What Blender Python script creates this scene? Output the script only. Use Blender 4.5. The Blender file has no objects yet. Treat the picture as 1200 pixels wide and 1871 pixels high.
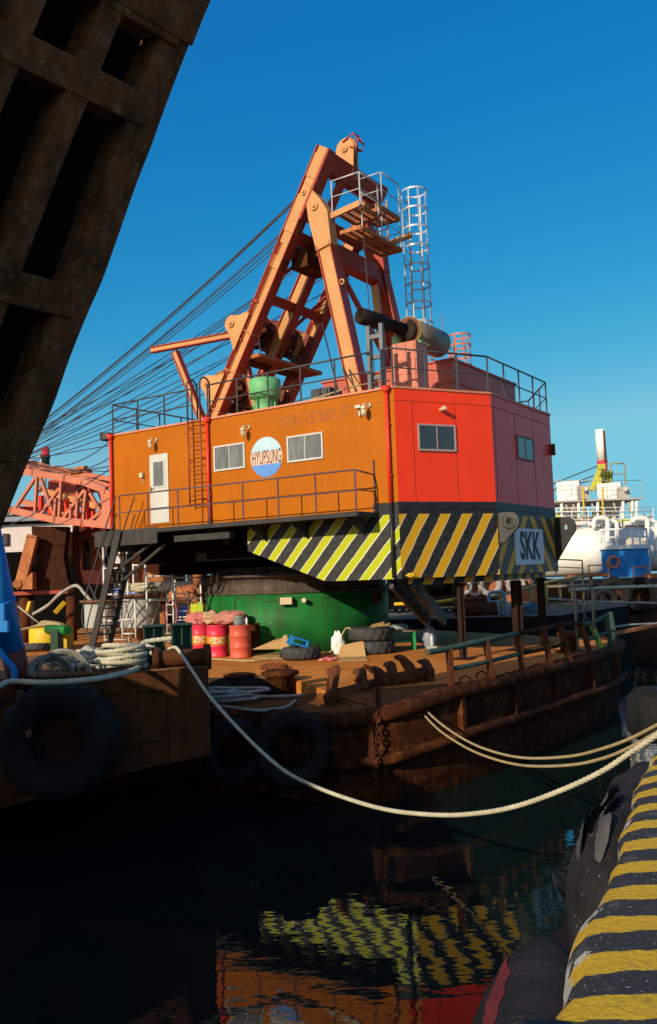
import bpy, bmesh, math, random
from mathutils import Vector as V, Matrix, noise as mnoise
from mathutils.bvhtree import BVHTree
random.seed(7)
PI = math.pi
scene = bpy.context.scene
C = scene.collection

# ------------------------------------------------------------------ camera
FPX, PITCH, ROLL, CAM_Z = 1596.83, 0.0695271, -0.0381940, 4.0
cr, sr, cp, sp = math.cos(ROLL), math.sin(ROLL), math.cos(PITCH), math.sin(PITCH)
FWD = V((0, cp, sp)); UP0 = V((0, -sp, cp)); R0 = V((1, 0, 0))
RIGHT = R0 * cr + UP0 * sr
UPV = -R0 * sr + UP0 * cr
cam_d = bpy.data.cameras.new('camera')
cam = bpy.data.objects.new('camera', cam_d); C.objects.link(cam)
cam_d.sensor_fit = 'VERTICAL'; cam_d.sensor_height = 36.0; cam_d.sensor_width = 24.0
cam_d.lens = FPX / 1871 * 36
cam_d.clip_start = 0.1; cam_d.clip_end = 6000
m = Matrix((RIGHT, UPV, -FWD)).transposed().to_4x4(); m.translation = V((0, 0, CAM_Z))
cam.matrix_world = m
scene.camera = cam

# ------------------------------------------------------------------ light
SUN_EL = math.radians(22.0); SUN_AZ = math.radians(217.0)      # clockwise from +Y
SUN = V((math.sin(SUN_AZ) * math.cos(SUN_EL), math.cos(SUN_AZ) * math.cos(SUN_EL), math.sin(SUN_EL)))
sun_d = bpy.data.lights.new('sun', 'SUN'); sun_d.energy = 5.0; sun_d.angle = math.radians(0.5)
sun_d.color = (1.0, 0.84, 0.62)
sun = bpy.data.objects.new('sun', sun_d); C.objects.link(sun)
sun.rotation_euler = (-SUN).to_track_quat('-Z', 'Y').to_euler()
sun.location = (-20, -25, 20)
world = bpy.data.worlds.new('World'); scene.world = world; world.use_nodes = True
nt = world.node_tree; nt.nodes.clear()
out = nt.nodes.new('ShaderNodeOutputWorld'); bg = nt.nodes.new('ShaderNodeBackground')
sky = nt.nodes.new('ShaderNodeTexSky'); sky.sky_type = 'NISHITA'; sky.sun_disc = False
sky.sun_elevation = SUN_EL; sky.sun_rotation = SUN_AZ
sky.air_density = 1.0; sky.dust_density = 0.3; sky.ozone_density = 2.0
hs = nt.nodes.new('ShaderNodeHueSaturation'); hs.inputs['Saturation'].default_value = 1.35
gm = nt.nodes.new('ShaderNodeMix'); gm.data_type = 'RGBA'; gm.blend_type = 'MULTIPLY'
gm.inputs[0].default_value = 1.0; gm.inputs[7].default_value = (0.62, 0.95, 1.06, 1)
nt.links.new(sky.outputs[0], hs.inputs['Color']); nt.links.new(hs.outputs[0], gm.inputs[6])
sep = nt.nodes.new('ShaderNodeSeparateColor'); com = nt.nodes.new('ShaderNodeCombineColor')
nt.links.new(gm.outputs[2], sep.inputs[0])
K_SKY = 0.115                                      # clear deep-blue air: a grade of the sky's own colours
for i_, (x0_, y0_, p_, cl_) in enumerate(((.13, .125, 1.8, .20), (.479, .485, .81, .585), (.846, .70, .42, .76))):
    t_ = nt.nodes.new('ShaderNodeMath'); t_.operation = 'MULTIPLY'; nt.links.new(sep.outputs[i_], t_.inputs[0]); t_.inputs[1].default_value = K_SKY / x0_
    q_ = nt.nodes.new('ShaderNodeMath'); q_.operation = 'POWER'; nt.links.new(t_.outputs[0], q_.inputs[0]); q_.inputs[1].default_value = p_
    u_ = nt.nodes.new('ShaderNodeMath'); u_.operation = 'MULTIPLY'; nt.links.new(q_.outputs[0], u_.inputs[0]); u_.inputs[1].default_value = y0_ / K_SKY
    w_ = nt.nodes.new('ShaderNodeMath'); w_.operation = 'MINIMUM'; nt.links.new(u_.outputs[0], w_.inputs[0]); w_.inputs[1].default_value = cl_ / K_SKY
    ch_ = ch_ + [w_] if i_ else [w_]
lim = nt.nodes.new('ShaderNodeMath'); lim.operation = 'MULTIPLY'; nt.links.new(ch_[2].outputs[0], lim.inputs[0]); lim.inputs[1].default_value = .78
gl_ = nt.nodes.new('ShaderNodeMath'); gl_.operation = 'MINIMUM'; nt.links.new(ch_[1].outputs[0], gl_.inputs[0]); nt.links.new(lim.outputs[0], gl_.inputs[1])
for i_, q_ in enumerate((ch_[0], gl_, ch_[2])): nt.links.new(q_.outputs[0], com.inputs[i_])
wtc = nt.nodes.new('ShaderNodeTexCoord'); dt = nt.nodes.new('ShaderNodeVectorMath'); dt.operation = 'DOT_PRODUCT'   # warm glow added round the sun, softening the blue shade
nt.links.new(wtc.outputs['Generated'], dt.inputs[0]); dt.inputs[1].default_value = SUN
au = nt.nodes.new('ShaderNodeMath'); au.operation = 'MULTIPLY_ADD'; nt.links.new(dt.outputs['Value'], au.inputs[0]); au.inputs[1].default_value = .5; au.inputs[2].default_value = .5
ap = nt.nodes.new('ShaderNodeMath'); ap.operation = 'POWER'; nt.links.new(au.outputs[0], ap.inputs[0]); ap.inputs[1].default_value = 4.4
ac = nt.nodes.new('ShaderNodeMix'); ac.data_type = 'RGBA'; ac.blend_type = 'ADD'; nt.links.new(ap.outputs[0], ac.inputs[0])
nt.links.new(com.outputs[0], ac.inputs[6]); ac.inputs[7].default_value = tuple(q / K_SKY for q in (.58, .38, .19)) + (1,)
nt.links.new(ac.outputs[2], bg.inputs[0]); bg.inputs[1].default_value = K_SKY
nt.links.new(bg.outputs[0], out.inputs[0])
scene.view_settings.view_transform = 'Standard'; scene.view_settings.look = 'None'
scene.view_settings.exposure = 0.0; scene.view_settings.gamma = 1.0
scene.render.engine = 'CYCLES'
scene.cycles.max_bounces = 6; scene.cycles.diffuse_bounces = 3; scene.cycles.glossy_bounces = 4
scene.cycles.use_denoising = True

# ------------------------------------------------------------------ measuring helpers (photo pixel -> point of the place)
def ray(px, py):
    x, y = px - 600.0, py - 935.5
    return (FWD + RIGHT * (x / FPX) - UPV * (y / FPX))
EYE = V((0, 0, CAM_Z))
def wz(px, py, z):
    d = ray(px, py); return EYE + d * ((z - CAM_Z) / d.z)
def wY(px, py, Y):
    d = ray(px, py); return EYE + d * (Y / d.y)
def wplane(px, py, p, n):
    d = ray(px, py); return EYE + d * ((p - EYE).dot(n) / d.dot(n))
TH = -0.9759006374753088
E1 = V((-math.sin(TH), -math.cos(TH), 0)); E2 = V((-E1.y, E1.x, 0)); ZZ = V((0, 0, 1))
B0 = V((1.6321994, 20.2265524, 0))
CR = Matrix((E1, E2, ZZ)).transposed().to_4x4(); CR.translation = B0     # crane frame: x to the rear, y inward, z up
CRI = CR.inverted()
def cb(px, py, b): return CRI @ wplane(px, py, B0 + E2 * b, E2)
def cu(px, py, u): return CRI @ wplane(px, py, B0 + E1 * u, E1)
def cz(px, py, z): return CRI @ wz(px, py, z)
def frame(o, x):                                  # face frame: x along the face, y into it, z up
    x = V((x[0], x[1], 0)).normalized(); y = V((-x.y, x.x, 0))
    M = Matrix((x, y, ZZ)).transposed().to_4x4(); M.translation = V(o); return M
ID = Matrix.Identity(4)

# ------------------------------------------------------------------ materials
def mathn(nt, op, a, b=None, c=None):
    n = nt.nodes.new('ShaderNodeMath'); n.operation = op
    for i, v in enumerate((a, b, c)):
        if v is None: continue
        if isinstance(v, (int, float)): n.inputs[i].default_value = v
        else: nt.links.new(v, n.inputs[i])
    return n.outputs[0]
def mixc(nt, fac, a, b, blend='MIX'):
    n = nt.nodes.new('ShaderNodeMix'); n.data_type = 'RGBA'; n.blend_type = blend
    for i, v in ((0, fac), (6, a), (7, b)):
        if isinstance(v, (int, float)): n.inputs[i].default_value = v
        elif isinstance(v, (tuple, list)): n.inputs[i].default_value = (*v[:3], 1)
        else: nt.links.new(v, n.inputs[i])
    return n.outputs[2]
def ramp(nt, fac, lo, hi):
    n = nt.nodes.new('ShaderNodeMapRange'); n.clamp = True
    nt.links.new(fac, n.inputs[0]); n.inputs[1].default_value = lo; n.inputs[2].default_value = hi
    return n.outputs[0]
def noisen(nt, vec, scale, detail=5, rough=.6, stretch=None):
    if stretch:
        mp = nt.nodes.new('ShaderNodeMapping'); mp.inputs['Scale'].default_value = stretch
        nt.links.new(vec, mp.inputs[0]); vec = mp.outputs[0]
    n = nt.nodes.new('ShaderNodeTexNoise'); n.inputs['Scale'].default_value = scale
    n.inputs['Detail'].default_value = detail; n.inputs['Roughness'].default_value = rough
    nt.links.new(vec, n.inputs['Vector']); return n.outputs[0]
def base_mat(name):
    M = bpy.data.materials.new(name); M.use_nodes = True; nt = M.node_tree
    return M, nt, nt.nodes['Principled BSDF'], nt.nodes.new('ShaderNodeTexCoord')
def add_bump(nt, bs, h, strength, dist=.02):
    b = nt.nodes.new('ShaderNodeBump'); b.inputs['Strength'].default_value = strength
    b.inputs['Distance'].default_value = dist
    nt.links.new(h, b.inputs['Height']); nt.links.new(b.outputs[0], bs.inputs['Normal'])
def paint(name, col, rough=.5, var=.25, rust=0.0, rustc=(.13, .045, .018), scale=1.5, streak=0.0, bump=.15,
          metal=0.0, chip=None, chipa=0.0, spec=.32, wave=0.0):
    M, nt, bs, tc = base_mat(name); v = tc.outputs['Object']
    n1 = noisen(nt, v, scale, 6)
    c = mixc(nt, ramp(nt, n1, .3, .7), tuple(x * (1 - var) for x in col), tuple(min(1, x * (1 + var * .6)) for x in col))
    if streak:
        ns = noisen(nt, v, 3.0, 5, .65, (1.6, 1.6, .12))
        c = mixc(nt, mathn(nt, 'MULTIPLY', ramp(nt, ns, .5, .75), streak), c, rustc)
    n2 = noisen(nt, v, scale * 5, 8, .7)
    if chip:
        n3 = noisen(nt, v, scale * 9, 4, .6)
        c = mixc(nt, ramp(nt, n3, .72 - chipa, .74 - chipa), c, chip)
    if rust:
        n4 = noisen(nt, v, scale * 2.2, 8, .72)
        c = mixc(nt, ramp(nt, n4, .72 - rust * .42, .80 - rust * .36), c,
                 mixc(nt, n2, tuple(x * .45 for x in rustc), tuple(x * 1.7 for x in rustc)))
    nt.links.new(c, bs.inputs['Base Color'])
    nt.links.new(mathn(nt, 'MULTIPLY_ADD', n2, .3, rough - .15), bs.inputs['Roughness'])
    bs.inputs['Metallic'].default_value = metal; bs.inputs['Specular IOR Level'].default_value = spec
    if wave:
        lw = noisen(nt, v, 1.3, 2, .4); add_bump(nt, bs, mathn(nt, 'MULTIPLY_ADD', n2, bump * .3, lw), wave, .06)
    elif bump: add_bump(nt, bs, n2, bump, .02)
    return M
def rusty(name, a, b, c3, scale=1.0, rough=.85, bump=.5, streak=.5, spec=.08):
    M, nt, bs, tc = base_mat(name); v = tc.outputs['Object']
    n1 = noisen(nt, v, scale, 9, .68); n2 = noisen(nt, v, scale * 4.3, 9, .75); n3 = noisen(nt, v, scale * 2, 6, .7, (1.5, 1.5, .15))
    c = mixc(nt, ramp(nt, n1, .35, .65), a, b)
    c = mixc(nt, ramp(nt, n2, .5, .72), c, c3)
    c = mixc(nt, mathn(nt, 'MULTIPLY', ramp(nt, n3, .45, .7), streak), c, tuple(x * .5 for x in a))
    nt.links.new(c, bs.inputs['Base Color']); bs.inputs['Roughness'].default_value = rough
    bs.inputs['Specular IOR Level'].default_value = spec
    add_bump(nt, bs, mathn(nt, 'ADD', n2, mathn(nt, 'MULTIPLY', n1, .6)), bump, .03)
    return M
def stripes(name, yel, blk, edge, slope, period, width, off=0.0, chevron=None, wob=.05, speck=.3):
    """hazard stripes by real metres along the plate (uv.x) and height (uv.y)"""
    M, nt, bs, tc = base_mat(name)
    sx = nt.nodes.new('ShaderNodeSeparateXYZ'); nt.links.new(tc.outputs['UV'], sx.inputs[0])
    x, z = sx.outputs[0], sx.outputs[1]
    if chevron is not None: x = mathn(nt, 'ABSOLUTE', mathn(nt, 'SUBTRACT', x, chevron))
    nz = noisen(nt, tc.outputs['Object'], 2.6, 4, .6)
    t = mathn(nt, 'MULTIPLY_ADD', z, slope, x)
    t = mathn(nt, 'ADD', t, mathn(nt, 'MULTIPLY_ADD', nz, wob * 2, off - wob))
    t = mathn(nt, 'ADD', t, mathn(nt, 'MULTIPLY_ADD', noisen(nt, tc.outputs['Object'], 13, 3, .6), wob, -wob * .5))
    fr = mathn(nt, 'FRACT', mathn(nt, 'DIVIDE', t, period))
    sm = noisen(nt, tc.outputs['Object'], 9.0, 8, .75)
    blkc = mixc(nt, ramp(nt, sm, .45, .75), blk, tuple(min(1, q * 2.2 + .02) for q in blk))
    blkc = mixc(nt, mathn(nt, 'MULTIPLY', ramp(nt, noisen(nt, tc.outputs['Object'], 38, 3), .68, .72), speck), blkc, (.5, .5, .48))
    yc = mixc(nt, ramp(nt, sm, .35, .8), yel, tuple(q * .85 for q in yel))
    e = edge[1]
    c = mixc(nt, mathn(nt, 'LESS_THAN', fr, width + e), blkc, edge[0])
    c = mixc(nt, mathn(nt, 'MULTIPLY', mathn(nt, 'LESS_THAN', fr, width), mathn(nt, 'GREATER_THAN', fr, e * .6)), c, yc)
    nt.links.new(c, bs.inputs['Base Color']); bs.inputs['Roughness'].default_value = .5; bs.inputs['Specular IOR Level'].default_value = .25
    add_bump(nt, bs, sm, .15, .02)
    return M
def glassy(name, col, rough=.08, streak=0.0, spec=.8):
    M, nt, bs, tc = base_mat(name)
    n = noisen(nt, tc.outputs['Object'], 2.5, 5, .6, (5, 5, .6))
    nt.links.new(mixc(nt, ramp(nt, n, .35, .7), tuple(q * (1 - streak) for q in col), col), bs.inputs['Base Color'])
    bs.inputs['Roughness'].default_value = rough; bs.inputs['Specular IOR Level'].default_value = spec
    return M

SUNLIT_RED = paint('sunlit_red_wall_paint', (.41, .110, .002), .6, .12, 0.02, scale=.8, streak=.14, bump=.12, chip=(.55, .36, .16), chipa=.01, spec=.12, wave=.25)  # the house is red; the side's sunlit orange is put into the colour
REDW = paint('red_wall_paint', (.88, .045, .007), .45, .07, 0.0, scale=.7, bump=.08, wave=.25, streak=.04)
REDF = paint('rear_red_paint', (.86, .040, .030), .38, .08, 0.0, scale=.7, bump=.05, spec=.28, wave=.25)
REDP = paint('red_pipe_paint', (.72, .04, .012), .45, .12, .05)
BLACK = paint('black_paint', (.018, .018, .019), .45, .4, .1, rustc=(.05, .03, .02), chip=(.25, .25, .24), chipa=.0)
DARK = paint('dark_underside', (.004, .0035, .003), .9, .4, .15, rustc=(.012, .006, .004), spec=.05)  # near black: the walkway's shadow under the house put into the colour
GREYR = paint('grey_rail_paint', (.06, .058, .062), .5, .35, .12)
GREYP = paint('dark_grey_plate', (.045, .044, .043), .7, .35, .25, rustc=(.09, .05, .03), streak=.3, spec=.15)
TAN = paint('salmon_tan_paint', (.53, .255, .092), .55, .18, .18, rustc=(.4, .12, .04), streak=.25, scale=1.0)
GRAZING_RED = paint('grazing_red_paint', (.36, .045, .018), .5, .2, .10, rustc=(.16, .04, .015), scale=1.2)  # red of the A-frame's grazing and shaded faces, put into the colour
SALMON = paint('salmon_paint', (.50, .165, .095), .55, .16, .08, rustc=(.4, .12, .05), streak=.15)
BRICKR = paint('engine_house_paint', (.42, .085, .05), .5, .14, .08, streak=.1)
WHITE = paint('white_paint', (.52, .51, .47), .5, .12, .06, rustc=(.3, .16, .07), streak=.18)
WHITE2 = paint('white_tank_paint', (.78, .75, .70), .5, .08, .03, rustc=(.4, .25, .15), streak=.12, scale=.5)
PALEST = paint('pale_pipe_paint', (.62, .62, .58), .5, .2, .2)
GALV = paint('galvanised_steel', (.48, .49, .50), .45, .2, .1, metal=.15)
CREAM = paint('cream_lamp', (.62, .52, .34), .4, .2, .1)
GREEN = paint('green_pedestal_paint', (.009, .145, .028), .6, .45, .26, rustc=(.05, .05, .02), streak=.75, scale=1.1, chip=(.24, .30, .16), chipa=.012, spec=.2)
GREEN2 = paint('pale_green_paint', (.13, .42, .17), .5, .2, .06)
GREEND = paint('dark_green_paint', (.012, .05, .028), .5, .3, .12)
GREENB = paint('bright_green_paint', (.02, .28, .08), .5, .2, .08)
STEELD = rusty('dark_ring_steel', (.05, .04, .033), (.10, .078, .06), (.16, .12, .09), 1.2, .6, .3)
BROWN = rusty('brown_steel', (.075, .024, .011), (.12, .04, .017), (.045, .017, .009), 1.0)
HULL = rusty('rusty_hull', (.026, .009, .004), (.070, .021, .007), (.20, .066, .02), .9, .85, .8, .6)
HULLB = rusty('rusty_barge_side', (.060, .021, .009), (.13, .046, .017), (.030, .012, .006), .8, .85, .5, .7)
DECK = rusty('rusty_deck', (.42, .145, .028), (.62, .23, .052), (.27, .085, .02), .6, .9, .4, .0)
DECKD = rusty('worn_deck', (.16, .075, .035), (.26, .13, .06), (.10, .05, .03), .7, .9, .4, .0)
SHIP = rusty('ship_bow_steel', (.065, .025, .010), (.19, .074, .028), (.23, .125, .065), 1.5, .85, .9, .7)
SHIPD = rusty('ship_bow_plating', (.006, .004, .003), (.010, .007, .005), (.005, .004, .003), .7, .9, .4, .4)  # plating blackened: the shade of the deep cells put into the colour
RUSTO = rusty('orange_rust', (.38, .13, .05), (.5, .2, .09), (.2, .07, .03), 1.2, .9, .3)
RUSTM = rusty('muffler_rust', (.13, .05, .028), (.2, .085, .045), (.07, .035, .025), 1.6, .7, .3)
SOOT = rusty('sooty_pipe', (.018, .014, .012), (.05, .03, .022), (.02, .016, .014), 1.6, .7, .3)
STEELM = paint('muffler_steel', (.22, .17, .13), .5, .4, .3, rustc=(.14, .07, .04), metal=.25)
RUBBER = paint('black_rubber', (.013, .0128, .0125), .75, .4, 0, scale=3, bump=.5, spec=.15)
RUBBERG = paint('grey_rubber', (.045, .045, .048), .7, .35, 0, scale=2.5, bump=.5, chip=(.30, .29, .27), chipa=-.02)
ROPEW = paint('pale_rope', (.50, .46, .33), .9, .25, 0, scale=6, bump=.6)
ROPET = paint('tan_rope', (.40, .30, .15), .9, .25, 0, scale=6, bump=.6)
ROPEG = paint('grey_rope', (.34, .32, .28), .9, .35, 0, scale=5, bump=.6)
CABLE = paint('steel_cable', (.05, .045, .045), .6, .3, 0, bump=0)
YELLOW = paint('yellow_paint', (.62, .40, .015), .5, .15, .06)
LIME = paint('lime_plastic', (.5, .58, .03), .4, .15, 0, bump=0)
CARD = paint('cardboard', (.48, .29, .12), .9, .15, 0, scale=3, bump=.1)
BLUEP = paint('blue_paint', (.01, .20, .55), .45, .15, .04)
BLUEL = paint('bright_blue_plastic', (.02, .22, .62), .35, .1, 0, bump=0)
PINKD = paint('pink_drum_paint', (.68, .035, .075), .4, .1, .04)
REDD = paint('faded_red_drum_paint', (.62, .10, .06), .5, .2, .12)
TARP = paint('pink_tarp', (.50, .20, .15), .75, .3, 0, scale=5, bump=.9, wave=.9)
BURLAP = paint('tan_sack_cloth', (.50, .32, .19), .85, .25, 0, scale=4, bump=.4)
BLUET = paint('blue_tarp', (.12, .2, .55), .6, .3, 0, scale=3, bump=.3)
PLAST = paint('white_plastic', (.75, .75, .74), .5, .08, 0, bump=.2)
CLEARP = paint('grey_plastic', (.22, .28, .28), .25, .2, 0, bump=0)
TIMBER = paint('timber_plank', (.20, .15, .10), .85, .3, 0, scale=3)
CONC = paint('concrete', (.36, .34, .30), .9, .2, 0, scale=3, bump=.5)
GLASSD = glassy('dark_glass', (.035, .033, .028), .06, .2, 1.0)
GLASSG = glassy('curtained_glass', (.20, .20, .19), .10, .55, .7)
GLASSB = glassy('reflecting_glass', (.02, .03, .035), .03, .2, 1.0)
GHOST = paint('peeled_lettering', (.36, .10, .008), .6, .4, .5, rustc=(.22, .05, .02), scale=4, chip=(.62, .42, .26), chipa=.09)
INK = paint('black_lettering', (.03, .022, .02), .6, .3, 0, scale=5, bump=0)
INKG = paint('olive_black_lettering', (.06, .055, .035), .6, .4, 0, scale=3, bump=0, chip=(.3, .3, .28), chipa=-.02)
LBLUE = paint('pale_blue_paint', (.42, .60, .68), .5, .1, .03)
PINKW = paint('pinkish_white_paint', (.66, .44, .34), .6, .15, .1, rustc=(.5, .3, .2))
MBLUE = paint('mid_blue_paint', (.10, .26, .62), .5, .12, .04)
SKIRT = stripes('side_hazard_stripes', (.42, .46, .004), (.02, .02, .02), ((.60, .60, .50), .055), -.94, .66, .40, .12, None, .03, .4)  # lime cast of the yellow in full sun, put into the colour
SKIRTC = stripes('corner_hazard_stripes', (.62, .33, .008), (.014, .013, .012), ((.55, .42, .26), .05), -.62, .615, .42, .30, None, .03, .1)  # same yellow in weaker light, put in as amber here and on the rear
SKIRTR = stripes('chevron_hazard_stripes', (.78, .33, .02), (.080, .055, .040), ((.7, .32, .03), .01), .90, .80, .40, .0, 2.08, .012, .05)
CURB = None
# ------------------------------------------------------------------ mesh builder
WM = {}                                           # object -> world matrix
class MB:
    def __init__(s): s.bm = bmesh.new(); s.mi = 0; s.uvl = None
    def f(s, vs):
        try: fc = s.bm.faces.new(vs)
        except ValueError: return None
        fc.material_index = s.mi; return fc
    def v(s, p): return s.bm.verts.new(V(p))
    def poly(s, pts): return s.f([s.v(p) for p in pts])
    def prism(s, pts, vec):
        vec = V(vec); a = [s.v(p) for p in pts]; b = [s.v(V(p) + vec) for p in pts]
        s.f(a[::-1]); s.f(b); n = len(a)
        for i in range(n): s.f([a[i], a[(i + 1) % n], b[(i + 1) % n], b[i]])
        return s
    def obox(s, c, ax, ay, az):
        c, ax, ay, az = V(c), V(ax), V(ay), V(az)
        return s.prism([c - ax - ay - az, c + ax - ay - az, c + ax + ay - az, c - ax + ay - az], az * 2)
    def box(s, lo, hi):
        c = (V(lo) + V(hi)) / 2; h = (V(hi) - V(lo)) / 2
        return s.obox(c, (h.x, 0, 0), (0, h.y, 0), (0, 0, h.z))
    def beam(s, p0, p1, w, h, side=None, ext=0.0):
        p0, p1 = V(p0), V(p1); d = (p1 - p0).normalized()
        if side is None: side = d.cross(ZZ) if abs(d.z) < .95 else V((1, 0, 0))
        side = V(side); side = (side - d * side.dot(d)).normalized(); u = side.cross(d)
        return s.obox((p0 + p1) / 2, d * ((p1 - p0).length / 2 + ext), side * w / 2, u * h / 2)
    def ibeam(s, p0, p1, depth, width, side, web=.55, tf=.035):
        p0, p1 = V(p0), V(p1); d = (p1 - p0).normalized(); side = V(side)
        side = (side - d * side.dot(d)).normalized(); u = side.cross(d)
        s.mi = 0; s.beam(p0, p1, width * web, depth - 2 * tf, side)
        s.mi = 1
        for k in (-1, 1):
            o = u * k * (depth - tf) / 2; s.beam(p0 + o, p1 + o, width, tf, side)
        s.mi = 0
    def tube(s, p0, p1, r, r1=None, n=10, cap=True):
        p0, p1 = V(p0), V(p1); r1 = r if r1 is None else r1
        d = (p1 - p0).normalized(); a = d.orthogonal().normalized(); b = d.cross(a)
        A = [s.v(p0 + (a * math.cos(t) + b * math.sin(t)) * r) for t in [2 * PI * i / n for i in range(n)]]
        Bq = [s.v(p1 + (a * math.cos(t) + b * math.sin(t)) * r1) for t in [2 * PI * i / n for i in range(n)]]
        for i in range(n):
            fc = s.f([A[i], A[(i + 1) % n], Bq[(i + 1) % n], Bq[i]])
            if fc and n > 7: fc.smooth = True
        if cap: s.f(A[::-1]); s.f(Bq)
        return s
    def path(s, pts, r, n=8, closed=False, twist=0.0, lobes=0, amp=.16):
        pts = [V(p) for p in pts]; N = len(pts); rings = []
        t0 = (pts[1] - pts[0]).normalized(); a = t0.orthogonal().normalized(); L = 0.0
        for i, p in enumerate(pts):
            if closed: t = (pts[(i + 1) % N] - pts[i - 1])
            else: t = pts[min(i + 1, N - 1)] - pts[max(i - 1, 0)]
            if t.length < 1e-7: t = t0
            t = t.normalized(); a = a - t * a.dot(t)
            a = a.normalized() if a.length > 1e-6 else t.orthogonal().normalized()
            b = t.cross(a); t0 = t
            if i: L += (p - pts[i - 1]).length
            ring = []
            for k in range(n):
                th = 2 * PI * k / n; rr = r
                if lobes: rr = r * (1 - amp + amp * 2 * abs(math.cos(lobes * .5 * (th - twist * L))))
                ring.append(s.v(p + (a * math.cos(th) + b * math.sin(th)) * rr))
            rings.append(ring)
        for i in range(N if closed else N - 1):
            A, Bq = rings[i], rings[(i + 1) % N]
            for k in range(n):
                fc = s.f([A[k], A[(k + 1) % n], Bq[(k + 1) % n], Bq[k]])
                if fc and n > 4: fc.smooth = True
        if not closed: s.f(rings[0][::-1]); s.f(rings[-1])
        return s
    def rope(s, pts, r, step=None, n=9):
        pts = resample(pts, step or r * .55); return s.path(pts, r, n, twist=1.05 / r * .85, lobes=3, amp=.16)
    def lathe(s, prof, o=(0, 0, 0), ax=(0, 0, 1), n=32, closed=False, smooth=True, mod=None):
        o = V(o); ax = V(ax).normalized(); a = ax.orthogonal().normalized(); b = ax.cross(a); rings = []
        for j, (r, h) in enumerate(prof):
            ring = []
            for i in range(n):
                t = 2 * PI * i / n; rr = r + (mod(i, j) if mod else 0)
                ring.append(s.v(o + ax * h + (a * math.cos(t) + b * math.sin(t)) * rr))
            rings.append(ring)
        m = len(rings)
        for j in range(m if closed else m - 1):
            A, Bq = rings[j], rings[(j + 1) % m]
            for i in range(n):
                fc = s.f([A[i], A[(i + 1) % n], Bq[(i + 1) % n], Bq[i]])
                if fc: fc.smooth = smooth
        if not closed: s.f(rings[0][::-1]); s.f(rings[-1])
        return s
    def blob(s, c, rad, seed=0, lump=.25, fr=1.6, nu=18, nv=12, flat=None):
        c = V(c); rows = []
        for j in range(nv + 1):
            ph = PI * j / nv; row = []
            for i in range(nu):
                th = 2 * PI * i / nu
                d = V((math.sin(ph) * math.cos(th), math.sin(ph) * math.sin(th), math.cos(ph)))
                k = 1 + lump * mnoise.fractal(d * fr + V((seed * 7.1, seed * 3.3, seed)), 1.0, 2.0, 3)
                p = V((d.x * rad[0], d.y * rad[1], d.z * rad[2])) * k
                if flat is not None: p.z = max(p.z, flat)
                row.append(p + c)
            rows.append(row)
        top, bot = s.v(rows[0][0]), s.v(rows[-1][0]); R = [[s.v(p) for p in r] for r in rows[1:-1]]
        for i in range(nu):
            j = (i + 1) % nu
            for q in (s.f([top, R[0][i], R[0][j]]), s.f([bot, R[-1][j], R[-1][i]])):
                if q: q.smooth = True
            for k in range(len(R) - 1):
                q = s.f([R[k][i], R[k + 1][i], R[k + 1][j], R[k][j]])
                if q: q.smooth = True
        return s
    def uvpoly(s, pts, uvs):
        if s.uvl is None: s.uvl = s.bm.loops.layers.uv.new('UVMap')
        fc = s.poly(pts)
        for l, q in zip(fc.loops, uvs): l[s.uvl].uv = q
        return fc
    def plate(s, pts, vec, uvs):                  # a prism whose front face carries metres as uv
        if s.uvl is None: s.uvl = s.bm.loops.layers.uv.new('UVMap')
        vec = V(vec); a = [s.v(p) for p in pts]; b = [s.v(V(p) + vec) for p in pts]; n = len(a)
        def put(vs, us):
            fc = s.f(vs)
            if fc:
                for l, q in zip(fc.loops, us): l[s.uvl].uv = q
        put(a, uvs); put(b[::-1], uvs[::-1])
        for i in range(n):
            j = (i + 1) % n; put([a[j], a[i], b[i], b[j]], [uvs[j], uvs[i], uvs[i], uvs[j]])
    def build(s, name, mats, parent=None, fr=ID, recalc=True, bevel=0.0, smooth=False):
        if recalc: bmesh.ops.recalc_face_normals(s.bm, faces=s.bm.faces)
        me = bpy.data.meshes.new(name); s.bm.to_mesh(me); s.bm.free()
        for mm in (mats if isinstance(mats, (list, tuple)) else [mats]): me.materials.append(mm)
        if smooth: me.polygons.foreach_set('use_smooth', [True] * len(me.polygons))
        o = bpy.data.objects.new(name, me); C.objects.link(o)
        return place(o, parent, fr, bevel)
def place(o, parent=None, fr=ID, bevel=0.0):
    if parent is not None:
        o.parent = parent; o.matrix_parent_inverse = ID.copy(); o.matrix_basis = WM[parent].inverted() @ fr
    else: o.matrix_basis = fr.copy()
    WM[o] = fr.copy()
    if bevel:
        b = o.modifiers.new('bevel', 'BEVEL'); b.width = bevel; b.segments = 2; b.limit_method = 'ANGLE'
    return o
def tag(o, label, cat, group=None):
    o['label'] = label; o['category'] = cat
    if group: o['group'] = group
    return o
def kind(o, k): o['kind'] = k; return o
def thing(name, label, cat, fr=ID, group=None, loc=None):
    o = bpy.data.objects.new(name, None); C.objects.link(o); o.empty_display_size = .2
    M = fr.copy()
    if loc is not None: M.translation = V(loc)
    o.matrix_basis = M; WM[o] = M.copy()
    return tag(o, label, cat, group)
def rotz(loc, a): M = Matrix.Rotation(a, 4, 'Z'); M.translation = V(loc); return M
def dup(o, M, label=None):
    def rec(a, par):
        c = a.copy(); C.objects.link(c)
        if par is not None: c.parent = par
        for ch in [q for q in a.children]: rec(ch, c)
        return c
    r = rec(o, None); r.matrix_basis = M
    if label: r['label'] = label
    return r
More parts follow.
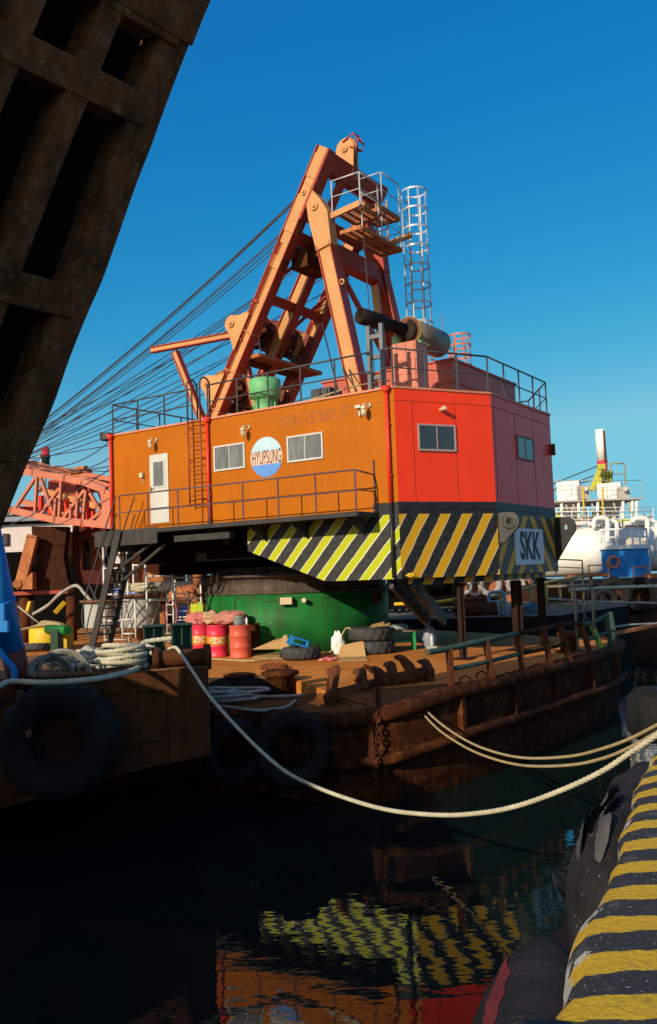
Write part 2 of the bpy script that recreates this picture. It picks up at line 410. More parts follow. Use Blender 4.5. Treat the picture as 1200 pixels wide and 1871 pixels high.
def catmull(pts, k=10):
    pts = [V(p) for p in pts]; o = []
    for i in range(len(pts) - 1):
        p0, p1, p2, p3 = pts[max(i - 1, 0)], pts[i], pts[i + 1], pts[min(i + 2, len(pts) - 1)]
        for j in range(k):
            t = j / k
            o.append(.5 * ((2 * p1) + (p2 - p0) * t + (2 * p0 - 5 * p1 + 4 * p2 - p3) * t * t + (3 * p1 - p0 - 3 * p2 + p3) * t ** 3))
    o.append(pts[-1]); return o
def resample(pts, step):
    pts = [V(p) for p in pts]; o = [pts[0].copy()]; acc = 0.0
    for i in range(len(pts) - 1):
        a, b = pts[i], pts[i + 1]; L = (b - a).length
        if L < 1e-9: continue
        t = step - acc
        while t <= L: o.append(a.lerp(b, t / L)); t += step
        acc = L - (t - step)
    if (o[-1] - pts[-1]).length > 1e-4: o.append(pts[-1])
    return o
def sagline(a, b, sag, n=20):
    a, b = V(a), V(b); return [a.lerp(b, i / n) - ZZ * sag * 4 * (i / n) * (1 - i / n) for i in range(n + 1)]
def text(name, s, size, mat, parent, fr, pos, sx=1.0, ext=.004, bend=None, align='CENTER', bold=0.0):
    """letters as a mesh standing on a face frame (x along, z up), proud towards -y"""
    cu_ = bpy.data.curves.new(name, 'FONT'); cu_.body = s; cu_.size = size; cu_.extrude = ext
    cu_.align_x = align; cu_.align_y = 'CENTER'; cu_.resolution_u = 3; cu_.offset = bold
    t = bpy.data.objects.new(name, cu_); C.objects.link(t)
    dg = bpy.context.evaluated_depsgraph_get(); dg.update()
    me = bpy.data.meshes.new_from_object(t.evaluated_get(dg)); bpy.data.objects.remove(t); bpy.data.curves.remove(cu_)
    for v in me.vertices:
        x, y, z = v.co.x * sx, v.co.y, v.co.z
        if bend: a = x / bend; v.co = V((pos[0] + (bend + z) * math.sin(a), pos[1] - (bend + z) * math.cos(a), pos[2] + y))
        else: v.co = V((pos[0] + x, pos[1] - z, pos[2] + y))
    me.materials.clear(); me.materials.append(mat); me.name = name
    o = bpy.data.objects.new(name, me); C.objects.link(o)
    return place(o, parent, fr)
def handrail(mb, pts, h=.95, r=.022, gap=1.0, mids=(.5,), post=None, top_r=None):
    """posts and rails over a polyline of foot points"""
    pts = [V(p) for p in pts]; post = post or r
    up = [p + ZZ * h for p in pts]
    for i in range(len(pts) - 1):
        mb.tube(up[i], up[i + 1], top_r or r, n=8)
        for q in mids: mb.tube(pts[i] + ZZ * h * q, pts[i + 1] + ZZ * h * q, r * .75, n=6)
        L = (pts[i + 1] - pts[i]).length; k = max(1, round(L / gap))
        for j in range(k + (1 if i == len(pts) - 2 else 0)):
            p = pts[i].lerp(pts[i + 1], j / k); mb.tube(p, p + ZZ * h, post, n=6)
    return mb
# ================================================================== THE SLEWING CRANE
ZT, ZM, ZB, ZF = 8.261, 5.59, 3.80, 5.35
UA, UR, BC1, BC2, BW = -9.65, 1.385, 2.398, 6.55, 8.95
PIV = (-6.3, 4.47)
crane = thing('slewing_crane', 'orange and red slewing crane house with red A-frame on green pedestal', 'crane',
              CR @ Matrix.Translation((PIV[0], PIV[1], 3.9)))
CHF = frame(CR @ V((0, 0, 0)), E1 * .5 + E2 * .8660254)
REF = frame(CR @ V((UR, BC1, 0)), E2)
LCH = 2.769; LRE = BC2 - BC1
def fp(F, px, py): return F.inverted() @ wplane(px, py, F.translation, V(F.col[1][:3]))
def part(mb, name, mats, parent=crane, fr=CR, **k): return mb.build(name, mats, parent, fr, **k)

# walls ------------------------------------------------------------
SEAM = paint('seam_line', (.16, .035, .012), .7, .2, 0, bump=0)
SEAMO = paint('orange_seam', (.36, .12, .015), .7, .2, 0, bump=0)
SEAMF = paint('rear_seam', (.22, .035, .03), .7, .2, 0, bump=0)
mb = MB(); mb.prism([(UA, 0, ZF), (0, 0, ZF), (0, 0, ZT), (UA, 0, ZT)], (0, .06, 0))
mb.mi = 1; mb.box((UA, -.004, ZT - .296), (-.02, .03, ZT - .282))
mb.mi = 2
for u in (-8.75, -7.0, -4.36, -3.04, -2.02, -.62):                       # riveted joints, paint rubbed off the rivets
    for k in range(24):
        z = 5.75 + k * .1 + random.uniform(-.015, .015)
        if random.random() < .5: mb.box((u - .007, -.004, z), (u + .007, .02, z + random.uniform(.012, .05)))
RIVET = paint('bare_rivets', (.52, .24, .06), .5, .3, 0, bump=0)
part(mb, 'side_wall', [SUNLIT_RED, SEAMO, RIVET])
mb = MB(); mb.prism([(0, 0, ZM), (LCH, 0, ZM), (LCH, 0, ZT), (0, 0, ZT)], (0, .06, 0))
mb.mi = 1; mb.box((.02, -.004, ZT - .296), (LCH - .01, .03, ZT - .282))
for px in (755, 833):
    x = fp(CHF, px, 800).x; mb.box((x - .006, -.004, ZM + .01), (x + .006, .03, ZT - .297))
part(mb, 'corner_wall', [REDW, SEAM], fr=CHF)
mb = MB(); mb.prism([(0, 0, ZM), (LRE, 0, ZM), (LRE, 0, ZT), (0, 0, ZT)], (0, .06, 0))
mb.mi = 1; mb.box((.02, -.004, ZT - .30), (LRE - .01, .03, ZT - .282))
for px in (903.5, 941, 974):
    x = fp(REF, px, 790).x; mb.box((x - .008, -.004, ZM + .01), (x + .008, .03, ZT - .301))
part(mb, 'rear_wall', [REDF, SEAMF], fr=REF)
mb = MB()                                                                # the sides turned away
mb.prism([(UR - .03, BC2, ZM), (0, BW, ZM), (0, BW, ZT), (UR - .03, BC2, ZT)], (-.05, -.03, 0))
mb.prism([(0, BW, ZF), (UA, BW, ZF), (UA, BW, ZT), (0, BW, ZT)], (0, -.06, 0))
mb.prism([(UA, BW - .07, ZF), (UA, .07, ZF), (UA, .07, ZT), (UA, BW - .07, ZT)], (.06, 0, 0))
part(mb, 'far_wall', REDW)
mb = MB()
mb.prism([(UA - .04, -.04, ZT + .002), (0, -.04, ZT + .002), (UR + .035, BC1, ZT + .002), (UR + .035, BC2, ZT + .002), (0, BW + .03, ZT + .002), (UA - .04, BW + .03, ZT + .002)], (0, 0, .05))
part(mb, 'roof', paint('roof_edge_paint', (.62, .22, .12), .5, .15, .05))
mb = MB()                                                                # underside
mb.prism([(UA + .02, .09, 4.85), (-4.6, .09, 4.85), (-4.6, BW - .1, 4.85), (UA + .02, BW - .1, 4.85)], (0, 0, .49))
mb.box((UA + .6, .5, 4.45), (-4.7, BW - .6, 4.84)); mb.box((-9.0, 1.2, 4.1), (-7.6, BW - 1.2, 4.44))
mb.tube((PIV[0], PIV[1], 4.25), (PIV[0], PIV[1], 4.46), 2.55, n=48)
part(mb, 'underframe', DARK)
# striped skirt ----------------------------------------------------
a0, a1 = cb(453, 1007, 0), cb(595, 1063, 0)
pts = [(a0.x, 5.33), (a0.x, a0.z), (a1.x, ZB), (0, ZB), (0, ZM + .0), (-.66, ZM), (-.66, 5.33)]
mb = MB(); mb.mi = 0
mb.plate([(x, -.012, min(z, 5.305)) for x, z in pts[:4]] + [(0, -.012, 5.305)], (0, .07, 0), [(x, min(z, 5.305)) for x, z in pts[:4]] + [(0, 5.305)])
mb.mi = 1; mb.box((-.68, -.012, 5.306), (0, .05, ZM - .001))
part(mb, 'striped_skirt', [SKIRT, BLACK])
mb = MB(); mb.plate([(0.0, -.012, ZB), (LCH + .006, -.012, ZB), (LCH + .006, -.012, 5.30), (0.0, -.012, 5.30)], (0, .07, 0), [(0, ZB), (LCH, ZB), (LCH, 5.30), (0, 5.30)])
mb.mi = 1; mb.box((0, -.012, 5.302), (LCH + .006, .05, ZM - .001)); mb.box((0, -.03, 5.42), (LCH + .01, -.0121, 5.445))
part(mb, 'striped_skirt', [SKIRTC, BLACK], fr=CHF)
GREYB = paint('faded_black_band', (.075, .068, .064), .55, .15, .05)
mb = MB(); mb.plate([(0.01, -.012, ZB), (LRE, -.012, ZB), (LRE, -.012, 5.30), (.01, -.012, 5.30)], (0, .07, 0), [(0, ZB), (LRE, ZB), (LRE, 5.30), (0, 5.30)])
mb.mi = 1; mb.box((.01, -.012, 5.302), (LRE, .05, ZM - .001)); mb.box((0, -.03, 5.40), (LRE, -.0121, 5.43))
part(mb, 'striped_skirt', [SKIRTR, GREYB], fr=REF)
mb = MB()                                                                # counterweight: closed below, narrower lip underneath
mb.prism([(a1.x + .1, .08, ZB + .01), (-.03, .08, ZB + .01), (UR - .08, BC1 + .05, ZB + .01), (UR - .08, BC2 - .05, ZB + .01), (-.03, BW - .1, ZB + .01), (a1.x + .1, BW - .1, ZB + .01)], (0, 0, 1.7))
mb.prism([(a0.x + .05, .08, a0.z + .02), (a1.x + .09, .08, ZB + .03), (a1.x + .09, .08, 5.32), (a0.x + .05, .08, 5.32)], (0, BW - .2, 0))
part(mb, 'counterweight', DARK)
mb = MB()
lip = [(-1.0, .45), (.0, .45), (UR - .30, BC1 + .28), (UR - .30, BC2 - .2), (-1.0, BC2)]
for i in (1, 2):
    p, q = lip[i], lip[i + 1]; L = math.hypot(q[0] - p[0], q[1] - p[1])
    mb.plate([(p[0], p[1], 3.64), (q[0], q[1], 3.64), (q[0], q[1], 3.798), (p[0], p[1], 3.798)], (-.12, .05, 0), [(0, 0), (L, 0), (L, .16), (0, .16)])
part(mb, 'counterweight_lip', [SKIRTC])
# emblem, lettering ------------------------------------------------
ec = cb(486.5, 835, 0); er = .52; ew = .47
em = MB()
for mi, zs in enumerate(((.30, 1.01), (-.36, .30), (-1.01, -.36))):
    em.mi = mi; pp = []
    for i in range(33):
        t = PI * i / 32; z = max(min(math.cos(t), zs[1]), zs[0])
        pp.append((math.sqrt(max(0, 1 - z * z)), z))
    full = [(x, z) for x, z in pp] + [(-x, z) for x, z in pp[::-1]]
    cl = []
    for q in full:
        if not cl or (abs(cl[-1][0] - q[0]) + abs(cl[-1][1] - q[1])) > 1e-5: cl.append(q)
    if (abs(cl[0][0] - cl[-1][0]) + abs(cl[0][1] - cl[-1][1])) < 1e-5: cl.pop()
    em.prism([(ec.x + x * er, -.008, ec.z + .0 + z * er) for x, z in cl], (0, .005, 0))
emb = part(em, 'emblem_disc', [LBLUE, PINKW, MBLUE])
text('company_lettering', 'HYUPSUNG', .52, INK, emb, CR, (ec.x + .01, -.0095, ec.z - .02), sx=.355, ext=.001)
gl, gr = cb(500, 778, 0), cb(672, 757, 0)
text('peeled_lettering', 'SKK-15000UT-', .46, GHOST, crane, CR, ((gl.x + gr.x) / 2 - .1, -.003, 7.86), sx=.78, ext=.003)
# board on the rear face
p0, p1 = fp(REF, 938, 965), fp(REF, 994, 1025)
bx0, bx1 = 1.02, 3.02; bz0, bz1 = 4.02, 4.96
mb = MB(); mb.box((bx0, -.032, bz0), (bx1, -.0125, bz1))
nb = part(mb, 'name_board', paint('white_board', (.62, .60, .62), .5, .1, .05), fr=REF)
text('board_lettering', 'SKK', .98, INKG, nb, REF, ((bx0 + bx1) / 2, -.034, (bz0 + bz1) / 2 - .01), sx=.80, ext=.002, bold=.035)
# windows ----------------------------------------------------------
def window(F, px, fmat, gmat, split=.5, fw=.05):
    ps = [fp(F, *q) for q in px]; x0 = (ps[0].x + ps[3].x) / 2; x1 = (ps[1].x + ps[2].x) / 2
    z1 = (ps[0].z + ps[1].z) / 2; z0 = (ps[2].z + ps[3].z) / 2
    mb = MB()
    mb.box((x0, -.035, z0), (x0 + fw, -.002, z1)); mb.box((x1 - fw, -.035, z0), (x1, -.002, z1))
    mb.box((x0 + fw, -.035, z1 - fw), (x1 - fw, -.002, z1)); mb.box((x0 + fw, -.04, z0), (x1 - fw, -.002, z0 + fw))
    xm = x0 + (x1 - x0) * split
    mb.box((xm - .012, -.028, z0 + fw), (xm + .012, -.002, z1 - fw))
    w = part(mb, 'window', fmat, fr=F, bevel=.006)
    for a, b, d in ((x0 + fw, xm - .012, -.014), (xm + .012, x1 - fw, -.02)):
        mb = MB(); mb.box((a, d, z0 + fw), (b, d + .008, z1 - fw)); mb.build('pane', gmat, w, F)
    return w
window(CR, [(390.5, 815), (448, 808.5), (448.5, 856), (392, 861.5)], WHITE, GLASSG)
window(CR, [(524.5, 797.5), (590, 789), (591.5, 838), (525.5, 846)], WHITE, GLASSG)
window(CHF, [(762, 773), (831, 778), (833.5, 828), (763.5, 822)], paint('chalky_frame', (.38, .27, .25), .6, .3, .2), GLASSD)
window(REF, [(943, 795), (973, 801), (974.5, 844), (944.5, 839)], paint('red_grey_frame', (.28, .12, .11), .6, .3, .2), GLASSB)
# door -------------------------------------------------------------
d0, d1 = -8.04, -7.32; dz0, dz1 = 5.577, 7.53
mb = MB(); mb.box((d0, -.03, dz0), (d1, -.002, dz1)); mb.box((d0 + .12, -.045, 6.58), (d1 - .12, -.0301, 7.36))
door = part(mb, 'door', WHITE, bevel=.008)
mb = MB(); mb.box((d0 + .17, -.055, 6.63), (d1 - .17, -.0455, 7.31)); mb.build('pane', GLASSG, door, CR)
mb = MB(); mb.box((d0 + .04, -.05, 6.50), (d0 + .07, -.031, 6.62)); mb.tube((d0 + .055, -.06, 6.56), (d0 + .16, -.06, 6.56), .01); mb.build('handle', GREYR, door, CR)
mb = MB(); s = cb(261.5, 869, 0); mb.box((s.x - .06, -.11, s.z - .06), (s.x + .06, -.002, s.z + .07)); mb.tube((s.x, -.02, s.z - .06), (s.x + .02, -.02, s.z - .2), .012)
part(mb, 'switch_box', CREAM, bevel=.01)
# downpipes --------------------------------------------------------
for u, z0, zt in ((UA + .07, ZB + .9, ZT), (-5.78, 5.45, ZT), (-.165, 3.82, ZT)):
    mb = MB(); mb.tube((u, -.075, 5.56), (u, -.075, zt - .06), .048, n=12)
    mb.tube((u, -.075, zt - .10), (u, -.075, zt + .02), .055, .12, n=12); mb.tube((u, -.075, zt + .02), (u, -.075, zt + .05), .12, n=12)
    for z in (6.2, 7.4): mb.box((u - .07, -.08, z), (u + .07, -.001, z + .03))
    mb.mi = 1; mb.tube((u, -.075, z0), (u, -.075, 5.559), .046, n=12)
    part(mb, 'downpipe', [REDP, BLACK])
# lamps ------------------------------------------------------------
def wall_lamp(F, px, py, s=1.0):
    p = fp(F, px, py); x, z = p.x, p.z; mb = MB()
    mb.tube((x + .05, -.01, z + .14), (x + .05, -.05, z + .14), .05 * s); mb.path(catmull([(x + .05, -.03, z + .14), (x + .04, -.14, z + .17), (x, -.2, z + .15), (x, -.21, z + .1)], 4), .018, 6)
    mb.lathe([(.03, .12), (.065, .1), (.07, .05), (.07, .03)], (x, -.21, z), n=14)
    mb.lathe([(.055, .028), (.06, 0), (.058, -.06), (.04, -.11), (.01, -.13)], (x, -.21, z), n=14)
    for k in range(4):
        a = k * PI / 2; mb.path([(x + .066 * math.cos(a), -.21 + .066 * math.sin(a), z + .02), (x + .064 * math.cos(a), -.21 + .064 * math.sin(a), z - .07), (x, -.21, z - .14)], .006, 5)
    return part(mb, 'wall_lamp', CREAM, fr=F)
for q in ((284, 813), (453, 791), (672.5, 752)): wall_lamp(CR, *q)
mb = MB(); p = fp(CHF, 805, 749); mb.tube((p.x, -.001, p.z), (p.x, -.08, p.z), .05); mb.tube((p.x, -.08, p.z), (p.x - .02, -.2, p.z + .02), .06, .05)
part(mb, 'wall_lamp', CREAM, fr=CHF)
mb = MB(); p = cb(660, 752, 0); mb.box((p.x - .03, -.08, p.z - .12), (p.x + .01, -.002, p.z + .10)); mb.box((p.x - .06, -.2, p.z + .06), (p.x + .1, -.04, p.z + .13))
part(mb, 'lamp_bracket', WHITE)
mb = MB(); mb.box((UA - .28, -.1, ZT - .06), (UA - .02, .16, ZT + .13)); mb.box((UA - .32, -.13, ZT - .09), (UA - .28, .19, ZT + .16)); part(mb, 'floodlight', GREYR)
mb = MB(); mb.box((LRE - .16, -.09, 7.12), (LRE - .02, -.002, 7.40)); mb.tube((LRE - .09, -.09, 7.10), (LRE - .09, -.09, 7.42), .055); part(mb, 'vent_cap', BROWN, fr=REF)
# lugs on the counterweight -----------------------------------------
GALVD = paint('worn_steel_lug', (.075, .07, .065), .6, .5, .2, chip=(.4, .38, .36), chipa=.03)
def lug(b, mat, R_=.24, zb=4.46, wash=True):
    LF = frame(CR @ V((UR, b, 0)), E1); mb = MB(); cx_, cz_ = .14 + R_ * .68, 5.32 - R_
    poly = [(.012, zb)] + [(cx_ + R_ * math.cos(t), cz_ + R_ * math.sin(t)) for t in [-PI * .30 + PI * .80 * i / 14 for i in range(15)]] + [(.012, cz_ + R_)]
    n = 30; ring = []
    for i in range(n):                                                   # ring of quads between hole and outline
        a = 2 * PI * i / n; d = (math.cos(a), math.sin(a)); best = None
        for j in range(len(poly)):
            A, Bq = poly[j], poly[(j + 1) % len(poly)]; ex, ey = Bq[0] - A[0], Bq[1] - A[1]; den = d[0] * ey - d[1] * ex
            if abs(den) < 1e-9: continue
            t = ((A[0] - cx_) * ey - (A[1] - cz_) * ex) / den; q = ((A[0] - cx_) * d[1] - (A[1] - cz_) * d[0]) / den
            if t > 0 and -1e-6 <= q <= 1 + 1e-6 and (best is None or t < best): best = t
        ring.append(((cx_ + .07 * d[0], cz_ + .07 * d[1]), (cx_ + best * d[0], cz_ + best * d[1])))
    vs = [[mb.v((r[k][0], y, r[k][1])) for k in (0, 1) for y in (-.05, .05)] for r in ring]
    for i in range(n):
        A, Bq = vs[i], vs[(i + 1) % n]
        mb.f([A[0], A[2], Bq[2], Bq[0]]); mb.f([A[1], Bq[1], Bq[3], A[3]]); mb.f([A[0], Bq[0], Bq[1], A[1]]); mb.f([A[2], A[3], Bq[3], Bq[2]])
    o = part(mb, 'lifting_lug', mat, fr=LF)
    if not wash: return o
    mb = MB(); mb.lathe([(.072, -.075), (.16, -.075), (.185, -.06), (.185, -.051), (.072, -.051)], (cx_, 0, cz_), (0, 1, 0), 26, closed=True); mb.build('washer', mat, o, LF)
lug(BC1 + .12, GALVD); lug(BC2 - .12, BLACK, .29, 4.05, False)
# walkway ----------------------------------------------------------
mb = MB(); mb.box((-7.0, -.9, 5.30), (-.60, -.013, 5.345)); mb.box((-7.0, -.92, 5.265), (-.58, -.88, 5.375)); mb.box((-.60, -.88, 5.265), (-.56, -.014, 5.372))
mb.box((-9.35, -.9, 5.30), (-7.0, -.001, 5.345)); mb.box((-9.36, -.93, 4.97), (-6.9, -.88, 5.40)); mb.box((-9.36, -.88, 4.97), (-9.31, .1, 5.40))
for u in (-8.75, -8.1, -7.5): mb.box((u - .015, -.94, 4.97), (u + .015, -.9301, 5.40))
for u in (-5.2, -3.9, -2.6, -.95):
    mb.prism([(u, -.86, 5.27), (u, -.02, 5.27), (u, -.02, 4.85)], (.025, 0, 0))
mb.box((-6.5, -.7, 4.98), (-4.57, -.5, 5.14))
walk = part(mb, 'walkway', GREYP)
mb = MB(); zf = 5.375
posts = [(-8.35, -.9, zf + .03), (-.6, -.9, zf)]
handrail(mb, posts, .95, .021, 1.05, (.5,)); mb.tube((-.6, -.9, zf + .95), (-.62, -.02, zf + .90), .02); mb.tube((-.6, -.9, zf + .5), (-.62, -.02, zf + .5), .016)
mb.tube((-.62, -.03, zf - .1), (-.62, -.03, zf + 1.25), .02)
mb.build('walkway_railing', paint('purple_grey_rail', (.13, .075, .085), .5, .3, .15), walk, CR)
# stair --------------------------------------------------------------
mb = MB(); t0, f0 = V((-8.30, -.98, 5.40)), V((-9.52, -.98, 2.12)); W2 = V((0, .62, 0))
for o in (V((0, 0, 0)), W2): mb.beam(t0 + o, f0 + o, .05, .22, (0, 1, 0))
st = part(mb, 'stair', GREYP)
mb = MB()
for k in range(13):
    p = f0.lerp(t0, (k + .6) / 13.4) ; mb.obox(p + V((0, .31, 0)), (.11, 0, 0), (0, .28, 0), (0, 0, .015))
mb.build('tread', GREYP, st, CR)
mb = MB()
for o in (V((0, -.03, 0)), W2 + V((0, .03, 0))):
    up = V((-.42, 0, .62)); a, b = f0.lerp(t0, .06) + o, t0 + o
    for q in (1.0, .5): mb.path(catmull([a + V((0, 0, .05)), a + up * q + V((0, 0, .1)), f0.lerp(t0, .5) + o + up * q, f0.lerp(t0, .94) + o + up * q * .8, b + V((-.05, 0, .95 * q))], 5), .019, 6)
    for q in (.35, .65): p = f0.lerp(t0, q) + o; mb.tube(p, p + up, .016, n=6)
mb.build('handrail', GREYR, st, CR)
for px0, px1 in (((285, 986), (214, 1042)), ((302, 994), (228, 1058))):
    mb = MB(); a, b = cb(*px0, -.6), cb(*px1, -.75); mb.beam(a, b, .07, .07, (0, 1, 0)); part(mb, 'stair_brace', GREYP)
# ladder on the side wall ---------------------------------------------
mb = MB(); la, lb = -6.36, -5.90
for u in (la, lb):
    mb.tube((u, -.2, 5.93), (u, -.2, 8.22), .024, n=8)
    mb.mi = 1; mb.path([(u, -.2, 8.22), (u, -.2, 9.25)] + [(u, -.2 + .2 - .2 * math.cos(a), 9.25 + .2 * math.sin(a)) for a in [PI * i / 8 for i in range(1, 9)]] + [(u, .2, 8.32)], .024, 8); mb.mi = 0
    for z in (6.1, 7.2, 8.1): mb.tube((u, -.2, z), (u, -.002, z), .016, n=6)
for k in range(11): mb.tube((la, -.2, 5.99 + k * .225), (lb, -.2, 5.99 + k * .225), .014, n=6)
part(mb, 'wall_ladder', [paint('dark_red_ladder', (.30, .05, .03), .5, .2, .1), GREYR])
# roof railing ----------------------------------------------------------
mb = MB(); zr = ZT + .05
handrail(mb, [(UA + .05, BW - .2, zr), (UA + .05, .05, zr), (la - .06, .05, zr)], .9, .024, .95)
handrail(mb, [(lb + .06, .05, zr), (-.62, .05, zr)], .92, .024, .95)
handrail(mb, [(-.34, .05, zr), (-.04, .06, zr), (UR - .06, BC1 + .03, zr), (UR - .06, BC2 - .03, zr), (-.1, BW - .1, zr), (UA + .05, BW - .2, zr)], .92, .024, .95)
part(mb, 'roof_railing', GREYR)
mb = MB(); q0, q1 = -.72, -.36                                           # grey portal at the roof edge
for u in (q0, q1): mb.obox((u, .17, ZT + .85), (.05, 0, 0), (0, .05, 0), (0, 0, .80))
for z in (8.34, 8.62, 9.12, 9.62): mb.obox(((q0 + q1) / 2, .17, z), (.13, 0, 0), (0, .045, 0), (0, 0, .05))
part(mb, 'exhaust_frame', paint('scuffed_grey_steel', (.14, .145, .16), .5, .3, .1, chip=(.4, .4, .42), chipa=.02), bevel=.004)
# ------------------------------------------------------------------ A-frame
NB, FB = 3.0, 6.0
SB = V((0, 1, 0))
def at(pa, pb, z):                                # point of the line pa-pb at height z
    t = (z - pa.z) / (pb.z - pa.z); return pa.lerp(pb, t)
foot, top = cb(400, 745, NB), cb(592, 280, NB)
foot = at(foot, top, ZT + .02)
rfoot, rtop = cb(655, 715, NB), cb(580, 375, NB)
rfoot = at(rfoot, rtop, ZT + .25)
AX = {}
for b, nm in ((NB, 'n'), (FB, 'f')):
    o = V((0, b - NB, 0)); F_, T_, RF, RT = foot + o, top + o, rfoot + o, rtop + o
    d = (T_ - F_).normalized(); AX[nm] = (F_, T_, RF, RT)
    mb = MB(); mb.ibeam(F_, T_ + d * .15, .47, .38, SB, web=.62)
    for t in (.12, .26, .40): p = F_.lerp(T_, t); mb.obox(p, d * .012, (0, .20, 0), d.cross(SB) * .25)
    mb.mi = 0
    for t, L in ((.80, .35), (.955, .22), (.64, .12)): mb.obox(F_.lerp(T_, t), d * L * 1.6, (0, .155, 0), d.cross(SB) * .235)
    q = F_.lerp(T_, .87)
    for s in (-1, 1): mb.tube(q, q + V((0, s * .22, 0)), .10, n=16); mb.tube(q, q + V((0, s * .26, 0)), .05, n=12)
    part(mb, 'gantry_leg', [TAN, GRAZING_RED], bevel=.006)
    mb = MB(); u_ = d.cross(SB); u_ = u_ if u_.x < 0 else -u_                      # conduit and stiffener line on the outer web
    a_, b_ = F_ + d * .3 + u_ * .15 - SB * .16, F_ + d * 6.6 + u_ * .15 - SB * .16; mb.tube(a_, b_, .022, n=6); mb.tube(a_ - u_ * .07, b_ - u_ * .07, .014, n=6)
    for t in (.15, .33, .5, .7): p = a_.lerp(b_, t); mb.obox(p - u_ * .03, d * .03, u_ * .07, SB * .028)
    part(mb, 'conduit', GRAZING_RED)
    d2 = (RT - RF).normalized()
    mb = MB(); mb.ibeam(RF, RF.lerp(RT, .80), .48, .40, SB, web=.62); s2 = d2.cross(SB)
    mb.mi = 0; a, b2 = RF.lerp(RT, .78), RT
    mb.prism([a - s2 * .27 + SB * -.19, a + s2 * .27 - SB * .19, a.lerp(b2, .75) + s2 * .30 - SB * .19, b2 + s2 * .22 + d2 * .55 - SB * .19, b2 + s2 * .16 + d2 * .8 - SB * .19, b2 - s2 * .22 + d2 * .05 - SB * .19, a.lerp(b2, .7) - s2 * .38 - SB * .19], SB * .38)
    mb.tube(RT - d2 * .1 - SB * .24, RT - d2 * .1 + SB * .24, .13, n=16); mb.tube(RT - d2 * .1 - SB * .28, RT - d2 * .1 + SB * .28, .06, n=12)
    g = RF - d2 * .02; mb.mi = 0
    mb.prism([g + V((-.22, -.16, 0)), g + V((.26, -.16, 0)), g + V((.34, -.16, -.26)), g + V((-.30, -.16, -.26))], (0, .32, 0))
    part(mb, 'rear_strut', [TAN if nm == 'n' else GRAZING_RED, GRAZING_RED], bevel=.006)  # far strut takes the red, its shade put into the colour
def cross(name, pa, depth, thick, dirv, gus=0.0, mats=None):
    a = V(pa); b = a + V((0, FB - NB, 0)); mb = MB(); mb.mi = 0; dv = V(dirv).normalized(); nv = dv.cross(SB)
    mb.obox((a + b) / 2, (0, (FB - NB) / 2 - .13, 0), dv * depth / 2, nv * thick / 2)
    if gus:
        for e, s in ((a, 1), (b, -1)):
            e = e + V((0, s * .13, 0)); p = nv * (thick / 2 - .02)
            mb.prism([e - dv * (depth / 2) - p, e - dv * (depth / 2 + gus) - p, e + V((0, s * gus * .8, 0)) - dv * depth / 2 - p], p * 2)
    return part(mb, name, GRAZING_RED if mats is None else mats, bevel=.005)
F_, T_, RF, RT = AX['n']; dl = (T_ - F_).normalized(); nl = dl.cross(SB); dr = (RT - RF).normalized(); nr = dr.cross(SB)
# the inner leg between the two frames, props and base members
o_ = V((0, 1.5, 0)); mb = MB(); mb.ibeam(F_ + o_, F_.lerp(T_, .74) + o_, .46, .34, SB, web=.6); part(mb, 'gantry_leg', [TAN, GRAZING_RED], bevel=.006)
mb = MB(); mb.ibeam(cb(466, 742, NB + .3), cb(450, 668, NB + .3), .2, .18, SB, web=.5, tf=.025); part(mb, 'prop', [TAN, GRAZING_RED])
for t_, wq in ((.06, .3), (.13, .22), (.30, .2)): cross('gantry_crossbeam', F_.lerp(T_, t_) + V((.1, 0, 0)), wq, .22, dl, mats=BROWN if t_ > .1 else GRAZING_RED)
for (ya, ta), (yb, tb) in (((.2, .08), (1.4, .30)), ((1.4, .08), (2.9, .30)), ((1.6, .42), (2.8, .60)), ((.3, .60), (1.4, .74))):
    mb = MB(); mb.beam(F_.lerp(T_, ta) + SB * ya, F_.lerp(T_, tb) + SB * yb, .07, .09, nl); part(mb, 'lacing_bar', GRAZING_RED)
for b_ in (.9, 2.2):
    mb = MB(); q_ = F_.lerp(T_, .10) + SB * b_; mb.tube(q_ + V((.55, -.3, -.1)), q_ + V((.55, .3, -.1)), .32, n=20); mb.box(q_ + V((.2, -.35, -.75)), q_ + V((.9, .35, -.45))); part(mb, 'winch_drum', BROWN, bevel=.01)
# head frame: plate with cut-outs on the rear flange of the legs
mb = MB(); c0 = F_.lerp(T_, .965); w = FB - NB
mid = V((0, w / 2, 0)); back = nl * .2 if nl.x > 0 else nl * -.2
def hp(t0, t1, y0, y1): 
    a = F_.lerp(T_, t0) + back; b = F_.lerp(T_, t1) + back
    mb.prism([a + SB * y0, a + SB * y1, b + SB * y1, b + SB * y0], back.normalized() * .09)
hp(.955, 1.012, -.2, w + .2); hp(.79, .83, -.2, w + .2); hp(.83, .955, -.2, .28); hp(.83, .955, w - .28, w + .2); hp(.83, .955, .78, 1.12)
part(mb, 'gantry_head', GRAZING_RED, bevel=.004)
cross('gantry_crossbeam', F_.lerp(T_, .97), .5, .32, dl)
cross('gantry_crossbeam', F_.lerp(T_, .525), .30, .26, dl)
cross('gantry_crossbeam', F_.lerp(T_, .735), .42, .3, dl)
cross('gantry_crossbeam', RF.lerp(RT, .765), .62, .34, dr, .55)
mb = MB(); mb.tube(F_.lerp(T_, .70) + V((0, .2, -.1)), F_.lerp(T_, .70) + V((0, w - .2, -.1)), .2, n=16); mb.obox(F_.lerp(T_, .70) + V((.1, 1.1, -.3)), (.3, 0, 0), (0, .6, 0), (0, 0, .28)); mb.obox(F_.lerp(T_, .76) + V((.25, 1.2, -.2)), (.22, 0, 0), (0, .35, 0), (0, 0, .5)); part(mb, 'hoist_block', BROWN, bevel=.02)
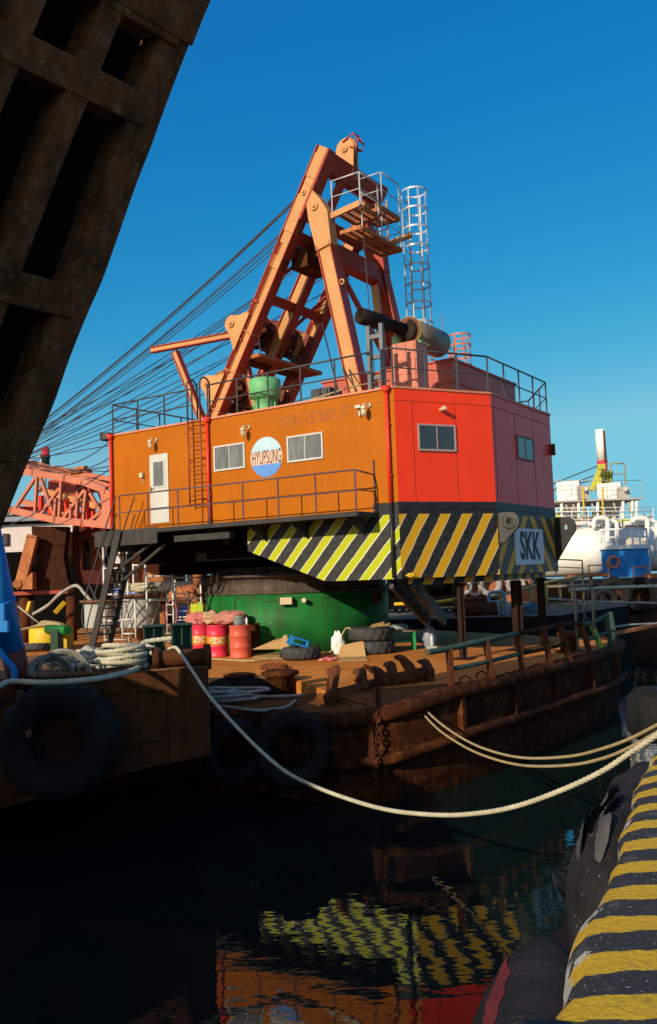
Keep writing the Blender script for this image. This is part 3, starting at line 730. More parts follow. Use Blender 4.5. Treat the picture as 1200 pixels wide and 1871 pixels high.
mb = MB(); a = RF.lerp(RT, .74) + V((.02, .2, 0)); b = RF.lerp(RT, .12) + V((0, w - .1, 0)); mb.beam(a, b, .12, .14, nr); part(mb, 'diagonal_brace', GRAZING_RED)
mb = MB(); a = RF.lerp(RT, .70) + V((0, w - .55, 0)); b = RF.lerp(RT, .22) + V((-.4, w - .4, 0)); mb.beam(a, b, .16, .2, SB); mb.beam(RF.lerp(RT, .62) + V((0, w + .05, 0)), RF.lerp(RT, .18) + V((-.7, w - .05, 0)), .14, .18, SB); part(mb, 'diagonal_brace', TAN)
mb = MB(); p = RF.lerp(RT, .60) + V((.30, -.1, 0)); mb.lathe([(.05, -.02), (.09, -.02), (.09, .02), (.05, .02)], p, (0, 1, 0), 14, closed=True); mb.box(p + V((-.16, -.02, -.04)), p + V((-.07, .02, .04))); part(mb, 'shackle_eye', TAN)
# sheave wheels and their plates ------------------------------------------
def wheel(c, r, wd, name='sheave', mat=None, spokes=5):
    mb = MB(); mb.lathe([(r * .78, -wd / 2), (r, -wd / 2), (r * .9, 0), (r, wd / 2), (r * .78, wd / 2)], c, (0, 1, 0), 36, closed=True)
    mb.lathe([(.03, -wd * .6), (r * .26, -wd * .6), (r * .26, wd * .6), (.03, wd * .6)], c, (0, 1, 0), 16, closed=True)
    for k in range(spokes):
        a = 2 * PI * k / spokes; d = V((math.cos(a), 0, math.sin(a))); mb.beam(V(c) + d * r * .22, V(c) + d * r * .82, wd * .5, r * .26, SB)
    return part(mb, name, mat or TAN)
ut, lt = .40, .185                                                       # two axles on the main legs
FLANGED = paint('dark_red_plate', (.17, .030, .016), .55, .3, .2, rustc=(.08, .03, .015))
for t, off, rr in ((ut, .62, .56), (lt, .62, .56)):
    ax0 = F_.lerp(T_, t) + (nl if nl.x < 0 else -nl) * off
    for b in (0.0, w):                                                   # rounded side plates clasping the legs
        c = ax0 + V((0, b, 0)); mb = MB()
        for s in (-.25, .21):
            pts = []; e = (nl if nl.x < 0 else -nl)
            for i in range(13):
                a = -PI / 2 + PI * i / 12; pts.append(c + e * (.27 * math.cos(a)) + dl * (.27 * math.sin(a)) + SB * s)
            pts += [c - e * .5 + dl * .55 + SB * s, c - e * .5 - dl * .7 + SB * s]
            mb.prism(pts, SB * .04)
        for s in (-1, 1): mb.tube(c, c + SB * s * .31, .12, n=18); mb.tube(c, c + SB * s * .36, .06, n=14)
        part(mb, 'sheave_bracket', TAN, bevel=.004)
    for b in (.55, 1.0, 1.9, 2.4):
        wheel(ax0 + V((0, b, 0)), rr, .10, mat=TAN if b < .6 else BROWN)
    mb = MB(); mb.tube(ax0 + V((0, .2, 0)), ax0 + V((0, w - .2, 0)), .09, n=14); mb.tube(ax0 + V((0, 1.15, 0)), ax0 + V((0, 1.75, 0)), .17, n=16); part(mb, 'axle', BROWN)
    for b in (1.45, 2.75):                                               # dark plates with round openings
        mb = MB(); e = (nl if nl.x < 0 else -nl); c = ax0 + V((0, b, 0)); NN = 20
        O = [c + e * .5 + dl * .5, c - e * 1.0 + dl * .75, c - e * 1.15 - dl * .9, c + e * .5 - dl * .6]
        hole = []; outl = []
        for i in range(NN):
            a = 2 * PI * i / NN; d = (math.cos(a), math.sin(a)); h0 = c - e * .35
            hole.append(h0 + e * .27 * d[0] + dl * .27 * d[1])
            k = 1 / max(abs(d[0]), abs(d[1])); outl.append(h0 + e * (.62 * d[0] * k) + dl * (.52 * d[1] * k))
        H0 = [mb.v(q) for q in hole]; O0 = [mb.v(q) for q in outl]; H1 = [mb.v(q + SB * .06) for q in hole]; O1 = [mb.v(q + SB * .06) for q in outl]
        for i in range(NN):
            j = (i + 1) % NN; mb.f([H0[i], O0[i], O0[j], H0[j]]); mb.f([H1[i], H1[j], O1[j], O1[i]]); mb.f([H0[i], H0[j], H1[j], H1[i]]); mb.f([O0[i], O1[i], O1[j], O0[j]])
        part(mb, 'sheave_plate', FLANGED)
tsh = cb(634, 274, 4.25)
mb = MB(); 
for b in (-.13, .10):
    c = tsh + V((0, b, 0)); pts = [c + V((.32 * math.cos(a), 0, .32 * math.sin(a))) for a in [PI * i / 10 for i in range(11)]] + [c + V((-.34, 0, -.75)), c + V((.26, 0, -.95))]
    mb.prism(pts, (0, .03, 0))
mb.tube(tsh - SB * .2, tsh + SB * .2, .12, n=14); mb.tube(tsh - SB * .23, tsh + SB * .23, .06, n=12)
hd = part(mb, 'head_bracket', TAN)
wheel(tsh, .37, .10, spokes=5)
mb = MB()
for y in (-.16, .16): mb.path([tsh + V((-.05, y, .2)), tsh + V((.34, y, .36)), tsh + V((.5, y, .1)), tsh + V((.42, y, -.12)), tsh + V((.2, y, -.02))], .025, 6)
for q in ((.34, .36), (.5, .1), (.42, -.12)): mb.tube(tsh + V((q[0], -.16, q[1])), tsh + V((q[0], .16, q[1])), .025, n=6)
part(mb, 'rope_guard', GRAZING_RED)
# platforms -----------------------------------------------------------
def grating(name, x0, x1, y0, y1, z, mat, parent=crane):
    mb = MB()
    for y in (y0, y1): mb.box((x0, y - .03, z - .09), (x1, y + .03, z + .015))
    for x in (x0, x1): mb.box((x - .03, y0 + .031, z - .09), (x + .03, y1 - .031, z + .015))
    k = int((y1 - y0) / .12)
    for i in range(1, k): y = y0 + (y1 - y0) * i / k; mb.box((x0 + .031, y - .03, z - .03), (x1 - .031, y + .03, z))
    for q in (.35, .68): x = x0 + (x1 - x0) * q; mb.box((x - .025, y0 + .031, z - .085), (x + .025, y1 - .031, z - .031))
    return part(mb, name, mat, parent=parent)
PZ = cb(657, 412, NB + .2).z
lo = cb(660, 412, NB + .2); hi = cb(745, 425, FB + .6)
px0, px1 = lo.x - .72, lo.x
gp = grating('gantry_platform', px0, px1, NB + .2, FB - .45, lo.z, RUSTO)
mb = MB(); handrail(mb, [(px1, NB + .25, lo.z), (px1, FB - .5, lo.z), (px0, FB - .5, lo.z)], 1.0, .02, 1.2)
mb.build('railing', GALV, gp, CR)
ub = cb(597, 399, NB); ue = cb(658, 371, NB)
for yo in (0, w): mb = MB(); mb.beam(ub + V((0, yo, 0)), ue + V((0, yo, 0)), .10, .17, SB); part(mb, 'platform_bracket', TAN)
zu = ub.z + .1
g2 = grating('gantry_platform', ub.x + .35, ue.x, NB + .05, NB + 1.0, zu, RUSTO)
mb = MB(); handrail(mb, [(ub.x + .2, NB, zu), (ue.x, NB, zu), (ue.x, NB + 1.0, zu)], .95, .022, .9)
mb.build('railing', GALV, g2, CR)
zs = cb(690, 350, NB + 1.7).z
g3 = grating('gantry_platform', ue.x - .75, ue.x + .05, NB + 1.15, NB + 2.2, zu + .30, RUSTO)
mb = MB(); handrail(mb, [(ue.x - .7, NB + 1.15, zu + .3), (ue.x + .05, NB + 1.15, zu + .3), (ue.x + .05, NB + 2.2, zu + .3)], 1.05, .022, 1.2, (.5,)); mb.build('railing', GALV, g3, CR)
mb = MB()
for u in (0, .38):
    mb.tube((px1 - .1 - u, NB + 1.9, lo.z), (px1 - .1 - u, NB + 1.9, lo.z + 1.35), .025, n=6)
for k in range(5): mb.tube((px1 - .1, NB + 1.9, lo.z + .2 + .25 * k), (px1 - .48, NB + 1.9, lo.z + .2 + .25 * k), .016, n=6)
part(mb, 'step_ladder', TAN)
mp = F_.lerp(T_, .245) + V((.55, 0, 0))
g4 = grating('gantry_platform', mp.x - .2, mp.x + .45, NB + .15, FB + .5, cb(470, 650, NB + .3).z, RUSTO)
lz = cb(470, 650, NB + .3).z
mb = MB()
for y in (NB + .2, NB + .62): mb.tube((mp.x + .15, y, lz), (mp.x + .1, NB + .41, lz + 1.25), .024, n=6)
mb.tube((mp.x + .13, NB + .28, lz + .45), (mp.x + .13, NB + .54, lz + .45), .02, n=6); mb.tube((mp.x - .2, NB + .2, lz), (mp.x + .1, NB + .41, lz + 1.25), .02, n=6)
part(mb, 'platform_post', GALV)
# jib-like stay beam ------------------------------------------------------
ja, jb = cb(277, 640, NB), cb(446, 608, NB); js, jf = cb(320, 643, NB), cb(366, 758, NB)
mb = MB(); mb.ibeam(ja, jb, .20, .2, SB, web=.5, tf=.03); part(mb, 'stay_beam', [TAN, GRAZING_RED])
mb = MB(); mb.ibeam(js, at(js, jf, ZT + .02), .22, .2, SB, web=.5, tf=.03); part(mb, 'stay_beam_prop', [TAN, GRAZING_RED])
# machinery on the roof ---------------------------------------------------
dv = cb(485, 742, 1.2)
mb = MB(); mb.lathe([(.34, ZT + .05), (.34, ZT + .16), (.30, ZT + .2), (.29, 8.86), (.42, 8.88), (.44, 8.9), (.44, 9.36), (.40, 9.40), (.02, 9.42)], (dv.x, 1.2, 0), n=28)
mb.box((dv.x - .42, .85, ZT + .05), (dv.x + .42, 1.55, ZT + .11))
for k in range(8): a = k * PI / 4; mb.obox((dv.x + .33 * math.cos(a), 1.2 + .33 * math.sin(a), 8.55), (.02 * math.cos(a), .02 * math.sin(a), 0), (-.012 * math.sin(a), .012 * math.cos(a), 0), (0, 0, .3))
part(mb, 'roof_vent', GREEN2)
mb = MB(); mb.blob((-2.55, .5, ZT + .1), (.55, .22, .10), 3, .2); part(mb, 'green_sheet', GREEN2)
mb = MB(); mb.path(catmull([(-3.0, .35, ZT + .1), (-2.3, .2, ZT + .13), (-1.5, .6, ZT + .35), (-1.0, 1.6, ZT + .6)], 6), .02, 6); part(mb, 'hose', ROPET)
mb = MB(); mb.box((-3.0, .9, ZT + .05), (-2.4, 1.5, ZT + .55)); mb.box((-2.95, .85, ZT + .3), (-2.45, .9, ZT + .5)); part(mb, 'winch_box', GREYR, bevel=.02)
# engine house
ec_ = cu(825, 648, -.3); eb0 = ec_.y; eb1 = 8.3; ez = ec_.z - .14
mb = MB(); mb.box((-4.6, eb0, ZT + .052), (-.3, eb1, ez))
mb.box((-4.65, eb0 - .05, ez), (-.25, eb1 + .05, ez + .05)); mb.box((-4.6, eb0 - .03, ez - .62), (-.27, eb1, ez - .56))
mb.mi = 1
for u in (-1.35, -2.6): mb.box((u - .008, eb0 - .012, ZT + .06), (u + .008, eb0, ez - .62))
mb.mi = 0
for u in (-1.9, -2.3, -1.0): mb.box((u, eb0 - .045, 8.9), (u + .24, eb0 - .001, 9.12)); mb.box((u, eb0 - .045, 8.45), (u + .24, eb0 - .001, 8.7))
part(mb, 'engine_house', [BRICKR, SEAMF], bevel=.006)
# muffler
mz = cb(745, 605, 1.7); M0 = V((mz.x, 1.7, mz.z)); M1 = V((mz.x + .02, 3.45, mz.z)); mr = .37
mb = MB(); mb.mi = 1; mb.lathe([(.01, -.005), (mr - .02, -.005), (mr, .0)], M0, (0, 1, 0), 40); mb.mi = 0
mb.lathe([(mr, .004), (mr, 1.0), (mr, 1.70), (mr - .05, 1.77), (.05, 1.8)], M0, (0, 1, 0), 40)
mb.mi = 2; mb.lathe([(mr + .004, .0), (mr + .012, .006), (mr + .012, .035), (mr + .004, .04)], M0, (0, 1, 0), 40, closed=True)
muf = part(mb, 'exhaust_muffler', [STEELM, RUSTM, paint('old_yellow_rim', (.55, .5, .12), .6, .3, .3)])
pe = cb(656, 576, .25); Ld = (V((pe.x, .25, pe.z)) - M0).length
mb = MB(); pd = (V((pe.x, .25, pe.z)) - M0).normalized(); Rp = .17; n = 24; a1v = pd.orthogonal().normalized(); b1v = pd.cross(a1v)
ringpos = [(M0, .0), (M0 + pd * .15, 0)]
mb.lathe([(.30, -.005), (.30, .03), (.19, .05), (.175, .12)], M0, pd, 28)
mb.lathe([(.165, .12), (.165, Ld * .55), (.175, Ld * .55 + .005), (.205, Ld * .56), (.205, Ld * .97), (.19, Ld), (.175, Ld), (.165, Ld * .8), (.0, Ld * .75)], M0, pd, 28)
mb.build('exhaust_pipe', SOOT, muf, CR)
mb = MB(); mb.obox(M0 + V((-.02, .14, -.28)), (.30, 0, 0), (0, .10, 0), (0, 0, .14)); mb.tube(M0 + V((-.33, .0, -.75)), M0 + V((-.33, 0, -.10)), .13, n=16)
mb.obox(M0 + V((.30, .15, -.36)), (.10, 0, 0), (0, .25, 0), (0, 0, .02)); mb.build('saddle', [paint('chartreuse_mount', (.42, .55, .22), .5, .25, .15)], muf, CR)
hm = (M0.z - .40 - ZT) / 2
mb = MB(); mb.obox((M0.x + .02, M0.y - .02, ZT + .05 + hm), (.36, 0, 0), (0, .30, 0), (0, 0, hm - .01))
for s in (-.22, .05, .30): mb.obox((M0.x + s, M0.y - .335, ZT + .05 + hm), (.05, 0, 0), (0, .014, 0), (0, 0, hm - .02))
for z in (8.55, 8.95, 9.3): mb.obox((M0.x + .1, M0.y - .33, z), (.3, 0, 0), (0, .009, 0), (0, 0, .05))
mb.build('plinth', paint('pink_plinth_paint', (.52, .175, .11), .5, .15, .05, streak=.2), muf, CR)
# caged ladders
def cage(cx, cy, z0, z1, r, mat, name='caged_ladder', hoop=.62):
    mb = MB()
    for y in (-.2, .2): mb.tube((cx - r * .9, cy + y, z0), (cx - r * .9, cy + y, z1), .024, n=6)
    k = int((z1 - z0) / .28)
    for i in range(k): mb.tube((cx - r * .9, cy - .2, z0 + .1 + i * .28), (cx - r * .9, cy + .2, z0 + .1 + i * .28), .014, n=6)
    n = int((z1 - z0) / hoop)
    for i in range(n + 1):
        z = z1 - .03 - i * hoop
        pts = [(cx - r * .9, cy - .2)] + [(cx + r * math.cos(a), cy + r * math.sin(a)) for a in [-2.3 + 4.6 * j / 18 for j in range(19)]] + [(cx - r * .9, cy + .2)]
        for (p, q) in zip(pts, pts[1:]): mb.obox(((p[0] + q[0]) / 2, (p[1] + q[1]) / 2, z), ((q[0] - p[0]) / 2 * 1.04, (q[1] - p[1]) / 2 * 1.04, 0), V((q[1] - p[1], p[0] - q[0], 0)).normalized() * .006, (0, 0, .028))
    for a in (-1.6, -.8, 0, .8, 1.6): mb.obox((cx + (r - .014) * math.cos(a), cy + (r - .014) * math.sin(a), (z0 + z1) / 2 + .35), (.006 * math.cos(a), .006 * math.sin(a), 0), (-.02 * math.sin(a), .02 * math.cos(a), 0), (0, 0, (z1 - z0) / 2 - .38))
    return part(mb, name, mat)
cg = cb(762, 470, 6.9); ct = cb(760, 348, 6.9)
cage(cg.x, 6.9, ez + .03, ct.z, .40, GALV)
c2 = cu(841, 640, -1.6); cage(c2.x, c2.y, ez + .02, cu(841, 613, -1.6).z, .34, SALMON, hoop=.32)
mb = MB(); a_ = cu(807, 575, -2.2); mb.tube((a_.x, a_.y, ez), (a_.x, a_.y, a_.z), .012, n=5); mb.tube((a_.x, a_.y, ez), (a_.x, a_.y, ez + .6), .03, n=6); part(mb, 'antenna', GRAZING_RED)
# pedestal bearing ring turns with the house; pendant and hoist ropes
def pend(p, q, r=.018, sag=0, name='hoist_cable', mat=None):
    mb = MB(); mb.path(sagline(p, q, sag, 16) if sag else [p, V(p).lerp(V(q), .5), q], r, 6); return part(mb, name, mat or CABLE)
pend(tsh + V((.33, .02, 0)), cb(690, 760, 2.0), .016)
pend(cb(588, 590, NB + .7), cb(622, 735, .6), .025); pend(cb(628, 640, NB + 1.2), cb(655, 735, 1.0), .02)
# cable fan to the boom head: (pixel where it leaves, depth) -> (pixel where the bow hides it, depth)
fan = [((541, 362), 3.2, (88, 748), 3.3, .25), ((536, 372), 3.5, (86, 757), 3.6, .25), ((520, 420), 3.3, (85, 768), 3.4, .22), ((505, 455), 3.3, (83, 779), 3.5, .2),
       ((512, 440), 4.6, (84, 774), 4.4, .22), ((470, 548), 3.5, (80, 790), 3.4, .2), ((466, 560), 3.9, (79, 797), 3.6, .2), ((470, 585), 4.7, (76, 806), 4.4, .25),
       ((440, 660), 3.5, (72, 812), 3.5, .25), ((432, 672), 3.9, (70, 817), 3.9, .3), ((640, 510), 5.4, (82, 785), 4.4, .1), ((660, 470), 5.4, (82, 770), 4.2, .1),
       ((690, 690), 5.0, (68, 822), 4.6, .3), ((430, 690), 4.6, (66, 826), 4.2, .3)]
fan += [((538, 368), 3.8, (87, 752), 3.9, .24), ((516, 428), 3.9, (85, 770), 3.9, .22), ((474, 540), 4.3, (81, 786), 4.2, .2), ((445, 640), 4.4, (73, 809), 4.3, .26), ((600, 560), 5.7, (78, 800), 4.8, .15), ((560, 480), 4.5, (83, 778), 4.4, .14)]
for pa, ba, pb_, bb, sg in fan:
    A, Bq = cb(*pa, ba), cb(*pb_, bb); d = Bq - A
    pend(A, A + d * 1.25 + V((0, 0, -.1)), .017, sg * 1.2)
for pa, pb_, bb, sg in (((206, 802), (60, 842), 3.2, .5), ((206, 833), (50, 838), 3.0, .55), ((208, 850), (52, 838), 4.0, .3), ((208, 862), (50, 842), 5.0, .1), ((232, 835), (-20, 970), 2.0, .25)):
    A, Bq = cb(*pa, bb), cb(*pb_, bb); pend(A, A + (Bq - A) * 1.1, .018, sg)
# ------------------------------------------------------------------ lattice boom
BO, BFAR = 3.0, 5.6
def bp(px, py, b=BO): return cb(px, py, b)
mb = MB()
def sheetp(pts, b, th=.10): 
    mb.prism([cb(*q, BO) + V((0, b - BO, 0)) for q in pts], (0, th, 0))
for b in (BO,): sheetp([(214, 902), (176, 888), (183, 905), (186, 925), (184, 940), (172, 953), (176, 958), (214, 966)], b)
boom = part(mb, 'boom', SALMON)
mb = MB(); sheetp([(214, 902), (176, 888), (183, 905), (186, 925), (184, 940), (172, 953), (176, 958), (214, 966)], BFAR); mb.build('heel_plate', SALMON, boom, CR)
def bsub(name, pts, b, wd, dp, mat=None):
    mb = MB(); o = V((0, b - BO + .05, 0))
    q = [cb(*p, BO) + o for p in pts]
    for i in range(len(q) - 1): mb.beam(q[i], q[i + 1], wd, dp, SB, ext=dp * .25)
    return mb.build(name, mat or SALMON, boom, CR)
for b in (BO, BFAR):
    ext_t = [(190, 895), (150, 880), (118, 874), (60, 864), (30, 860), (-60, 846)]
    ext_b = [(214, 961), (150, 955), (100, 950), (60, 941), (20, 932), (-60, 912)]
    bsub('chord', ext_t, b, .16, .24); bsub('chord', ext_b, b, .16, .24)
    for p, q in (((66, 868), (25, 930)), ((72, 872), (98, 946)), ((110, 878), (106, 948)), ((152, 896), (113, 948)), ((155, 898), (150, 952)), ((163, 902), (183, 936)), ((182, 936), (162, 952)), ((106, 893), (74, 938)), ((20, 862), (10, 930)), ((66, 870), (62, 938)), ((40, 864), (-20, 920)), ((140, 900), (138, 950)), ((100, 912), (98, 946)), ((128, 922), (127, 950))):
        bsub('lacing', [p, q], b, .10, .11 if b == BO else .12, SALMON if b == BO else REDP)
FLB = REDP
for q in ((60, 866), (108, 878), (155, 895), (185, 905), (30, 928), (70, 942), (110, 950), (150, 955)):
    mb = MB(); p = cb(*q, BO) + V((0, .16, 0)); mb.beam(p, p + V((0, BFAR - BO - .2, 0)), .11, .13); mb.build('cross_tie', GRAZING_RED if q[1] < 920 else REDP, boom, CR)
mb = MB()
for pts, z in (([(214, 893), (150, 872), (60, 845), (-40, 836)], 0), ([(214, 878), (140, 862), (60, 850), (-40, 843)], 0)):
    q = [cb(*p, 4.3) for p in pts]
    for i in range(3): mb.beam(q[i], q[i + 1], .13, .16, SB)
for i in range(9):
    x = 70 + i * 16; a = cb(x, 850 + (x - 60) * .27, 4.3); mb.beam(a, a + V((.3, .9, .05)), .05, .06)
mb.build('walkway_beam', SALMON, boom, CR)
mb = MB(); q = cb(130, 915, 4.2); q2 = cb(70, 893, 4.2); q3 = cb(180, 925, 4.2); mb.beam(q2, q3, .3, .22, SB); mb.build('pipe_tray', TAN, boom, CR)
mb = MB(); q = cb(146, 862, 4.4); mb.obox(q, (.35, 0, 0), (0, .3, 0), (0, 0, .06)); mb.tube(q + V((0, -.2, .0)), q + V((0, .2, 0)), .18, n=16); mb.obox(q + V((.1, 0, .14)), (.25, 0, 0), (0, .1, 0), (0, 0, .05)); mb.build('rope_roller', RUSTO, boom, CR)
for q in ((120, 893), (137, 902)):
    mb = MB(); p = cb(*q, 4.6); mb.obox(p, (.55, 0, .1), (0, .4, 0), (0, 0, .42)); mb.build('winch_housing', GRAZING_RED, boom, CR)
for x in (75, 92, 122, 140, 158):
    mb = MB(); a = cb(x, 905 + (x - 70) * .1, 4.0); mb.beam(a, a + V((0, 0, -1.0)), .14, .16, SB); mb.beam(a + V((.2, .6, 0)), a + V((.2, .6, -1.1)), .12, .14, SB); mb.build('boom_post', REDP, boom, CR)
# ================================================================== WATER, QUAY
M, nt, bs, tc = base_mat('harbour_water')
bs.inputs['Base Color'].default_value = (.004, .012, .010, 1); bs.inputs['Roughness'].default_value = .015
bs.inputs['IOR'].default_value = 1.5; bs.inputs['Specular IOR Level'].default_value = .5
w1 = noisen(nt, tc.outputs['Object'], .9, 2, .5, (1.0, 1.5, 1)); w2 = noisen(nt, tc.outputs['Object'], 3.6, 2, .5, (1, 1.8, 1))
add_bump(nt, bs, mathn(nt, 'MULTIPLY_ADD', w2, .30, w1), .10, .055)
WATER = M
mb = MB(); S = 900; mb.poly([(-S, -S, 0), (S, -S, 0), (S, S * 3, 0), (-S, S * 3, 0)])
kind(mb.build('water', WATER), 'structure')

CZ = 2.5
edge_px = [(960, 1960), (1005.8, 1867), (1044, 1781), (1074, 1691), (1125, 1585), (1172, 1436), (1200, 1370)]
edge = [wz(x, y, CZ) for x, y in edge_px]
d_end = V((.47, .88, 0)).normalized()
edge = [edge[0] - V((.16, .99, 0)) * 4] + edge + [edge[-1] + d_end * 3, edge[-1] + d_end * 14]
edge = [V((p.x, p.y, CZ)) for p in edge]
path_c = resample(catmull(edge, 12), .06)
M, nt, bs, tc = base_mat('curb_stripe_paint')
sx = nt.nodes.new('ShaderNodeSeparateXYZ'); nt.links.new(tc.outputs['UV'], sx.inputs[0])
no = noisen(nt, tc.outputs['Object'], 3.0, 6, .65); nf = noisen(nt, tc.outputs['Object'], 28, 6, .75); nm = noisen(nt, tc.outputs['Object'], 5.5, 5, .7)
t = mathn(nt, 'ADD', sx.outputs[0], mathn(nt, 'MULTIPLY_ADD', no, .15, -.075))
fr = mathn(nt, 'FRACT', mathn(nt, 'DIVIDE', t, .375))
yel = mixc(nt, ramp(nt, nf, .35, .75), (.72, .44, .008), (.54, .32, .008))
blk = mixc(nt, ramp(nt, nf, .5, .75), (.018, .018, .022), (.055, .055, .06))
blk = mixc(nt, ramp(nt, noisen(nt, tc.outputs['Object'], 55, 3), .66, .69), blk, (.42, .42, .42))
blk = mixc(nt, ramp(nt, noisen(nt, tc.outputs['Object'], 9, 4, .7), .55, .75), blk, (.10, .095, .09))
yel = mixc(nt, ramp(nt, noisen(nt, tc.outputs['Object'], 7, 6, .75), .58, .72), yel, (.33, .20, .03)); yel = mixc(nt, ramp(nt, noisen(nt, tc.outputs['Object'], 40, 3), .69, .72), yel, (.10, .09, .08))
c = mixc(nt, mathn(nt, 'LESS_THAN', fr, .48), blk, yel)
wear = mathn(nt, 'GREATER_THAN', mathn(nt, 'ADD', nm, mathn(nt, 'MULTIPLY', sx.outputs[1], 1.0)), .72)
cc = mixc(nt, nf, (.40, .38, .33), (.62, .60, .54))
nt.links.new(mixc(nt, wear, c, cc), bs.inputs['Base Color']); bs.inputs['Roughness'].default_value = .8
add_bump(nt, bs, mathn(nt, 'MULTIPLY_ADD', nf, .8, nm), .9, .03)
CURB = M
mb = MB(); mb.uvl = mb.bm.loops.layers.uv.new('UVMap'); L = 0; prev = None
prof = [(-.03, -.62), (-.06, -.22), (-.055, -.13), (-.035, -.06), (.01, -.015), (.08, 0), (.30, .008), (.55, 0), (.60, -.03), (.62, -.25)]
wearv = [.45, .42, .30, .19, .08, .02, .015, .015, 0, 0]
for i, p in enumerate(path_c):
    q = path_c[min(i + 1, len(path_c) - 1)] - path_c[max(i - 1, 0)]; q.z = 0; q.normalize(); nrm = V((q.y, -q.x, 0))
    if i: L += (p - path_c[i - 1]).length
    row = []
    for j, (a, h) in enumerate(prof):
        jt = .036 * mnoise.fractal(V((p.x * 1.7, p.y * 1.7, j * .25)), 1, 2, 4) * (1.6 if j < 5 else .35)
        row.append((mb.v(p + nrm * (a + jt) + ZZ * (h + jt * .4)), (L - a * .36, wearv[j])))
    if prev:
        for j in range(len(prof) - 1):
            vs = [prev[j], row[j], row[j + 1], prev[j + 1]]; fc = mb.f([q[0] for q in vs])
            if fc:
                fc.smooth = True
                for l, q2 in zip(fc.loops, vs): l[mb.uvl].uv = q2[1]
    prev = row
tag(mb.build('quay_curb', CURB), 'yellow and black striped concrete curb along the quay edge', 'curb')
mb = MB(); inner = []
for p, i in zip(path_c[::20], range(0, len(path_c), 20)):
    q = path_c[min(i + 1, len(path_c) - 1)] - path_c[max(i - 1, 0)]; q.z = 0; q.normalize(); inner.append(p + V((q.y, -q.x, 0)) * .05)
pl = [V((p.x, p.y, CZ - .24)) for p in inner] + [V((30, inner[-1].y, CZ - .24)), V((30, inner[0].y - 4, CZ - .24)), V((inner[0].x, inner[0].y - 4, CZ - .24))]
mb.prism(pl, (0, 0, -3.0))
kind(mb.build('quay', CONC), 'structure')

# fenders on the quay wall ------------------------------------------------
def along(s0):
    L = 0
    for i in range(1, len(path_c)):
        L += (path_c[i] - path_c[i - 1]).length
        if L >= s0: 
            q = (path_c[i] - path_c[i - 1]); q.z = 0; q.normalize(); return path_c[i].copy(), q
    return path_c[-1].copy(), V((0, 1, 0))
def yto(Y):
    for i, p in enumerate(path_c):
        if p.y > Y: q = path_c[i] - path_c[i - 1]; q.z = 0; return p.copy(), q.normalized()
FEND = paint('dusty_fender_rubber', (.022, .020, .022), .75, .6, .25, rustc=(.05, .045, .042), scale=3.4, bump=1.0, chip=(.28, .27, .25), chipa=.03, spec=.2)
FENDR = paint('scuffed_red_rubber', (.17, .022, .024), .6, .4, 0, scale=2.5, bump=.3)
def fender(Ya, Yb, R, zc, off, label, torn=False, red=False, taper=.75, sq=.52):
    pa, _ = yto(Ya); pb_, _ = yto(Yb); d = (pb_ - pa); d.z = 0; L = d.length; d.normalize(); nrm = V((-d.y, d.x, 0))
    c0 = pa + nrm * off; c0.z = zc
    mb = MB(); prof = []
    K = 40
    for i in range(K + 1):
        t = i / K; e = min(t, 1 - t) * L / (R * taper * 1.6); r = R * (math.sqrt(max(0, 1 - (1 - min(1, e)) ** 2)))
        prof.append((max(r, .01), t * L))
    def md(i, j):
        a = i * .3; q = (.07 if torn else .035) * mnoise.fractal(V((math.cos(2 * PI * i / 56) * 1.3, math.sin(2 * PI * i / 56) * 1.3, j * .10 + Ya)), 1, 2, 5)
        return q
    mb.lathe(prof, c0, d, 56, mod=md)
    for v_ in mb.bm.verts: e_ = v_.co - c0; v_.co = v_.co - nrm * e_.dot(nrm) * (1 - sq)
    o = tag(mb.build('quay_fender', FEND), label, 'fender', 'rubber fenders along the quay')
    return o, c0, d, nrm, L
f1 = fender(1.2, 4.4, .63, 1.72, .33, 'large smooth rubber fender with red scuff nearest the camera under the curb', red=True)
f2 = fender(5.3, 8.1, .64, 1.64, .22, 'torn black rubber fender floating beyond the smooth one beside the curb', torn=True)
# red scuff and pale stripe on the near fender; torn flaps on the second
def patch(LL, o_, c0, d, R, s0, s1, a0, a1, mat, name, nrm, jag=.25, lift=.006, curl=0):
    mb = MB(); rows = []; n, k = 30, 12
    tree = BVHTree.FromPolygons([v_.co.copy() for v_ in o_.data.vertices], [tuple(p_.vertices) for p_ in o_.data.polygons])
    for i in range(n + 1):
        s = s0 + (s1 - s0) * i / n; row = []
        for j in range(k + 1):
            u = j / k; wob = jag * mnoise.fractal(V((s * 4, (0 if j < k / 2 else 9), 2.2)), 1, 2, 3)
            edgew = max(0.0, math.sin(PI * i / n)) ** .4
            a = (a0 + a1) / 2 + (a1 - a0) * (u - .5) * edgew + wob * (1 if j in (0, k) else .4) * (a1 - a0)
            dr_ = (nrm * math.cos(a) * .52 + ZZ * math.sin(a)).normalized(); st_ = c0 + d * s + dr_ * 2.0
            hit_ = tree.ray_cast(st_, -dr_)[0]
            if hit_ is None: hit_ = c0 + d * s + dr_ * R * .5
            row.append(mb.v(hit_ + dr_ * (lift + curl * (u ** 2) * edgew)))
        rows.append(row)
    for i in range(n):
        for j in range(k):
            fc = mb.f([rows[i][j], rows[i + 1][j], rows[i + 1][j + 1], rows[i][j + 1]])
            if fc: fc.smooth = True
    return mb.build(name, mat, o_, recalc=False)
for o_ in (f1[0], f2[0]): WM[o_] = ID.copy()
patch(f1[4], f1[0], f1[1], f1[2], .665, 1.85, 2.85, 1.02, 1.24, FENDR, 'red_scuff', f1[3], .5, .004)
FEND2 = paint('grey_torn_rubber', (.085, .08, .078), .75, .4, 0, scale=4, bump=.5)
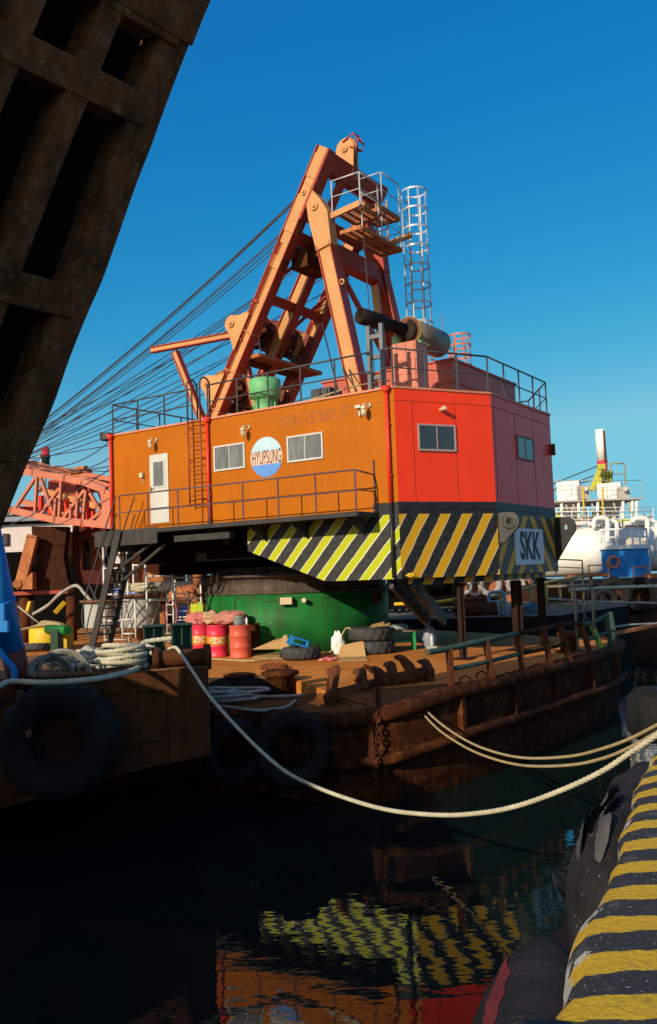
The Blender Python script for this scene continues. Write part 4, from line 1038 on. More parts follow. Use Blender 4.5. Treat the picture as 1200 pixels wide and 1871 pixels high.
for s0, s1, a0, a1, cu_ in ((.35, 1.0, .75, 1.05, .07), (.7, 1.3, 1.2, 1.5, .08), (1.15, 1.9, .95, 1.24, .06), (.25, .7, 1.25, 1.6, .05), (.55, .9, .0, .25, .12)):
    patch(f2[4], f2[0], f2[1], f2[2], .69, s0, s1, a0, a1, FEND2, 'torn_flap', f2[3], .2, .005, cu_)
HOLE = paint('torn_hole', (.003, .003, .003), .95, .2, 0, bump=0, spec=0)
for s0, s1, a0, a1 in ((.55, 1.15, 1.02, 1.22), (1.1, 1.7, 1.22, 1.36)): patch(f2[4], f2[0], f2[1], f2[2], .70, s0, s1, a0, a1, HOLE, 'tear', f2[3], .5, .012, 0)
# the third one stands upright: a ribbed tyre fender at the bend
p3 = wY(1222, 1306, 9.4)
mb = MB(); mb.lathe([(.20, -.26), (.34, -.26), (.40, -.18), (.40, .18), (.34, .26), (.20, .26)], p3, (.05, 0, 1), 40, mod=lambda i, j: (.03 if (i // 2) % 2 else 0) if 1 < j < 4 else 0)
tag(mb.build('quay_fender', RUBBER), 'upright ribbed black fender farthest along the quay, by the rope ends', 'fender', 'rubber fenders along the quay')
# mooring bollard just outside the picture is left out; ropes run on to the quay

# ================================================================== MAIN BARGE
ZD = 1.8
ZN = 1.5
def dz_(px): return ZN + (ZD - ZN) * min(1, max(0, (px - 640) / 190.0))
front_px = [(372, 1299), (420, 1300), (464, 1301), (530, 1306), (590, 1311), (640, 1307), (700, 1297), (760, 1280), (825, 1259)]
front = [wz(x, y, dz_(x)) for x, y in front_px]
side_ = [V((x, y, ZD)) for x, y in [(3.06, 17.15), (3.91, 18.3), (4.77, 19.4), (5.5, 20.3), (6.3, 21.3), (7.1, 22.55), (7.75, 23.8), (7.9, 24.8), (7.5, 25.8)]]
edge_pts = resample(catmull(front + side_, 6), .25)
NF = max(i for i, p in enumerate(edge_pts) if p.y < 17.2 and p.x > 0) + 1
backs = [V((x, y, ZD)) for x, y in [(3.0, 32.6), (-6, 40), (-14, 44), (-22, 36), (-14, 15.2), (-2.9, 17.95), (-2.62, 16.7)]]
full = [V(p) for p in edge_pts] + backs
barge = thing('crane_barge', 'rust brown flat barge with orange rusty deck carrying the crane', 'barge', loc=(0, 22, 0))
def bpart(mb, name, mats, **k): return mb.build(name, mats, barge, ID, **k)
c0, c1 = wz(376, 1266, ZN), wz(540, 1268, ZN); c2 = wz(596, 1266, ZD - .03)
stepl = [V((-2.85, 18.9, 0)), c0, c1, c2, edge_pts[NF]]
mb = MB(); mb.poly([V((p.x, p.y, ZD)) for p in stepl] + edge_pts[NF + 1:] + backs[:-1])
low = [V((stepl[0].x, stepl[0].y, ZN)), c0, c1, V((c2.x, c2.y, c2.z)), edge_pts[NF]]
fr_ = edge_pts[:NF + 1]
n_ = len(fr_); tb = resample(low, .05); tb = [tb[int(i * (len(tb) - 1) / (n_ - 1))] for i in range(n_)]; tb[-1] = low[-1]
for i in range(n_ - 1):
    mb.mi = 1; vs_ = [mb.v(fr_[i]), mb.v(fr_[i + 1]), mb.v(tb[i + 1]), mb.v(tb[i])]; fq_ = mb.f(vs_); fq_.smooth = True
mb.mi = 0
for i in range(n_ - 1):
    if tb[i].z < ZD - .01: mb.poly([tb[i], tb[i + 1], (tb[i + 1].x, tb[i + 1].y, ZD), (tb[i].x, tb[i].y, ZD)])
bpart(mb, 'deck', [DECK, rusty('shaded_ledge_plate', (.12, .042, .014), (.20, .075, .024), (.07, .026, .010), .8, .9, .5, .3)], recalc=False)  # ledge strips: their shade put in as a darker rust colour
mb = MB(); n = len(full); cen = V((-3, 28, 0)); rows = []
for z, s in ((-.003, 0), (-.85, .02), (-.90, .10), (-1.45, .10), (-2.6, .35)):
    row = []
    for i, p in enumerate(full):
        dd = (cen - p); dd.z = 0; dd.normalize(); row.append(mb.v(V((p.x, p.y, p.z + z)) + dd * s + dd * .02 * mnoise.noise(V((p.x * 1.3, p.y * 1.3, z * 2)))))
    rows.append(row)
for a, b in zip(rows, rows[1:]):
    for i in range(n): mb.f([a[i], a[(i + 1) % n], b[(i + 1) % n], b[i]])
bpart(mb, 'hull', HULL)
mb = MB(); ru = [p + V((.0, 0, -.07)) for p in edge_pts]
ru = [p + V((0, 0, .02 * mnoise.noise(p * 1.1))) for p in resample(ru, .18)]
mb.path(ru, .15, 12); bpart(mb, 'rubbing_pipe', HULL)
mb = MB(); ledge = [V((p.x, p.y, p.z - .85)) + V((.05, -.05, .03 * mnoise.noise(p * .9))) for p in edge_pts[8:]]; mb.path(ledge, .10, 10)
bpart(mb, 'rubbing_pipe', HULL)
for i in range(6, len(edge_pts) - 4, 8):
    mb = MB(); p = edge_pts[i]; t = (edge_pts[i + 1] - edge_pts[i - 1]).normalized(); o = V((t.y, -t.x, 0))
    mb.obox(p + o * .05 + ZZ * -.46, o * .06, t * (.05 if i % 10 else .10), (0, 0, .36)); bpart(mb, 'hull_rib', HULL)
# raised coaming by the bitts
mb = MB(); dcv = (c1 - c0).normalized(); dco = V((dcv.y, -dcv.x, 0)); mb.beam(c0 + ZZ * .165 - dcv * .4 + dco * .03, c1 + ZZ * .165 + dco * .03, .03, .33, dco)
for k in range(0): p = c0.lerp(c1, k / 6.5); mb.obox(p + ZZ * .40, dcv * random.uniform(.03, .12), (0, .03, 0), (0, 0, .03))
bpart(mb, 'coaming', rusty('dark_coaming_plate', (.016, .016, .018), (.035, .03, .028), (.01, .01, .011), 2, .8, .4, .5))  # coaming plate near black beside the orange deck
# pedestal
pw = CR @ V((PIV[0], PIV[1], 0)); px_, py_ = pw.x, pw.y
mb = MB(); mb.lathe([(2.83, ZD - .02), (2.83, 3.46)], (px_, py_, 0), n=72); mb.mi = 0
ped = bpart(mb, 'pedestal', GREEN)
mb = MB(); mb.lathe([(2.86, 3.462), (2.86, 3.52), (2.80, 3.53), (2.78, 3.95), (2.95, 3.96), (2.95, 4.02), (2.6, 4.03), (2.6, 4.24)], (px_, py_, 0), n=72)
for k in range(60): a = 2 * PI * k / 60; mb.obox((px_ + 2.87 * math.cos(a), py_ + 2.87 * math.sin(a), 4.045), (.03, 0, 0), (0, .03, 0), (0, 0, .025))
mb.build('slewing_ring', STEELD, ped)
def onped(px, py, off=.0):
    d = ray(px, py); ox, oy = EYE.x - px_, EYE.y - py_; a = d.x ** 2 + d.y ** 2; b = 2 * (ox * d.x + oy * d.y); c = ox ** 2 + oy ** 2 - (2.83 + off) ** 2
    t = (-b - math.sqrt(b * b - 4 * a * c)) / (2 * a); return EYE + d * t
mb = MB(); p = onped(523, 1098, .10); r_ = (p - V((px_, py_, p.z))).normalized(); t_ = V((-r_.y, r_.x, 0)); mb.obox(p, r_ * .10, t_ * .17, (0, 0, .10)); mb.tube(p + t_ * .5 - r_ * .05, p + t_ * .5 + r_ * .06, .07, n=12)
mb.build('junction_box', CREAM, ped, bevel=.015)
mb = MB(); p = onped(690, 1092, .08); r_ = (p - V((px_, py_, p.z))).normalized(); t_ = V((-r_.y, r_.x, 0)); mb.obox(p, r_ * .08, t_ * .12, (0, 0, .14)); mb.build('junction_box', BROWN, ped, bevel=.015)
mb = MB(); mb.path([onped(x, y, .012) for x, y in ((429, 1135), (429, 1100), (432, 1093), (470, 1092), (486, 1100), (505, 1097), (540, 1092), (600, 1092), (650, 1094), (664, 1100))], .013, 6); mb.build('cable', CABLE, ped)
mb = MB()
for q in ((386, 1085, 1045), (397, 1085, 1045)): mb.tube(onped(q[0], q[1], .1), onped(q[0], q[2], .35), .03, n=6)
mb.build('pipe', CABLE, ped)
# support posts
POSTM = rusty('dark_post', (.020, .011, .008), (.034, .017, .010), (.012, .009, .007), 1.5)
for i, (u, b, w_) in enumerate(((.62, 1.75, .10), (UR - .25, 4.0, .15), (UR - .3, 5.9, .11))):
    q = CR @ V((u, b, 0)); mb = MB(); mb.obox((q.x, q.y, (ZD + 3.62) / 2), E1 * w_ * .5, E2 * w_, (0, 0, (3.62 - ZD) / 2 - .002)); 
    for s in (-1, 1): mb.obox((q.x, q.y, (ZD + 3.62) / 2) , E1 * w_, E2 * .012, (0, 0, (3.62 - ZD) / 2 - .01)) if s > 0 else None
    mb.obox((q.x, q.y, ZD + .012), E1 * .24, E2 * .24, (0, 0, .01))
    bpart(mb, 'support_post', POSTM)
# handrail along the edge
posts_px = [((820, 1185), (825, 1258)), ((887, 1170), (900, 1244)), ((944, 1158), (956, 1228)), ((993, 1150), (1006, 1216)), ((1023, 1142), (1040, 1208)), ((1061, 1140), (1079, 1197)), ((1080, 1138), (1099, 1188)), ((1107, 1125), (1116, 1180)), ((1114, 1118), (1124, 1172))]
feet = [wz(*b, ZD) for t_, b in posts_px]; tops = []
for (t_, b_), f_ in zip(posts_px, feet): tops.append(wY(*t_, f_.y))
GR = rusty('flaking_green_pipe', (.035, .075, .058), (.05, .10, .075), (.16, .06, .03), 1.6, .7, .4, .2)
for i, (f_, t_) in enumerate(zip(feet, tops)):
    mb = MB(); mb.beam(f_, t_, .10, .12, (1, .3, 0)); mb.obox(f_ + ZZ * .01, (.09, 0, 0), (0, .09, 0), (0, 0, .012))
    bpart(mb, 'rail_post', BROWN if i < 6 else (paint('lime_rust_post', (.22, .38, .06), .6, .3, .35) if i == 6 else GR), bevel=.008)
mb = MB(); tl = [tops[0] + (tops[0] - tops[1]) * .55 + ZZ * .02] + tops[:4]; mb.path(catmull(tl, 6), .055, 10); bpart(mb, 'top_rail', GR)
mb = MB(); mb.path(catmull([tops[2] + (tops[3] - tops[2]) * .02 + ZZ * .01, tops[3] + ZZ * .01, tops[4], tops[5] + ZZ * .01], 6), .058, 10); bpart(mb, 'top_rail', HULL)
mb = MB(); mb.path(catmull([tops[5], tops[6], tops[7], tops[7] + (tops[7] - tops[6]) * .1], 6), .055, 10); bpart(mb, 'top_rail', GR)
mids = [f_.lerp(t_, .48) for f_, t_ in zip(feet, tops)]
mb = MB(); mb.path(catmull(mids[:3], 6), .045, 9); bpart(mb, 'middle_rail', GR)
mb = MB(); mb.path(catmull(mids[2:5], 6), .045, 9); bpart(mb, 'middle_rail', HULL)
mb = MB(); mb.path(catmull(mids[5:8], 6), .045, 9); bpart(mb, 'middle_rail', GR)
# bitts, fairleads, eyes
def bitt(px, py, r=.2, h=.42, mat=HULL, z=ZD, par=barge):
    p = wz(px, py, z); mb = MB(); mb.lathe([(r, 0), (r * .95, h * .75), (r * 1.25, h * .8), (r * 1.28, h * .93), (r * .9, h)], p, n=24); mb.obox(p + ZZ * .012, (r * 1.6, 0, 0), (0, r * 1.6, 0), (0, 0, .011))
    return mb.build('bollard', mat, par)
bitt(438, 1264, .28, .40, z=ZN); bitt(513, 1270, .31, .52, z=ZN); bitt(1040, 1190, .22, .50, BROWN)
def fairlead(pa, pb_, horns, name='fairlead'):
    d = (pb_ - pa); L = d.length; d.normalize(); o = V((d.y, -d.x, 0)); mb = MB()
    mb.tube(pa + ZZ * .16, pb_ + ZZ * .16, .125, n=22)
    f_ = bpart(mb, name, HULLF)
    for s, hh, tw in horns:
        c = pa + d * (L * s); mb = MB(); r = [(.17, 0), (.20, .2), (.13, .36 * hh), (.02, .50 * hh), (-.12, .54 * hh), (-.26, .50 * hh), (-.25, .44 * hh), (-.12, .42 * hh), (-.05, .32 * hh), (-.08, 0)]
        mb.prism([c + o * a + d * (tw * (q > .3) * (q - .3)) - d * .06 + ZZ * q * 1.12 for a, q in r], d * .12)
        mb.tube(c - d * .07 + ZZ * .16 + o * .02, c + d * .07 + ZZ * .16 + o * .02, .09, n=16); mb.tube(c - d * .09 + ZZ * .16 + o * .02, c + d * .09 + ZZ * .16 + o * .02, .04, n=12)
        mb.build('horn', HULLF, f_, bevel=.012)
    return f_
HULLF = rusty('brown_fairlead_steel', (.085, .030, .013), (.16, .055, .022), (.05, .019, .010), 1.4, .8, .6, .3)
HULLO = rusty('orange_brown_steel', (.14, .05, .022), (.26, .09, .035), (.08, .03, .016), 1.4, .8, .6, .3)
fairlead(wz(600, 1296, ZN) + ZZ * .05, wz(700, 1276, ZN + .06) + ZZ * .12, ((.0, 1.15, .9), (.58, .9, .6), (1.0, .85, -.9)))
fairlead(wz(712, 1271, ZN + .10) + ZZ * .12, wz(782, 1253, ZN + .2) + ZZ * .10, ((.05, .85, .4), (.55, 1.0, -.8), (.98, .7, .2)))
mb = MB()
for q in ((880, 1238), (850, 1247), (985, 1222), (1046, 1204)):
    p = wz(*q, ZD); mb.path([p + V((-.1, 0, 0)), p + V((-.1, 0, .08)), p + V((0, 0, .13)), p + V((.1, 0, .08)), p + V((.1, 0, 0))], .016, 6)
bpart(mb, 'deck_eye', HULL)
def chain(mb, pts, r=.018, ln=.11, jit=0):
    pts = resample(pts, ln * .72)
    for i in range(len(pts) - 1):
        a, b = pts[i], pts[i + 1]; d = (b - a).normalized(); c = (a + b) / 2; s = d.orthogonal().normalized()
        s = Matrix.Rotation((PI / 2 if i % 2 else 0) + random.uniform(-.3, .3), 3, d) @ s
        mb.path([c + d * (ln / 2) * math.cos(t) + s * ln * .3 * math.sin(t) for t in [2 * PI * k / 10 for k in range(10)]], r, 5, closed=True)
mb = MB(); chain(mb, [wz(640, 1266, ZN + .1) + ZZ * .05, wz(670, 1262, ZN + .1) + ZZ * .5, wz(688, 1270, ZN + .1) + ZZ * .4, wY(692, 1300, 15.25), wY(688, 1380, 15.15), wY(684, 1450, 15.2)], .017, .12)
tag(mb.build('chain', HULL), 'rusty chain hanging down the barge side below the fairlead', 'chain')
mb = MB(); pts = [wz(500, 1222, ZD) + V((.32 * math.cos(a) * (1 - a * .01), .22 * math.sin(a), .03 + .004 * a)) for a in [k * .3 for k in range(50)]]; chain(mb, pts, .014, .09)
tag(mb.build('chain', HULLO), 'small heap of rusty chain lying on the sunny orange deck', 'chain')
mb = MB(); chain(mb, [wz(520, 1262, ZN) + ZZ * .3, wz(560, 1272, ZN) + ZZ * .04, wz(600, 1276, ZN) + ZZ * .04, wz(640, 1272, ZN) + ZZ * .05], .016, .10)
tag(mb.build('chain', HULLO), 'thin chain running from the mushroom bollard to the fairlead', 'chain')

# ================================================================== TYRES
def tyre_mesh(R, wd, hole=.52, lug=.06, nl=34):
    mb = MB(); n = nl * 2
    prof = [(R * hole, -wd * .34), (R * .70, -wd * .5), (R * .90, -wd * .47), (R * .985, -wd * .36), (R, -wd * .12), (R, wd * .12), (R * .985, wd * .36), (R * .90, wd * .47), (R * .70, wd * .5), (R * hole, wd * .34), (R * hole * .98, wd * .28), (R * .62, wd * .30), (R * .86, wd * .40), (R * .93, 0), (R * .86, -wd * .40), (R * .62, -wd * .30), (R * hole * .98, -wd * .28)]
    def md(i, j):
        if j in (3, 4): return -lug * R if ((i + 0) // 2) % 2 else 0
        if j in (5, 6): return -lug * R if ((i + 2) // 2) % 2 else 0
        if j in (2, 7): return -lug * .4 * R if (i // 2) % 2 else 0
        return 0
    mb.lathe(prof, (0, 0, 0), (0, 1, 0), n, closed=True, mod=md); return mb
def tyre(name, label, cat, p, axis, R, wd, group=None, mat=None, roll=0, hole=.52):
    y = V(axis).normalized(); x = y.orthogonal().normalized() if abs(y.z) > .9 else V((y.y, -y.x, 0)).normalized(); z = x.cross(y)
    M = Matrix((x, y, z)).transposed().to_4x4() @ Matrix.Rotation(roll, 4, 'Y'); M.translation = V(p)
    o = tyre_mesh(R, wd, hole).build(name, mat or RUBBER, None, M); return tag(o, label, cat, group)
tg = 'tyre fenders hung on barge sides'
RUBBD = paint('dusty_black_rubber', (.014, .0135, .0125), .75, .5, .25, rustc=(.028, .026, .024), scale=2.2, bump=.9, spec=.15)
def hung(label, px, py, Y, R, wd, ax, chain_px=None, mat=None, hole=.52):
    p = wY(px, py, Y); o = tyre('tyre_fender', label, 'tyre', p, ax, R, wd, tg, mat or RUBBD, 0, hole)
    if chain_px:
        mb = MB(); chain(mb, [wY(*q, Y + dy) for q, dy in chain_px], .022, .13); c = mb.build('chain', HULLO, o)
    return o
LBD = V((.97, .235, 0)).normalized(); LBN = V((LBD.y, -LBD.x, 0))
hung('huge worn loader tyre on the near brown barge, largest tyre in view', 110, 1351, 12.6, .84, .72, (-.05, 1, 0), [((38, 1265), .2), ((44, 1300), .0), ((52, 1340), -.3)], hole=.44)
hung('tyre hung on the rusty barge beside the near barge corner, half in the dark', 428, 1374, 15.85, .60, .40, (.35, -.94, 0), [((412, 1300), .2), ((415, 1335), .0)])
hung('tyre hung on the rusty barge nose with a pale scrape, right of its dark twin', 534, 1367, 15.0, .66, .45, (.1, -.99, 0), [((515, 1303), .3), ((512, 1325), .1)])
# ================================================================== NEAR BARGE
ZL = 2.6
near = thing('work_barge', 'brown near barge with dark rusted side, green bitts and rope heap', 'barge', loc=(-5, 15, 0))
P1 = V((-1.98, 13.72, 0)); P0 = P1 - LBD * 9
def lb(s, d, z): return P1 - LBD * s + V((-LBN.x, -LBN.y, 0)) * d + ZZ * z       # s along to the left, d inboard
mb = MB(); sec = [(0, ZL), (0, 1.32), (3.2, .72), (9, -.4), (9, ZL)]
mb.prism([lb(s, 0, z) for s, z in sec], -LBN * 4.0)
mb.prism([lb(-.015, -.06, 2.62), lb(.62, -.06, 2.62), lb(.62, -.06, 1.20), lb(.30, -.06, 1.24), lb(-.015, -.06, 1.27)], -LBN * .055)
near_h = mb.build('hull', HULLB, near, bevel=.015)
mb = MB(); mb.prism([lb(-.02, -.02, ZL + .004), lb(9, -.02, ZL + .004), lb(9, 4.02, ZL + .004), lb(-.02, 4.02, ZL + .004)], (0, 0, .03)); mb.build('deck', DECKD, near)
mb = MB()
mb.prism([lb(.02, -.03, 2.52), lb(9, -.03, 2.52), lb(9, -.03, 2.30), lb(.02, -.03, 2.30)], -LBN * .04); mb.build('hull_rib', HULLB, near, bevel=.01)
for s, z0, z1 in ((.05, 1.34, 2.28), (.62, 1.2, 2.28), (2.3, .9, 2.28), (4.0, .6, 2.28)): mb = MB(); mb.prism([lb(s, -.035, z0), lb(s + .10, -.035, z0), lb(s + .10, -.035, z1), lb(s, -.035, z1)], -LBN * .04); mb.build('hull_rib', HULLB, near, bevel=.01)
mb = MB(); mb.prism([lb(.16, -.028, 1.72), lb(4.0, -.028, 1.72), lb(4, -.028, 1.54), lb(.16, -.028, 1.54)], -LBN * .03)
mb.build('hull_rib', HULLB, near, bevel=.01)
for q in ((281, 1214), (331, 1211)):                                      # green bitts: boxes with flanged sides
    p = wz(*q, ZL + .03); mb = MB(); h = .60; wd = .155
    if q[0] < 300: p = p + V((-.02, .15, 0))
    else: p = p + V((-.02, .2, 0))
    mb.obox(p + ZZ * h / 2, LBD * wd, LBN * .02, (0, 0, h / 2))
    for s in (-1, 0, 1): mb.obox(p + ZZ * h / 2 + LBD * wd * s, LBD * .014, LBN * .14, (0, 0, h / 2))
    mb.obox(p + ZZ * (h + .015), LBD * (wd + .03), LBN * .19, (0, 0, .014)); mb.obox(p + ZZ * .02, LBD * (wd + .05), LBN * .2, (0, 0, .02))
    mb.build('mooring_bitt', GREEND, near, bevel=.005)
mb = MB(); r0, r1 = lb(.78, .12, ZL + .17), lb(-.02, .12, ZL + .17); mb.tube(r0, r1, .13, n=20)
for q in (r0, r1): mb.tube(q - LBD * .05, q + LBD * .05, .19, n=20); mb.obox(q - ZZ * .1, LBD * .05, LBN * .12, (0, 0, .1))
mb.build('roller', HULLB, near, bevel=.008)
mb = MB(); mb.lathe([(.20, 0), (.17, .02), (.10, .05), (.10, .13), (.21, .15), (.21, .18)], wz(232, 1212, ZL) + V((0, 0, .03)), n=20); mb.build('mushroom_vent', HULLB, near)
mb = MB(); chain(mb, [wz(160, 1222, ZL) + ZZ * .05, wz(178, 1215, ZL) + ZZ * .08, wz(200, 1212, ZL) + ZZ * .05, wz(215, 1216, ZL) + ZZ * .05, wz(185, 1222, ZL) + ZZ * .06], .03, .16)
tag(mb.build('chain', RUSTO), 'short orange rusty chain beside the pale rope heap', 'chain')
# blue post leaning at the left edge
mb = MB(); b0, b1, b2 = wY(38, 1250, 13.0), wY(-30, 955, 12.2), wY(22, 1185, 12.8)
post = thing('blue_mast', 'leaning blue painted post with dark red foot on the near barge', 'post', loc=b0)
mb.tube(b2, b1, .17, .205, n=28); mb.tube(b2.lerp(b1, .38), b2.lerp(b1, .395), .20, .20, n=28); mb.build('shaft', BLUEP, post)
mb = MB(); mb.tube(b0, b2.lerp(b0, .002), .165, .175, n=28); mb.build('foot', paint('dark_red_foot', (.16, .035, .028), .6, .25, .15), post)
mb = MB(); mb.path(catmull([wY(-5, 1180, 12.7), wY(10, 1205, 12.6), wY(24, 1222, 12.6), wY(26, 1245, 12.6)], 6), .05, 10); mb.obox(wY(-2, 1145, 12.4), (.14, 0, 0), (0, .05, 0), (0, 0, .08)); mb.obox(wY(2, 1120, 12.4), (.06, 0, 0), (0, .05, 0), (0, 0, .13)); mb.build('bracket', BLUEP, post, bevel=.01)
# ================================================================== ROPES
def vplane(a, b):
    d = (b - a); d.z = 0; d.normalize(); return a, V((d.y, -d.x, 0))
def mooring(name, label, pxs, a, b, r, mat, group=None, pre=(), post_=()):
    p, n = vplane(a, b); pts = list(pre) + [wplane(x, y, p, n) for x, y in pxs] + list(post_)
    mb = MB(); mb.rope(catmull(pts, 14), r, r * .4, n=12)
    return tag(mb.build(name, mat), label, 'rope', group)
ge = wz(1200, 1340, 2.52)
gq = wz(1262, 1296, 2.5)
ra = lb(.62, -.03, ZL + .30)
mooring('mooring_rope', 'long pale twisted mooring rope sagging lowest over the dark water', [(334, 1200), (350, 1224), (385, 1275), (440, 1336), (485, 1380), (530, 1415), (600, 1447), (700, 1478), (800, 1489), (880, 1485), (950, 1471), (1030, 1442), (1100, 1409), (1150, 1376), (1200, 1343), (1250, 1306)],
        lb(.42, -.02, ZL + .2), ge, .023, ROPEW, 'mooring ropes to the quay', pre=(lb(.55, .6, ZL + .28), lb(.46, .14, ZL + .33)))
fa = wz(748, 1264, dz_(748)) + ZZ * .25
mooring('mooring_rope', 'thin tan mooring rope, upper strand of the pair from the rusty fairlead', [(748, 1262), (765, 1283), (800, 1318), (850, 1352), (900, 1373), (960, 1385), (1040, 1382), (1100, 1368), (1150, 1350), (1200, 1325), (1250, 1300)], fa, ge + V((.3, .5, .05)), .016, ROPET, 'mooring ropes to the quay')
mooring('mooring_rope', 'thin tan mooring rope, lower strand of the pair from the rusty fairlead', [(745, 1264), (765, 1294), (800, 1332), (850, 1365), (900, 1386), (960, 1399), (1040, 1398), (1100, 1386), (1150, 1366), (1200, 1338), (1250, 1306)], fa + V((-.05, -.06, 0)), ge + V((.25, .45, .0)), .016, ROPET, 'mooring ropes to the quay')
zr_ = ZL + .08
pts = [wz(-20, 1266, zr_), wz(5, 1250, zr_), wz(25, 1245, zr_), wz(80, 1247, zr_), wz(150, 1243, zr_), wz(200, 1236, zr_), wz(245, 1224, zr_), wz(262, 1210, zr_ + .02), wz(270, 1195, zr_ + .1), wz(290, 1190, zr_ + .2), lb(.95, .55, ZL + .40), lb(.5, .55, ZL + .45)]
mb = MB(); mb.rope(catmull(pts, 12), .036, .02, n=12); tag(mb.build('deck_rope', ROPEW), 'thick pale rope lying along the near barge edge and round the bitts', 'rope')
mb = MB(); cc = wz(222, 1224, ZL + .04); K = 6; pts = []
for k in range(K * 26):
    a = 2 * PI * k / 26; lv = k / 26; e_ = 1 + .10 * math.sin(lv * 4.1 + 1) + .05 * math.sin(2 * a + lv * 3); pts.append(cc + V((.33 * math.cos(a) * e_ + .03 * math.sin(lv * 7), .30 * math.sin(a) * e_, .05 + .058 * lv + .02 * math.sin(a * 1.3 + lv))))
mb.rope(pts, .034, .02, n=12); tag(mb.build('rope_coil', ROPEW), 'neat stacked coil of thick pale rope beside the green bitts', 'rope coil')
def tangle(cc, n, sx_, sy_, rx_, ry_, r, seed, hump):
    rnd = random.Random(seed); mb = MB()
    for k in range(n):
        off = V((rnd.uniform(-sx_, sx_), rnd.uniform(-sy_, sy_), 0)); rx, ry = rx_ * rnd.uniform(.5, 1.1), ry_ * rnd.uniform(.5, 1.1); ph = rnd.uniform(0, 6.3); tl = rnd.uniform(0, .5); f = rnd.uniform(.8, 1.5)
        pts = []
        for i in range(20):
            a = 2 * PI * i / 20 * f; p = V((rx * math.cos(a + ph), ry * math.sin(a + ph), 0)) + off
            base = hump * math.exp(-((p.x / (sx_ + .2)) ** 2 + (p.y / (sy_ + .2)) ** 2))
            pts.append(cc + p + ZZ * (r + base * (k / n) + .07 * abs(math.sin(a * .5 + ph)) * tl + .03 * rnd.random()))
        mb.rope(catmull(pts, 4), r, .02, n=9)
    return mb
tag(tangle(wz(156, 1222, ZL + .04), 10, .34, .22, .34, .24, .030, 3, .26).build('rope_heap', ROPEW), 'tangled heap of pale rope with loose loops on the near barge', 'rope heap')
mb = MB(); mb.blob(wz(165, 1216, ZL + .04) + ZZ * .14, (.26, .18, .15), 77, .4, 2.0, flat=-.13); tag(mb.build('canvas_sheet', paint('grey_white_canvas', (.42, .39, .33), .9, .2, 0, scale=4, bump=.4)), 'crumpled off white canvas lying between rope heap and coil', 'canvas')
mb = MB(); cc = wz(100, 1234, ZL + .04)
for k in range(10):
    rr_ = .16 + .018 * k
    pts = [cc + V((.035 * k - .16 + .03 * math.sin(k * 2.1), 0, 0)) + V((rr_ * 1.15 * math.cos(a) + .05 * math.sin(k), .20 * math.cos(a * .8 + k * .2), .03 + rr_ * 1.1 * max(0, math.sin(a)) )) for a in [PI * (1.02 * i / 18 - .01) for i in range(19)]]
    mb.rope(catmull(pts, 3), .022, .02, n=8)
tag(mb.build('rope_heap', ROPEG), 'smaller arched bundle of grey rope loops left of the float', 'rope heap')
mb = MB(); p = wz(122, 1224, ZL + .04) + ZZ * .15; mb.lathe([(.03, -.11), (.11, -.10), (.13, -.07), (.13, .07), (.11, .10), (.03, .11)], p, (.3, -.9, .25), 24); tag(mb.build('float', paint('mustard_float', (.30, .16, .03), .6, .25, .1)), 'round mustard yellow float lying in the rope heap', 'float')
mb = MB(); cc = wz(400, 1286, ZN)
for k in range(8):
    off = V((random.uniform(-.3, .5), random.uniform(-.2, .3), 0)); rx, ry = random.uniform(.4, .8), random.uniform(.25, .45); ph = random.uniform(0, 6)
    mb.rope(catmull([cc + off + V((rx * math.cos(a + ph), ry * math.sin(a + ph), .05 + k * .028)) for a in [2 * PI * i / 20 * 1.1 for i in range(21)]], 3), .03, n=8)
tag(mb.build('rope_heap', ROPEG), 'dim rope heap on the shaded deck edge beside the bollards', 'rope heap')
for q, lab in ((((455, 1273), (520, 1272), (590, 1268)), 'taut tan rope running flat from the bollards to the fairlead'), (((400, 1290), (470, 1298), (520, 1293), (540, 1280)), 'loose grey rope end curling on the shaded deck edge')):
    mb = MB(); mb.rope(catmull([wz(x, y, ZN + .06) for x, y in q], 10), .03, n=8); tag(mb.build('deck_rope', ROPEG), lab, 'rope')
mb = MB(); mb.rope(catmull([wz(x, y, ZD + .03) for x, y in ((372, 1203), (420, 1206), (460, 1207), (500, 1204), (560, 1200), (610, 1190), (640, 1180))], 10), .025, n=8); tag(mb.build('deck_rope', ROPET), 'tan rope lying on the deck in front of the oil drums', 'rope')
mb = MB(); bq_ = wz(1285, 1292, 2.27); mb.lathe([(.20, 0), (.15, .05), (.13, .34), (.20, .42), (.22, .48), (.12, .52)], bq_, n=24); tag(mb.build('bollard', HULLO), 'rusty quay bollard holding the three mooring ropes beside the curb', 'bollard')
